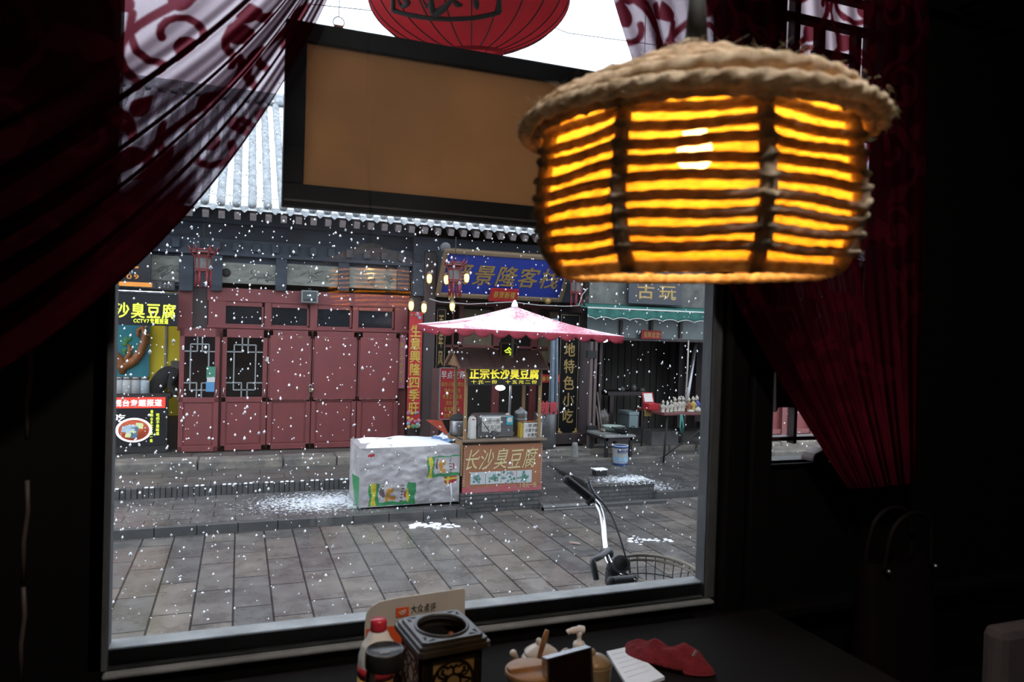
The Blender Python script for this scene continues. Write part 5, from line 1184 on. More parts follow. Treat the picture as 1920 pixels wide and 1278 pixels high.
# carved corner block
cb = MB(); prof = [(1447, 690), (1452, 700), (1458, 706), (1464, 703), (1470, 702), (1476, 706), (1479, 715), (1480, 750), (1476, 756), (1468, 755), (1462, 750), (1456, 757), (1450, 765), (1447, 772)]
cb.prism([(lambda p: (p.x, p.z))(at(x, y, WY+.035)) for x, y in prof][::-1], WY+.015, WY+.055)
q = cb.build('carved_block', MATS['dark_red_lattice'], w2o, bevel=.004); q['kind'] = 'structure'
cb = MB(); prof = [(1512, 870), (1513, 856), (1518, 848), (1530, 842), (1537, 838), (1545, 838), (1545, 870)]
cb.prism([(lambda p: (p.x, p.z))(at(x, y, WY+.035)) for x, y in prof][::-1], WY+.01, WY+.06)
q = cb.build('carved_foot', MATS['dark_red_lattice'], w2o, bevel=.004); q['kind'] = 'structure'
q = MB().box(sx0, sx1, WY, WT+.06, sz0-.02, sz0).build('ledge', m_jamb, w2o, bevel=.004); q['kind'] = 'structure'
q = MB().box(sx0+.035, sx0+.062, WT+.03, WT+.06, sz0+.04, ztop_).build('outer_post', m_jamb, w2o); q['kind'] = 'structure'

# ================================================================== hanging framed board outside the window
YB_ = 2.05
pf = thing('framed_board', 'blank brown framed board hanging outside behind the window glass', 'framed board', at(880, 400, YB_))
fx0, fx1 = at(532, 210, YB_).x, at(1235, 260, YB_).x; fz0, fz1 = at(700, 400, YB_).z, at(700, 65, YB_).z
ix0 = at(572, 210, YB_).x; iz0, iz1 = at(700, 359, YB_).z, at(700, 101, YB_).z; ix1 = fx1-(ix0-fx0)
b = MB().box(fx0, fx1, YB_-.015, YB_+.03, iz1, fz1).box(fx0, fx1, YB_-.015, YB_+.03, fz0, iz0).box(fx0, ix0, YB_-.015, YB_+.03, iz0, iz1).box(ix1, fx1, YB_-.015, YB_+.03, iz0, iz1)
b.build('frame', m_black, pf, bevel=.004)
MB().box(ix0-.01, ix1+.01, YB_+.0, YB_+.006, iz0-.01, iz1+.01).build('panel', MTHIN('brown_backing_board', (.52, .30, .14), .5, 0, 4, (.44, .25, .115)), pf)
MB().box(fx0+.005, fx1-.005, YB_-.02, YB_-.014, fz0+.012, fz0+.018).build('inner_bead', M('dark_bead', (.05, .035, .03)), pf)
rg = at(635, 42, YB_)
MB().tube([rg+Vector((.015*math.cos(a), 0, .015*math.sin(a)+.0)) for a in np.linspace(0, 2*PI, 24, endpoint=False)], .0016, 8, closed=True).build('ring', m_steel, pf)
MB().box(rg.x-.012, rg.x+.012, YB_-.004, YB_+.008, rg.z-.035, rg.z-.008).build('tab', M('orange_leather_tab', (.45, .16, .05)), pf)
b = MB().tube([rg+Vector((0, 0, .014)), rg+Vector((.03, .1, 2.0))], .0012, 6); b.tube([Vector((ix1, YB_+.01, fz1)), Vector((ix1+.03, YB_+.1, fz1+2.0))], .0012, 6); b.build('hanging_wire', m_blackm, pf)
MB().tube([Vector((rg.x, YB_, rg.z-.02)), Vector((rg.x, YB_, fz1))], .003, 6).build('hook', m_steel, pf)
# own eaves far above
struct('trim_own_eaves', MB().box(-8, 14, 1.7, 2.75, 5.25, 5.4), m_dark)
tag(MB().tube([at(585, 8, 4.0), at(700, 20, 4.0), at(900, 45, 4.0), at(1040, 52, 4.0), at(1065, 62, 4.0), at(1200, 80, 4.0), at(1420, 112, 4.0)], .0022, 6).build('power_line', m_blackm), 'thin dark wire crossing the white sky behind the lantern', 'wire')

# ================================================================== big red silk lantern
Yl = 3.0; lc = at(881, -8, Yl); RL = 186/FPX*Yl/math.cos(math.radians(17.3))*math.cos(math.radians(3.3)); RZ = RL*.56
ln = thing('red_silk_lantern', 'huge red silk lantern with black ribs hanging outside above the framed board', 'lantern', lc, (math.radians(11), math.radians(-3), math.radians(-17)))
m_silk = MTHIN('red_silk', (.62, .05, .07), .6, 0, 6, (.52, .04, .06))
nr = 24
def lan(u, v):
    a = 2*PI*u; ph = (.0+v)*PI; g = 1-.018*abs(math.sin(a*nr/2))**.5*0-.012*(1-abs(math.cos(a*nr/2)))
    return (RL*g*math.sin(ph)*math.cos(a), RL*g*math.sin(ph)*math.sin(a), -RZ*math.cos(ph))
MB().grid(lambda u, v: lan(u, .10+v*.80), 144, 40).build('silk_body', m_silk, ln, local=True)
for k in range(nr):
    MB().tube([Vector(lan(k/nr, .10+.8*i/24))*1.004 for i in range(25)], .0028, 6).build('rib', m_blackm, ln, local=True)
b = MB(); r0 = RL*math.sin(.1*PI); z0 = -RZ*math.cos(.1*PI)
b.tube([(r0*math.cos(a), r0*math.sin(a), z0) for a in np.linspace(0, 2*PI, 48, endpoint=False)], .012, 8, closed=True); b.tube([(r0*math.cos(a), r0*math.sin(a), -z0) for a in np.linspace(0, 2*PI, 48, endpoint=False)], .012, 8, closed=True); b.build('end_ring', m_silk, ln, local=True)
b = MB(); rh = RL*.93; zh = -RZ*.45
def hem(u, v): a = 2*PI*u; s_ = RL*math.sin(.34*PI)*1.012+.004; return (s_*math.cos(a), s_*math.sin(a), -RZ*math.cos(.34*PI)-v*.03*(.4+.6*abs(math.sin(a*nr))))
MB().tube([(0, 0, RZ*.9), (0, 0, RZ+1.0)], .006, 8).build('cord', m_blackm, ln, local=True)
lw = world_of(ln); li = lw.inverted()
def onlan(px, py):
    o = li @ Vector((0, 0, EYE)); r = Vector(tuple(ray(px, py))); d = (li.to_3x3() @ r)
    S = Vector((1/RL, 1/RL, 1/RZ)); oo = Vector([o[i]*S[i] for i in range(3)]); dd = Vector([d[i]*S[i] for i in range(3)])
    A_, B_, C_ = dd.dot(dd), 2*oo.dot(dd), oo.dot(oo)-1; q = B_*B_-4*A_*C_
    if q < 0: return None
    t = (-B_-math.sqrt(q))/(2*A_); return (o+d*t)*1.006
def stroke(mb, P, r):
    pts = [onlan(x, y) for x, y in P]
    if all(p is not None for p in pts): mb.tube(smooth(pts, 5), np.interp(np.linspace(0, 1, (len(pts)-1)*5+1), np.linspace(0, 1, len(r)), r), 8)
b = MB()
stroke(b, [(742, -60), (740, -20), (738, 16), (744, 21), (780, 30), (830, 35), (890, 33), (934, 23), (936, 20), (935, -10), (935, -60)], [.010, .010])
stroke(b, [(742, -58), (840, -66), (935, -58)], [.010, .010])
b.build('emblem_border', m_blackm, ln, local=True)
b = MB()
stroke(b, [(752, -25), (756, -4), (766, 4), (756, 12), (748, 2)], [.004, .011, .006]); stroke(b, [(790, -8), (800, 12), (803, 8), (798, 14)], [.003, .004])
stroke(b, [(806, -50), (808, -8), (812, 22), (822, 22), (838, 10), (850, -6)], [.005, .013, .015, .006]); stroke(b, [(845, -4), (858, 8), (868, 9)], [.006, .012, .003]); stroke(b, [(888, -40), (893, 8), (896, 14)], [.008, .012, .006])
stroke(b, [(780, -40), (830, -44), (890, -40)], [.008, .012, .006])
b.build('brush_lettering', m_blackm, ln, local=True)

# ================================================================== sheer patterned curtains
def vine_mask(U, Vv):
    """scrolling vine with leaves on cloth coordinates in metres; 1 = vine"""
    cw, ch = .30, .42
    D = np.full(U.shape, 9.0)
    def seg(pts, wd, u, v):
        d = np.full(u.shape, 9.0)
        for (a, b) in zip(pts[:-1], pts[1:]):
            ax, ay = a; dx, dy = b[0]-a[0], b[1]-a[1]; L2 = dx*dx+dy*dy+1e-12
            t = np.clip(((u-ax)*dx+(v-ay)*dy)/L2, 0, 1); d = np.minimum(d, np.hypot(u-ax-t*dx, v-ay-t*dy))
        return d-wd
    def spiral(cx, cy, r0, a0, turns, sgn, n=16):
        return [(cx+r0*(1-.72*t)*math.cos(a0+sgn*turns*2*PI*t), cy+r0*(1-.72*t)*math.sin(a0+sgn*turns*2*PI*t)) for t in np.linspace(0, 1, n)]
    def leafd(cx, cy, ang, L, u, v):
        x = (u-cx)*math.cos(ang)+(v-cy)*math.sin(ang); y = -(u-cx)*math.sin(ang)+(v-cy)*math.cos(ang)
        t = np.clip(x/L, 0, 1); return np.abs(y-.10*L*np.sin(t*3))-L*.36*np.sin(PI*t**.75)*(x > 0)*(x < L)+np.where((x < 0) | (x > L), .05, 0)
    col = np.floor(U/cw); vv = Vv+np.mod(col, 2)*ch*.5; u = U-col*cw; v = vv-np.floor(vv/ch)*ch
    for (ou, ov) in ((0, 0), (cw, ch*.5), (-cw, ch*.5), (cw, -ch*.5), (-cw, -ch*.5), (0, ch), (0, -ch)):
        uu, w = u-ou, v-ov
        stem = [(.15+.085*math.sin(2*PI*q/ch), q) for q in np.linspace(-.02, ch+.02, 22)]
        D = np.minimum(D, seg(stem, .0085, uu, w))
        D = np.minimum(D, seg(spiral(.135, .150, .088, -.45, 1.12, 1), .0078, uu, w))
        D = np.minimum(D, seg(spiral(.165, .360, .088, PI-.45, 1.12, 1), .0078, uu, w))
        D = np.minimum(D, leafd(.125, .145, 1.9, .075, uu, w)); D = np.minimum(D, leafd(.175, .355, -1.2, .075, uu, w))
        for (lx, ly, la_, ll) in ((.24, .10, .35, .085), (.06, .31, 2.7, .085), (.15, .005, .5, .07), (.15, .215, 2.5, .07), (.215, .19, 1.0, .06), (.085, .40, 2.2, .06)):
            D = np.minimum(D, leafd(lx, ly, la_, ll, uu, w))
    return np.clip(.5-D/.004, 0, 1)
def curtain_material():
    """burnt-out voile: thin tinted threads between dense dyed vines; slanting cloth covers more of what is behind it"""
    m, nt, bs = nodes_of('burgundy_burnout_voile'); N = nt.nodes; L = nt.links; N.remove(bs); out = N['Material Output']
    at_ = N.new('ShaderNodeAttribute'); at_.attribute_name = 'vine'
    n = N.new('ShaderNodeTexNoise'); n.inputs['Scale'].default_value = 110; n.inputs['Detail'].default_value = 4; t = N.new('ShaderNodeTexCoord'); L.new(t.outputs['Object'], n.inputs['Vector'])
    base = N.new('ShaderNodeMapRange'); base.inputs['To Min'].default_value = .13; base.inputs['To Max'].default_value = .34; L.new(at_.outputs['Fac'], base.inputs['Value'])
    ge = N.new('ShaderNodeNewGeometry'); dt = N.new('ShaderNodeVectorMath'); dt.operation = 'DOT_PRODUCT'; L.new(ge.outputs['Normal'], dt.inputs[0]); L.new(ge.outputs['Incoming'], dt.inputs[1])
    ab = N.new('ShaderNodeMath'); ab.operation = 'ABSOLUTE'; L.new(dt.outputs['Value'], ab.inputs[0]); mx = N.new('ShaderNodeMath'); mx.operation = 'MAXIMUM'; mx.inputs[1].default_value = .1; L.new(ab.outputs[0], mx.inputs[0])
    gt = N.new('ShaderNodeAttribute'); gt.attribute_name = 'gather'; iv = N.new('ShaderNodeMath'); iv.operation = 'DIVIDE'; L.new(gt.outputs['Fac'], iv.inputs[0]); L.new(mx.outputs[0], iv.inputs[1])
    om = N.new('ShaderNodeMath'); om.operation = 'SUBTRACT'; om.inputs[0].default_value = 1; L.new(base.outputs[0], om.inputs[1])
    pw = N.new('ShaderNodeMath'); pw.operation = 'POWER'; L.new(om.outputs[0], pw.inputs[0]); L.new(iv.outputs[0], pw.inputs[1])
    rc_ = N.new('ShaderNodeValToRGB'); rc_.color_ramp.elements[0].color = (.32, .28, .30, 1); rc_.color_ramp.elements[1].color = (.135, .038, .050, 1); L.new(at_.outputs['Fac'], rc_.inputs['Fac'])
    sx = N.new('ShaderNodeSeparateColor'); L.new(rc_.outputs['Color'], sx.inputs[0]); cx_ = N.new('ShaderNodeCombineColor')
    for k in range(3):
        q = N.new('ShaderNodeMath'); q.operation = 'POWER'; L.new(sx.outputs[k], q.inputs[0]); L.new(iv.outputs[0], q.inputs[1]); L.new(q.outputs[0], cx_.inputs[k])
    tp = N.new('ShaderNodeBsdfTransparent'); L.new(cx_.outputs[0], tp.inputs['Color'])
    df = N.new('ShaderNodeBsdfDiffuse'); tl = N.new('ShaderNodeBsdfTranslucent')
    rp = N.new('ShaderNodeValToRGB'); rp.color_ramp.elements[0].color = (.10, .0055, .012, 1); rp.color_ramp.elements[1].color = (.065, .004, .008, 1); L.new(n.outputs['Fac'], rp.inputs['Fac'])
    df.inputs['Color'].default_value = (.030, .0022, .0045, 1); L.new(rp.outputs['Color'], tl.inputs['Color'])
    m1 = N.new('ShaderNodeMixShader'); m1.inputs['Fac'].default_value = .5; L.new(df.outputs[0], m1.inputs[1]); L.new(tl.outputs[0], m1.inputs[2])
    m2 = N.new('ShaderNodeMixShader'); L.new(pw.outputs[0], m2.inputs['Fac']); L.new(m1.outputs[0], m2.inputs[1]); L.new(tp.outputs[0], m2.inputs[2]); L.new(m2.outputs[0], out.inputs['Surface'])
    return m
m_voile = curtain_material()
def curtain(name, label, top, ctrl, end, fold, Y, NS, NT, cloth_w, cloth_h, ph=0.0, shift=lambda S, T: 0*S, gmax=3.0, gpow=1.0, gmul=1.0, extra=lambda S, T: 0*S):
    s = np.linspace(0, 1, NS); t = np.linspace(0, 1, NT)
    S, T = np.meshgrid(s, t); T0 = T
    f = lambda arr: np.stack([np.interp(s, arr[:, 0], arr[:, 1]), np.interp(s, arr[:, 0], arr[:, 2])], 1)
    P0, P1, P2 = f(np.array(top)), f(np.array(ctrl)), f(np.array(end))
    # carry every thread on upwards until it reaches the rod
    tm = np.zeros(NS)
    for k in range(NS):
        for q in np.linspace(0, -1.2, 121):
            p = (1-q)**2*P0[k]+2*q*(1-q)*P1[k]+q*q*P2[k]; tm[k] = q
            if at(p[0], p[1], Y).z > 4.035: break
    tm = np.convolve(np.pad(tm, 20, mode='edge'), np.ones(41)/41, 'valid')
    TT = tm[None]+(1-tm[None])*T; T = np.clip(TT, 0, 1); tt = TT[..., None]
    PX = (1-tt)**2*P0[None]+2*tt*(1-tt)*P1[None]+tt**2*P2[None]
    dep, lat = fold(S, T)
    V = np.zeros((NT, NS, 3))
    # pixel -> plane Y plus fold depth
    x = (PX[..., 0]-CX)/FPX; y = -(PX[..., 1]-CY)/FPX
    R = np.stack([x, y, -np.ones_like(x)], -1) @ W2C
    YY = Y+dep; k = YY/R[..., 1]
    V = R*k[..., None]; V[..., 2] += EYE
    du = np.linalg.norm(np.diff(V, axis=1), axis=2); dv = np.linalg.norm(np.diff(V, axis=0), axis=2)
    U_ = V[..., 0]+shift(S, T); V_ = V[..., 2]
    mask = vine_mask(U_*cloth_w+ph+6, V_*cloth_h+3)
    px_ = np.linalg.norm(np.diff(PX, axis=1), axis=2); px_ = np.concatenate([px_, px_[:, -1:]], 1)
    gat = np.clip(px_.mean(1)[int(np.argmin(np.abs(TT.mean(1))))]*.9/np.maximum(px_.mean(1)[:, None], 1e-6), 1, 9)**gpow*gmul*np.ones_like(S); gat = np.clip(gat, 1, gmax)+extra(S, T)
    fs = []
    for j in range(NT-1):
        a = j*NS; fs += [(a+i, a+i+1, a+NS+i+1, a+NS+i) for i in range(NS-1)]
    me = bpy.data.meshes.new(name); me.from_pydata(V.reshape(-1, 3).tolist(), [], fs)
    at_ = me.attributes.new('vine', 'FLOAT', 'POINT'); at_.data.foreach_set('value', mask.reshape(-1).astype(np.float32))
    a2 = me.attributes.new('gather', 'FLOAT', 'POINT'); a2.data.foreach_set('value', gat.reshape(-1).astype(np.float32))
    me.materials.append(m_voile); me.polygons.foreach_set('use_smooth', [True]*len(fs)); me.update()
    o = bpy.data.objects.new(name, me); COL.objects.link(o)
    return tag(o, label, 'curtain')
def pleat(p, ret=.16):
    q = p-np.floor(p); a = np.where(q < 1-ret, q/(1-ret), (1-q)/ret); return a*a*(3-2*a)*2-1
def fold_left(S, T):
    g = np.clip((S-.44)/.05, 0, 1); g = g*g*(3-2*g)
    w = pleat((S-.46)*9.2+.10*np.sin(4*T)+.12*np.sin(17*S)); w2 = np.sin(2*PI*S*23+3*T)
    d = g*((.010+.026*np.sqrt(T))*w+.002*w2)+.012*np.sin(S*9+T*4)*(1-g)
    return -d, 0
curtain('sheer_curtain', 'burgundy vine patterned sheer curtain swept to the left of the window',
        [(0, -420, -90), (.30, 60, -90), (.50, 505, -90), (.62, 585, -80), (1, 652, -85)],
        [(0, -260, 90), (.30, 80, 130), (.50, 335, 128), (.75, 400, 300), (1, 405, 505)],
        [(0, -300, 190), (.30, -230, 230), (.50, -150, 330), (1, -140, 770)], fold_left, 1.47, 480, 430, 1.1, 1.1, 0, lambda S, T: np.where(S > .46, .11*np.floor((S-.46)*9.2+.10*np.sin(4*T)+.12*np.sin(17*S)), 0), 2.6, 1.3, 1.0, lambda S, T: 4.0*np.clip((S-.74)/.14, 0, 1)*np.clip((T-.44)/.12, 0, 1)+2.5*np.clip((T-.62)/.1, 0, 1))
def fold_right(S, T):
    w = pleat(S*5.5+.3+.15*np.sin(5*T), .2); d = (.008+.012*T)*w*np.clip(1.25-S, .35, 1)+.003*np.sin(2*PI*S*17+2*T)
    return -d, 0
curtain('sheer_curtain', 'burgundy vine patterned sheer curtain hanging over the lattice window at the right',
        [(0, 1128, -80), (.12, 1215, -85), (.3, 1350, -85), (1, 1745, -85)],
        [(0, 1262, 430), (.12, 1330, 420), (.3, 1400, 400), (1, 1735, 430)],
        [(0, 1590, 915), (.3, 1625, 915), (1, 1720, 905)], fold_right, 1.49, 430, 430, 1.1, 1.1, .12, lambda S, T: .11*np.floor(S*5.5+.3+.15*np.sin(5*T)), 7.0, 1.7, 1.25)
rod = thing('curtain_rod', 'dark wooden curtain rod above the window', 'curtain rod', (.5, 1.47, 4.1))
MB().cyl((-1.6, 1.47, 4.02), (2.4, 1.47, 4.02), .014, 12).build('pole', m_room, rod)
for x in (-1.6, 2.4): MB().ball((x, 1.47, 4.02), .03, 10, 8).build('finial', m_room, rod)
for x in (2.0, -1.2): MB().box(x, x+.03, 1.46, 1.6, 4.01, 4.03).build('bracket', m_room, rod)

# ================================================================== rope pendant lamp
m_jute = MTHIN('jute_rope', (.74, .62, .46), .30, 0, 90, (.40, .30, .19), bump=1.0)
lamp_d = .759; la = math.radians(34.3)
LC = Vector((lamp_d*math.sin(la), lamp_d*math.cos(la), 0)); zrim = EYE+.206
fw = Vector((math.sin(la), math.cos(la), 0)); rtv = Vector((math.cos(la), -math.sin(la), 0))
Rt = Matrix.Rotation(math.radians(-.9), 3, fw) @ Matrix.Rotation(math.radians(1.8), 3, rtv)
basis = Matrix((rtv, fw, Vector((0, 0, 1)))).transposed()
lp = thing('rope_pendant_lamp', 'lit jute rope pendant lamp with wide conical cap in the foreground', 'pendant lamp', (LC.x, LC.y, zrim), (Rt @ basis).to_euler())
# local axes: x right, y away from the camera, z up, origin at rim centre
RR = .172
def ring(r, z, n=180, jit=.0012):
    return [((r+random.gauss(0, jit))*math.cos(a), (r+random.gauss(0, jit))*math.sin(a), z+random.gauss(0, jit*.6)) for a in np.linspace(0, 2*PI, n, endpoint=False)]
MB().tube(ring(RR, 0, 420, .0004), .0082, 16, closed=True, strands=3, pitch=.024, amp=.34).build('rim_rope', m_jute, lp, local=True)
MB().tube(ring(RR-.012, -.006, 200, .0007), .0055, 12, closed=True, strands=3, pitch=.022, amp=.3).build('rim_rope', m_jute, lp, local=True)
# conical cap wound from rim to top
tw = 11; pts = []
for i in range(tw*220):
    f = i/(tw*220); a = 2*PI*tw*f; r = (RR-.006)*(1-f)**1.0+.018*f; z = .012+.064*(f**1.12)+.0035*math.sin(a*2.3+f*30)
    pts.append((r*math.cos(a), r*math.sin(a), z+random.gauss(0, .0003)))
MB().tube(pts, .0092, 12, strands=3, pitch=.028, amp=.36).build('cap_winding', m_jute, lp, local=True)
# eight-sided cage
def hexpt(k, z):
    f = -z/.147
    r = np.interp(f, [0, .15, .55, .85, 1.0], [.146, .151, .158, .150, .134]); a = math.radians(-90+22.5-1.0+45*k); return Vector((r*math.cos(a), r*math.sin(a), z))
for k in range(8):
    MB().tube([hexpt(k, -.002-.150*i/20) for i in range(21)][:20], .0078, 10, strands=2, pitch=.02, amp=.25).build('rib', m_jute, lp, local=True)
levels = [-.010, -.0252, -.0402, -.0552, -.0702, -.0852, -.1002, -.1145, -.128]
for li_, z in enumerate(levels):
    pts = []
    for k in range(8):
        p, q = hexpt(k, z+random.gauss(0, .001)), hexpt((k+1) % 8, z+random.gauss(0, .001))
        for j in range(40):
            t = j/40; c = p.lerp(q, t); e = max(0, 1-min(t, 1-t)/.06); c += Vector((c.x, c.y, 0)).normalized()*(.006*e); c.z += .0009*math.sin(t*7+k+li_)+.003*e*math.sin(k*2+li_)
            pts.append(c)
    MB().tube(pts, .0052, 12, closed=True, strands=3, pitch=.02, amp=.32).build('rope_ring', m_jute, lp, local=True)
for z, r in ((-.143, .0062),):
    pts = []
    for k in range(8):
        p, q = hexpt(k, z), hexpt((k+1) % 8, z)
        pts += [p.lerp(q, j/26) for j in range(26)]
    MB().tube(pts, r, 10, closed=True, strands=3, pitch=.017, amp=.22).build('bottom_ring', m_jute, lp, local=True)
def lining_material():
    m, nt, bs = nodes_of('thin_burlap_lining'); N = nt.nodes; L = nt.links; N.remove(bs); out = N['Material Output']
    t = N.new('ShaderNodeTexCoord'); n = N.new('ShaderNodeTexNoise'); n.inputs['Scale'].default_value = 55; n.inputs['Detail'].default_value = 8; n.inputs['Roughness'].default_value = .7
    mp = N.new('ShaderNodeMapping'); mp.inputs['Scale'].default_value = (1, 1, 2.2); L.new(t.outputs['Object'], mp.inputs['Vector']); L.new(mp.outputs[0], n.inputs['Vector'])
    r = N.new('ShaderNodeValToRGB'); r.color_ramp.elements[0].position = .3; r.color_ramp.elements[0].color = (.50, .20, .015, 1); r.color_ramp.elements[1].position = .55; r.color_ramp.elements[1].color = (.95, .62, .07, 1); L.new(n.outputs['Fac'], r.inputs['Fac'])
    df = N.new('ShaderNodeBsdfDiffuse'); tl = N.new('ShaderNodeBsdfTranslucent'); L.new(r.outputs['Color'], df.inputs['Color']); L.new(r.outputs['Color'], tl.inputs['Color'])
    mx = N.new('ShaderNodeMixShader'); mx.inputs['Fac'].default_value = .6; L.new(df.outputs[0], mx.inputs[1]); L.new(tl.outputs[0], mx.inputs[2])
    tp = N.new('ShaderNodeBsdfTransparent'); r2 = N.new('ShaderNodeValToRGB'); r2.color_ramp.elements[0].position = .62; r2.color_ramp.elements[0].color = (.04, .04, .04, 1); r2.color_ramp.elements[1].position = .70; r2.color_ramp.elements[1].color = (.5, .5, .5, 1); L.new(n.outputs['Fac'], r2.inputs['Fac'])
    m2 = N.new('ShaderNodeMixShader'); L.new(r2.outputs['Color'], m2.inputs['Fac']); L.new(mx.outputs[0], m2.inputs[1]); L.new(tp.outputs[0], m2.inputs[2]); L.new(m2.outputs[0], out.inputs['Surface']); return m
def lin(u, v):
    k = u*8; i = int(k) % 8; z = .004-.139*v; p = hexpt(i, min(0, z)).lerp(hexpt(i+1, min(0, z)), k-int(k)); p = p*1.0; s_ = .955; return (p.x*s_, p.y*s_, z)
MB().grid(lin, 72, 14).build('burlap_lining', lining_material(), lp, local=True)
m_lbulb = M('warm_bulb_glass', (1, .56, .18), (1, .56, .18), 3, .3, emit=190)
bu = MB().lathe([(.001, -.040), (.009, -.039), (.016, -.032), (.0185, -.022), (.016, -.010), (.012, -.002), (.012, .006)], (0, 0, 0), 20).build('bulb', m_lbulb, lp, local=True)
MB().lathe([(.0135, .006), (.0155, .01), (.0155, .035), (.012, .045), (.006, .05)], (0, 0, 0), 16).build('socket', m_blackm, lp, local=True)
MB().tube([(0, 0, .05), (0, 0, .1), (.0, 0, .13)]+[(.004*math.sin(i*.9), .004*math.cos(i*.9), .13+i*.05) for i in range(24)], .0042, 8).tube([(0, 0, .085), (0, 0, .15)], [.012, .007], 10).build('cord', m_blackm, lp, local=True)
b = MB()
for i in range(8): 
    a = math.radians(-68.5+45*i); b.tube([(.012*math.cos(a), .012*math.sin(a), .04), (.15*math.cos(a), .15*math.sin(a), -.002)], .0022, 6)
b.build('wire_spider', m_blackm, lp, local=True)
# loose fibres
b = MB()
for i in range(950):
    f = random.random(); a = random.uniform(0, 2*PI)
    if f < .62: q = random.random(); r = (RR+.006)*(1-q)+.02*q; z = .014+.066*q; o_ = Vector((.5*math.cos(a), .5*math.sin(a), .8))
    elif f < .8: r, z = RR+.006, random.uniform(-.005, .006); o_ = Vector((math.cos(a), math.sin(a), random.uniform(-.3, .6)))
    else:
        k = random.random()*8; z = -random.random()*.15; p = hexpt(int(k), z).lerp(hexpt(int(k)+1, z), k-int(k)); r = math.hypot(p.x, p.y)+.003; a = math.atan2(p.y, p.x); o_ = Vector((math.cos(a), math.sin(a), random.uniform(-.5, .5)))
    p = Vector((r*math.cos(a), r*math.sin(a), z)); tg = Vector((-math.sin(a), math.cos(a), random.uniform(-.5, .5)))*random.choice((-1, 1)); L_ = random.uniform(.004, .016)
    b.tube([p, p+(o_*.5+tg*.6)*L_*.5, p+(o_*.45+tg*1.2+Vector((0, 0, random.uniform(-.3, .3))))*L_], [.00028, .00022, .0001], 3, cap=False)
q = b.build('loose_fibres', m_jute, lp, local=True); q['kind'] = 'stuff'

# ================================================================== ceiling lamp added out of view to light the rope cap and table things
cl = thing('added_ceiling_lamp', 'added round ceiling lamp above the dark dining table, out of view', 'ceiling lamp', (.35, .05, 4.5))
MB().lathe([(.15, 0), (.15, -.03), (.135, -.035)], (0, 0, 0), 28).build('housing', m_blackm, cl, local=True)
MB().lathe([(.13, -.034), (.12, -.045), (.001, -.05)], (0, 0, 0), 28).build('diffuser', M('added_lamp_diffuser', (1, .95, .89), (1, .95, .89), 3, .5, emit=135), cl, local=True)
# ================================================================== table below the window and what stands on it
ZT = 2.285
tbl = thing('dining_table', 'dark wooden dining table pushed under the window', 'table', (.75, 1.1, FLZ))
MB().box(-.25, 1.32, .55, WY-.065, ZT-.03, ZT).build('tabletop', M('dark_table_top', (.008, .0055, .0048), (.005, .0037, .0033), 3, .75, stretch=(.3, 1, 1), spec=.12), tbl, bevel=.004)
for x in (-.2, 1.25):
    for y in (.6, 1.47): MB().box(x-.03, x+.03, y-.03, y+.03, FLZ, ZT-.03).build('leg', m_room, tbl)
MB().box(-.2, 1.25, .58, .61, ZT-.12, ZT-.03).build('apron', m_room, tbl)
def stand(px, Y): p = at(px, 1200, Y); p.z = ZT; return p
def hh(px, py, Y): return at(px, py, Y).z-ZT
# sauce bottle with red cap
Y = 1.17; c = stand(709, Y); pm = abs(at(720, 1200, Y).x-at(700, 1200, Y).x)/20*.98
bt = thing('sauce_bottle', 'white glazed sauce bottle with red screw cap at the left on the table', 'bottle', c)
z1, z2 = hh(711, 1180, Y), hh(711, 1160, Y)
MB().lathe([(34*pm, 0), (36*pm, .005), (37*pm, z1-.05), (36*pm, z1-.038), (31*pm, z1-.024), (30*pm, z1-.021), (27*pm, z1-.018), (21*pm, z1-.010), (20*pm, z1-.006), (14*pm, z1-.0), (13*pm, z1+.006)], (0, 0, 0), 32).build('body', M('white_glaze', (.80, .79, .77), (.72, .71, .69), 6, .25), bt, local=True)
MB().lathe([(15*pm, z1+.0), (15.5*pm, z1+.003), (15.5*pm, z2-.003), (14.5*pm, z2), (.001, z2+.0005)], (0, 0, 0), 28).build('cap', M('red_cap', (.5, .03, .05), (.42, .025, .045), 5, .3), bt, local=True)
MB().lathe([(37.4*pm, .02), (37.4*pm, z1-.07)], (0, 0, 0), 32).build('yellow_label', M('yellow_label', (.6, .4, .06), (.3, .1, .05), 25, .5), bt, local=True)
MB().lathe([(37.5*pm, z1-.072), (37.5*pm, z1-.054)], (0, 0, 0), 32).build('red_band', MATS['red_cap'], bt, local=True)
# jar with black lid
Y = 1.06; c = stand(722, Y); pm = abs(at(740, 1200, Y).x-at(700, 1200, Y).x)/40
jr = thing('spice_jar', 'clear spice jar with broad black lid in front of the sauce bottle', 'jar', c)
zt_ = hh(722, 1216, Y); zb_ = zt_-.026
MB().lathe([(35*pm, zb_), (36*pm, zb_+.002), (36*pm, zt_-.003), (35*pm, zt_), (33*pm, zt_+.0005), (32*pm, zt_-.0015), (.001, zt_-.0015)], (0, 0, 0), 40).build('lid', M('black_plastic_lid', (.018, .019, .022), (.024, .025, .028), 12, .35), jr, local=True)
MB().box(-.009, .006, -.012, -.007, zt_-.0014, zt_-.0008).build('lid_mark', M('grey_embossed_mark', (.25, .26, .27)), jr, local=True)
MB().lathe([(32*pm, 0), (34*pm, .004), (34*pm, zb_-.012), (32*pm, zb_-.004), (31*pm, zb_+.002)], (0, 0, 0), 36).build('glass', MGLASS('jar_glass', 1.3, (.9, .9, .9)), jr, local=True)
MB().lathe([(31*pm, .004), (32*pm, .006), (32*pm, zb_*.6), (.001, zb_*.6)], (0, 0, 0), 28).build('spice', M('brown_spice', (.14, .07, .04), (.06, .03, .02), 200, .9), jr, local=True)
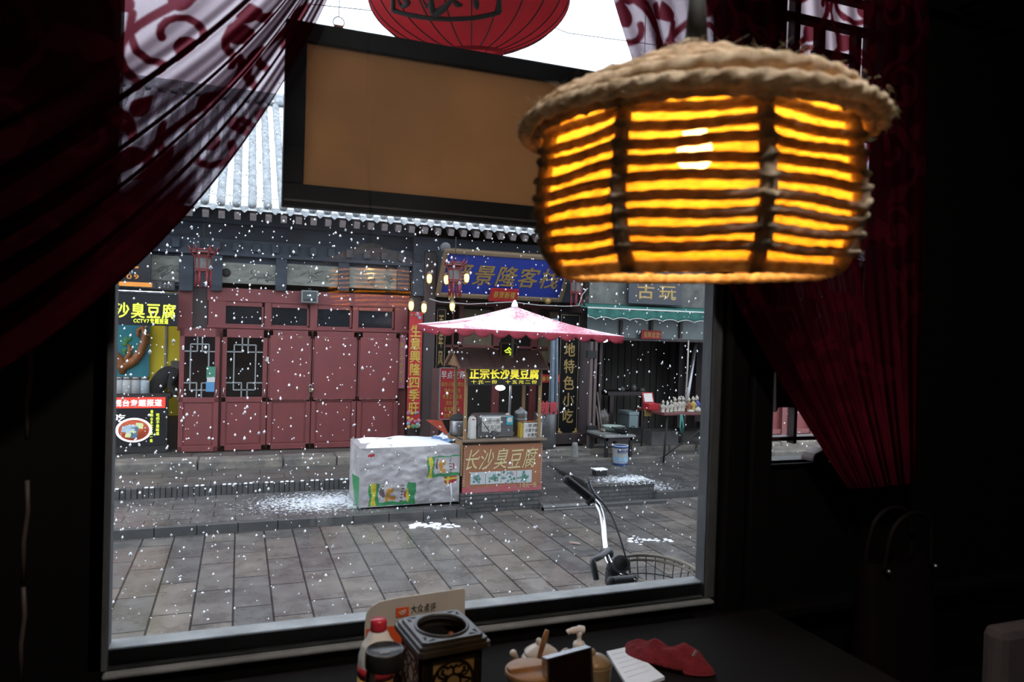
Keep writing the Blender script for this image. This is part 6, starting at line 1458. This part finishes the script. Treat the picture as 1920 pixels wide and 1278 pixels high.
# carved black box
Yb = 1.22; lidz = [at(x, y, Yb) for x, y in ((745, 1152), (866, 1136), (918, 1190), (782, 1216))]
zbox = 2.492
P = [onz(x, y, zbox) for x, y in ((744, 1153), (868, 1134), (918, 1189), (781, 1214))]
cen = sum(P, Vector())/4; ex = ((P[1]-P[0])+(P[2]-P[3]))/2; ey = ((P[0]-P[3])+(P[1]-P[2]))/2
print('box', cen, ex.length, ey.length, math.degrees(math.atan2(ex.y, ex.x)), math.degrees(math.atan2(ey.y, ey.x)))
ang = math.atan2(ex.y, ex.x); s = .138; s = (ex.length+ey.length)/2; Hb = zbox-ZT
bx = thing('chopstick_box', 'carved black wooden chopstick box with round opening in its lid', 'box', (cen.x, cen.y, ZT), (0, 0, ang))
hx_, hy_ = ex.length/2, ey.length/2
m_ebony = M('ebonised_wood', (.014, .013, .014), (.022, .02, .02), 9, .35)
m_ivp = M('cream_backing', (.55, .48, .36), (.48, .41, .3), 8, .6)
wl_ = hx_-.012; wd_ = hy_-.012
b = MB(); b.box(-wl_, wl_, -wd_, -wd_+.008, 0, Hb-.02).box(-wl_, wl_, wd_-.008, wd_, 0, Hb-.02).box(-wl_, -wl_+.008, -wd_+.008, wd_-.008, 0, Hb-.02).box(wl_-.008, wl_, -wd_+.008, wd_-.008, 0, Hb-.02).box(-wl_, wl_, -wd_, wd_, 0, .008)
b.build('walls', m_ebony, bx, local=True)
# stepped moulding + lid plate with round hole and corner cut-outs
def plate(hx0, hy0, z0, z1, r, mb, n=64):
    o = []; i = []
    for k in range(n):
        a = 2*PI*k/n; c_, s_ = math.cos(a), math.sin(a); q = min(hx0/max(1e-6, abs(c_)), hy0/max(1e-6, abs(s_))); o.append((q*c_, q*s_)); i.append((r[0]*c_, r[1]*s_))
    vs = [(x, y, z1) for x, y in o]+[(x, y, z1) for x, y in i]+[(x, y, z0) for x, y in o]+[(x, y, z0) for x, y in i]; fs = []
    for k in range(n):
        m_ = (k+1) % n; fs += [(k, m_, n+m_, n+k), (2*n+k, 3*n+k, 3*n+m_, 2*n+m_), (k, 2*n+k, 2*n+m_, m_), (n+k, n+m_, 3*n+m_, 3*n+k)]
    mb.add(vs, fs)
rh = (hx_*.66, hy_*.66)
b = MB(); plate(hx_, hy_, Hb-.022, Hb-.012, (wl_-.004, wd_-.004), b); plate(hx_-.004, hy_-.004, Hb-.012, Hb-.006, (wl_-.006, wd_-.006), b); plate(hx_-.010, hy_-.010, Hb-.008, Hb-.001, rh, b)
b.build('lid', M('sky_sheen_ebony_lid', (.05, .052, .058), (.065, .067, .075), 14, .36), bx, local=True, bevel=.0012)  # blue-grey lift puts the reflected sky into the black lid's colour
b = MB().tube([(rh[0]*1.04*math.cos(a), rh[1]*1.04*math.sin(a), Hb-.001) for a in np.linspace(0, 2*PI, 60, endpoint=False)], .003, 8, closed=True); b.build('lid_ring', MATS['sky_sheen_ebony_lid'], bx, local=True)
b = MB()
for sx in (-1, 1):
    for sy in (-1, 1):
        X = lambda v: sx*(hx_-.017-v); Y2 = lambda v: sy*(hy_-.017-v)
        for tri in (((0, .002), (0, .018), (.006, .014)), ((.002, 0), (.018, 0), (.014, .006))):
            pl = [(X(u), Y2(v)) for u, v in tri]
            b.add([(x, y, Hb-.0006) for x, y in pl], [(0, 1, 2)])
b.build('lid_cutout', m_blackm, bx, local=True)
# carved front and side panels: cream backing with black fretwork on top
def fret(mb, w, h):
    """black fretwork in a w by h panel, centred, as tubes in the XZ plane"""
    r = .0028
    T = lambda P, q=r: mb.tube(smooth([Vector((x*w/2, 0, z*h/2)) for x, z in P], 5), q, 6)
    arc = lambda cx, cz, rr, a0, a1, n=10: [(cx+rr*math.cos(a), cz+rr*math.sin(a)*w/h) for a in np.linspace(a0, a1, n)]
    T(arc(0, 0, .36, 0, 2*PI, 18)); T(arc(0, 0, .97, 0, 2*PI, 26), .0035)
    for sx in (-1, 1):
        for sz in (-1, 1):
            T([(sx*x, sz*z) for x, z in arc(.48, .62*h/w if False else .5, .26, -2.6, 2.6, 12)]); T([(sx*.36, sz*.3), (sx*.48, sz*.44), (sx*.56, sz*.56), (sx*.46, sz*.62)]); T([(sx*.48, sz*.44), (sx*.62, sz*.42)])
        T([(sx*.3, .2), (sx*.55, .12), (sx*.92, .0)]); T([(sx*.3, -.2), (sx*.55, -.12), (sx*.92, 0)])
    for sz in (-1, 1): T([(0, sz*.36), (.0, sz*.6), (-.13, sz*.75), (-.2, sz*.66)]); T([(0, sz*.6), (.13, sz*.75), (.2, sz*.66)])
def panel(nm, w, h, loc, rz):
    p = MB().box(-w/2, w/2, -.0012, .001, -h/2, h/2).build(nm, m_ivp, bx, local=True); p.location = loc; p.rotation_euler = (0, 0, rz)
    f = MB(); fret(f, w, h); q = .004
    f.box(-w/2-q, w/2+q, -.004, .001, h/2, h/2+q*1.5).box(-w/2-q, w/2+q, -.004, .001, -h/2-q*1.5, -h/2).box(-w/2-q, -w/2, -.004, .001, -h/2, h/2).box(w/2, w/2+q, -.004, .001, -h/2, h/2)
    f.build('fretwork', m_ebony, p, local=True)
pw = 2*wl_-.03; phh = pw*1.0
panel('front_panel', pw, phh, (0, -wd_-.0005, Hb-.036-phh/2), 0); panel('side_panel', 2*wd_-.03, phh, (wl_+.0005, 0, Hb-.036-phh/2), PI/2); panel('side_panel', 2*wd_-.03, phh, (-wl_-.0005, 0, Hb-.036-phh/2), -PI/2)
random.seed(11)
chop = MB()
for k in range(26):
    a = k/26*2*PI; 
ck0 = None
for k in range(22):
    x, y = random.uniform(-.6, .6)*wl_, random.uniform(-.6, .6)*wd_; hgt = Hb-.022-random.uniform(0, .03)
    if ck0 is None:
        o = MB().tube([(0, 0, 0), (0, 0, .1), (0, 0, .15)], [.0035, .0045, .005], 8).build('chopstick', M('red_brown_chopstick', (.42, .12, .05), (.28, .08, .035), 30, .5)); ck0 = o
    else: o = ck0.copy(); COL.objects.link(o)
    w_ = Matrix.Translation(bx.location) @ Matrix.Rotation(ang, 4, 'Z') @ Vector((x, y, .009)); o.location = w_; o.rotation_euler = (random.uniform(-.05, .05), random.uniform(-.05, .05), 0); o.scale = (1, 1, max(.6, (hgt)/.15))
    tag(o, 'reddish brown chopstick standing in the carved black box', 'chopstick', 'chopsticks in the carved box')
# card holder behind the box
Yc_ = 1.34
cd = thing('review_card', 'cream acrylic table card with orange logo standing behind the chopstick box', 'card', stand(785, Yc_))
A = lambda x, y: (lambda p: (p.x, p.z))(at(x, y, Yc_))
poly = [A(684, 1262), A(684, 1175), A(688, 1150), A(697, 1137), A(712, 1128), A(745, 1121), A(868, 1103), A(872, 1106), A(872, 1240)]
poly[0] = (poly[0][0], ZT); poly[-1] = (poly[-1][0], ZT)
MB().prism(poly[::-1], Yc_, Yc_+.004).build('card', M('cream_acrylic', (.52, .47, .41), (.47, .42, .37), 9, .4), cd)
lg = MB(); x0, x1, z0, z1 = rect(742, 1138, 767, 1156, Yc_-.001); lg.box(x0, x1, Yc_-.0015, Yc_, z0, z1)
lgo = lg.build('orange_logo', M('orange_red_print', (.75, .10, .02)), cd, bevel=.003)
MB().tube(smooth([Vector((x0+(x1-x0)*u, Yc_-.002, z0+(z1-z0)*v)) for u, v in ((.25, .6), (.35, .35), (.55, .3), (.7, .5), (.6, .75))]), .0009, 6).tube(smooth([Vector((x0+(x1-x0)*u, Yc_-.002, z0+(z1-z0)*v)) for u, v in ((.4, .7), (.5, .5), (.75, .75))]), .0009, 6).ball((x0+(x1-x0)*.47, Yc_-.002, z0+(z1-z0)*.55), .002, 8, 6).build('logo_mark', m_paper, lgo)
q = rect(770, 1130, 818, 1148, Yc_-.001); write(MB(), '大众点评', q[0], q[1], q[2], q[3], Yc_-.0012, bold=.006, tilt=.12).build('lettering', m_blackm, cd)
x0, x1, z0, z1 = rect(686, 1175, 760, 1240, Yc_-.001); MB().box(x0, x1+.02, Yc_-.0012, Yc_, ZT+.01, z1).build('red_print', MATS['orange_red_print'], cd)
# white teapot
Yt = 1.28; c = stand(1015, Yt); pm = abs(at(1040, 1220, Yt).x-at(1000, 1220, Yt).x)/40*.93
tp = thing('teapot', 'small white porcelain teapot behind the wooden lid', 'teapot', c)
m_porc = M('white_porcelain', (.84, .80, .75), (.76, .72, .67), 4, .22)
zb = hh(1015, 1226, Yt)
MB().lathe([(20*pm, 0), (21*pm, .004), (36*pm, zb*.35), (40*pm, zb*.6), (36*pm, zb*.92), (30*pm, zb*1.02)], (0, 0, 0), 30).build('body', m_porc, tp, local=True)
zl2 = zb*1.02
MB().lathe([(31*pm, zl2-.001), (31*pm, zl2+.004), (29*pm, zl2+.006), (18*pm, zl2+.014), (6*pm, zl2+.018), (4*pm, zl2+.020)], (0, 0, 0), 28).build('lid', m_porc, tp, local=True)
MB().ball((-.005, 0, zl2+.024), 6*pm, 12, 8, sz=1.2).build('knob', m_porc, tp, local=True)
sp0 = at(962, 1222, Yt-.02)-c; MB().tube(smooth([Vector((-36*pm, 0, zb*.55)), Vector((-48*pm, -.005, zb*.8)), sp0]), [.009]*6+[.0075]*5+[.0065]*2, 12).build('spout', m_porc, tp, local=True)
MB().tube(smooth([Vector((34*pm, 0, zb*.85)), Vector((52*pm, 0, zb*1.02)), Vector((60*pm, 0, zb*.75)), Vector((50*pm, 0, zb*.4)), Vector((36*pm, 0, zb*.35))]), .0042, 10).build('handle', m_porc, tp, local=True)
# wooden spoon
Ys = 1.22; a = at(1026, 1181, Ys); c = at(1010, 1234, Ys); dv = (c-a).normalized()
c2 = a+dv*((a.z-ZT-.012)/(-dv.z))
sp = MB().tube([a, a.lerp(c, .25), a.lerp(c, .7), c, c2], [.0045, .0055, .0045, .0035, .0035], 10).ball(c2, .017, 12, 8, sz=.5).build('wooden_spoon', M('honey_wood', (.5, .28, .15), (.36, .19, .1), 12, .5, stretch=(1, 1, .3)))
tag(sp, 'wooden spoon standing upright before the white teapot', 'spoon')
# round wooden lid on a pot in front
Yw = 1.14; c = stand(996, Yw); pm = abs(at(1040, 1240, Yw).x-at(1000, 1240, Yw).x)/40
wl = thing('lidded_pot', 'small pot with a round pale wooden lid left of the black stand', 'pot', c)
zl3 = hh(996, 1253, Yw); rw = 43*pm
MB().lathe([(rw*.6, 0), (rw*.7, .004), (rw*.92, zl3*.5), (rw*.9, zl3-.01)], (0, 0, 0), 30).build('pot', M('brown_stoneware', (.12, .07, .05), (.08, .05, .04), 9, .4), wl, local=True)
m_lidw = M('pale_lid_wood', (.80, .58, .44), (.62, .42, .31), 18, .6, stretch=(.15, 1, 1), bump=.2)
MB().lathe([(rw*.98, zl3-.012), (rw, zl3-.010), (rw, zl3-.001), (rw*.98, zl3), (.001, zl3)], (0, 0, 0), 40).build('wooden_lid', m_lidw, wl, local=True)
b = MB().box(-rw*.93, rw*.93, -.005, .011, zl3-.002, zl3+.006); b.build('lid_batten', m_lidw, wl, local=True, bevel=.002)
# black menu stand with chrome frame
p0, p1 = onz(1023, 1290, ZT), onz(1110, 1268, ZT)
Yk = 1.09; q0, q1 = at(1037, 1250, 1.08), at(1122, 1235, 1.10)
kx = (q1-q0); kx.z = 0; kl = kx.length; zk = (at(1022, 1240, 1.08).z+at(1109, 1225, 1.10).z)/2-ZT
sk = thing('menu_stand', 'small black menu card in a chrome edged stand', 'menu stand', (q0.x, q0.y, ZT), (math.radians(-7), 0, math.atan2(kx.y, kx.x)))
MB().box(.004, kl-.004, 0, .006, .004, zk-.004).build('card', M('glossy_black_card', (.012, .01, .012), (.03, .012, .012), 7, .12), sk, local=True)
MB().box(0, .004, -.003, .014, 0, zk).box(kl-.004, kl, -.003, .014, 0, zk).box(0, kl, -.003, .014, zk-.004, zk).box(0, kl, -.003, .014, 0, .004).box(0, kl, .008, .010, 0, zk).build('chrome_frame', M('satin_chrome', (.5, .5, .52), (.4, .4, .42), 9, .25, metal=.9), sk, local=True, bevel=.001)
b = MB().box(.008, .014, -.0008, 0, zk*.62, zk*.76).build('red_mark', M('dim_red_print', (.25, .02, .02)), sk, local=True)
b = MB()
for k in range(3): b.box(.02, kl*.75-.01*k, -.0006, 0, zk*(.58-.13*k), zk*(.6-.13*k))
b.build('dim_print', M('dim_print', (.06, .03, .025)), sk, local=True)
# sugar pot
Yg = 1.17; c = stand(1119, Yg); pm = abs(at(1140, 1240, Yg).x-at(1100, 1240, Yg).x)/40*.92
sg_ = thing('sugar_pot', 'white porcelain lidded pot half hidden behind the black menu stand', 'pot', c)
zr = hh(1119, 1243, Yg)
MB().lathe([(16*pm, 0), (17*pm, .003), (25*pm, zr*.5), (28*pm, zr*.97), (29*pm, zr), (26*pm, zr)], (0, 0, 0), 30).build('body', m_porc, sg_, local=True)
MB().lathe([(28*pm, zr), (26*pm, zr+.005), (17*pm, zr+.013), (8*pm, zr+.017), (4*pm, zr+.018)], (0, 0, 0), 28).build('lid', m_porc, sg_, local=True)
MB().ball((-.008, 0, zr+.022), .0062, 12, 8).build('knob', m_porc, sg_, local=True)
# pump bottle
Yp = 1.26; c = stand(1086, Yp); pm = abs(at(1100, 1200, Yp).x-at(1060, 1200, Yp).x)/40*.92
pu = thing('pump_bottle', 'white pump dispenser bottle behind the menu stand', 'pump bottle', c)
zc_ = hh(1088, 1218, Yp); zn = hh(1088, 1203, Yp); zt = hh(1088, 1178, Yp)
MB().lathe([(24*pm, 0), (25*pm, .004), (25*pm, zc_*.82), (20*pm, zc_*.95), (11*pm, zc_)], (0, 0, 0), 26).build('body', M('white_plastic', (.85, .82, .81), (.78, .76, .74), 4, .4), pu, local=True)
MB().lathe([(11*pm, zc_-.001), (11.5*pm, zn-.004), (10*pm, zn), (5*pm, zn+.001), (3.6*pm, zn+.008), (4.2*pm, zn+.012), (6.5*pm, zt-.004), (.001, zt-.004)], (0, 0, 0), 22).build('collar', MATS['white_plastic'], pu, local=True)
MB().tube(smooth([Vector((8*pm, 0, zt-.003)), Vector((0, 0, zt-.001)), Vector((-10*pm, -.002, zt-.0005)), Vector((-22*pm, -.003, zt-.001)), Vector((-26*pm, -.003, zt-.003))]), [.0075]*8+[.0062]*8+[.005]*9, 12).build('pump_head', MATS['white_plastic'], pu, local=True)
# note pad
P = [onz(x, y, ZT) for x, y in ((1137, 1228), (1178, 1219), (1246, 1276), (1180, 1300))]
b = MB(); b.add([p+Vector((0, 0, .002)) for p in P]+[p+Vector((0, 0, .009)) for p in P], [(0, 1, 2, 3), (4, 7, 6, 5), (0, 4, 5, 1), (1, 5, 6, 2), (2, 6, 7, 3), (3, 7, 4, 0)])
o = b.build('notepad', M('bluish_white_pad', (.82, .88, .97), (.76, .82, .92), 5, .6)); tag(o, 'bluish white notepad lying on the table beside the red cloth', 'notepad')
b = MB()
for k in range(6):
    t = (k+1)/8; a = P[0].lerp(P[3], t).lerp(P[1].lerp(P[2], t), .12); c = P[0].lerp(P[3], t).lerp(P[1].lerp(P[2], t), .88); a.z = c.z = ZT+.0093; b.tube([a, c], .0003, 4)
b.build('ruled_lines', M('pale_rule', (.45, .48, .55)), o)
b = MB().tube(smooth([onz(1133, 1278, ZT+.02), onz(1128, 1271, ZT+.02), onz(1136, 1266, ZT+.02), onz(1142, 1273, ZT+.02), onz(1140, 1282, ZT+.01)]), .0022, 8)
tag(b.build('binder_clip', m_chrome), 'small shiny wire clip at the front corner of the notepad', 'clip')
# crumpled red cloth
m_redc = M('red_towelling', (.22, .012, .020), (.14, .008, .013), 60, .95, bump=.6, bscale=300)
cA, cB = onz(1162, 1212, ZT+.01), onz(1328, 1264, ZT+.01); cc = (cA+cB)/2+Vector((.012, .008, 0)); cl_ = (cB-cA).length/2; cx_ = (cB-cA).normalized(); cy_ = Vector((-cx_.y, cx_.x, 0))
def rc(u, v):
    a = 2*PI*u; r = v
    rx = cl_*(1+.05*math.sin(3*a+1)+.03*math.sin(5*a)); ry = .046*(1+.15*math.sin(2*a+.5))
    p = Vector((rx*r*math.cos(a), ry*r*math.sin(a), 0))
    hgt = max(0, 1-r**2)**.6*.05
    q = Vector((p.x*20, p.y*30, 1.7)); rid = noise.noise(q); rid2 = noise.noise(q*2.1+Vector((3, 0, 0)))
    hgt = max(.002, hgt*(.80+.42*rid+.22*rid2))
    if r > .97: hgt = .002
    w = cc+cx_*p.x+cy_*p.y; return (w.x, w.y, ZT+.002+hgt)
o = MB().grid(rc, 120, 46).build('red_cloth', m_redc, solid=.003); tag(o, 'crumpled dark red cloth lying on the table by the notepad', 'cloth')
p = rc(.985, .62); tagm = MB().box(-.004, .004, -.001, .001, 0, .014).build('care_tag', M('grey_tag', (.35, .33, .3)), o, local=True); tagm.location = p; tagm.rotation_euler = (.2, .5, .3)
# bag on the bench and a chair at the lower right
pb = at(1700, 1160, 1.35)
bn = thing('wall_bench', 'dark bench along the right wall below the lattice window', 'bench', (2.1, 1.35, FLZ))
MB().box(1.5, 2.85, 1.12, WY-.06, ZT-.30, ZT-.26).build('seat', m_room, bn, bevel=.005)
for x in (1.55, 2.2, 2.8): MB().box(x-.03, x+.03, 1.15, 1.2, FLZ, ZT-.30).build('leg', m_room, bn)
bg_ = thing('handbag', 'dark brown handbag with arched handles on the bench in the shadow', 'handbag', (at(1705, 1150, 1.36).x, 1.36, ZT-.258))
m_bag = M('dark_red_brown_leather', (.008, .004, .0035), (.006, .003, .003), 9, .6, spec=.1)
x0, x1 = at(1640, 1100, 1.36).x, at(1765, 1100, 1.36).x; zt_b = at(1700, 1055, 1.36).z; zb_b = ZT-.257
def bagf(u, v):
    a = 2*PI*u; w = (x1-x0)/2*(1.08-.12*v); d = .07*(1-.55*v); ss = lambda q: math.copysign(abs(q)**.6, q)
    return ((x0+x1)/2+w*ss(math.cos(a)), 1.40+d*ss(math.sin(a)), zb_b+(zt_b-zb_b)*v)
b = MB().grid(bagf, 48, 14); b.f.append(list(range(0, 48))); b.m.append(0); b.s.append(False); b.build('body', m_bag, bg_)
for dy in (-.03, .03):
    MB().tube(smooth([Vector((x0+.04, 1.40+dy, zt_b-.02)), at(1655, 990, 1.40)+Vector((0, dy, 0)), at(1690, 957, 1.40)+Vector((0, dy, 0)), at(1725, 972, 1.40)+Vector((0, dy, 0)), Vector((x1-.03, 1.40+dy, zt_b-.02))]), .006, 8).build('handle', m_bag, bg_)
for x in (x0+.04, x1-.03): MB().ball((x, 1.355, zt_b-.015), .006, 8, 6).build('stud', MATS['satin_chrome'], bg_)
chp = at(1905, 1195, 1.0)
chb = thing('dining_chair', 'dim chair with a pinkish grey back cover at the lower right corner', 'chair', (chp.x+.2, 1.0, FLZ))
x0 = at(1880, 1220, 1.0).x; zt_c = at(1905, 1180, 1.0).z
MB().box(x0, x0+.42, 1.0, 1.05, FLZ+.45, zt_c).build('back_cover', M('pinkish_grey_cover', (.07, .052, .052), (.055, .042, .042), 30, .9), chb, bevel=.02)
MB().box(x0, x0+.42, .6, 1.0, FLZ+.42, FLZ+.46).build('seat', m_room, chb, bevel=.01)
for x in (x0+.03, x0+.39):
    for y in (.63, 1.02): MB().box(x-.02, x+.02, y-.02, y+.02, FLZ, FLZ+.42).build('leg', m_room, chb)

# ================================================================== falling snow
random.seed(5)
b = MB()
ico = [(0, 0, 1), (1, 0, 0), (0, 1, 0), (-1, 0, 0), (0, -1, 0), (0, 0, -1)]; icf = [(0, 1, 2), (0, 2, 3), (0, 3, 4), (0, 4, 1), (5, 2, 1), (5, 3, 2), (5, 4, 3), (5, 1, 4)]
n = 0
while n < 3600:
    Y = 2.6+ (13.6-2.6)*random.random()**.75; px, py = random.uniform(150, 1620), random.uniform(150, 1290)
    p = at(px, py, Y)
    if p.z < .15 or (Y > 10.3 and 2.5 < p.x < 6.2 and p.z < 3.5) or (Y < 3.2 and p.z > 3): continue
    r = min(.018, .0022+.00085*Y*(.55+random.random()**2.5*1.5)); 
    d = Vector((random.gauss(.10, .22), random.gauss(0, .2), 1)); e = random.uniform(1, 1.9)
    vs = []
    for q in ico:
        w = Vector(q)*r*random.uniform(.75, 1.15); w = w+d*(w.z*(e-1)); vs.append(p+w)
    b.add(vs, icf, 0, True); n += 1
tag(b.build('falling_snow', M('airborne_snow', (.93, .95, .98), (.9, .92, .96), 5, .9)), 'white snowflakes drifting down over the whole street', 'snow', kind='stuff')
bpy.context.view_layer.update()
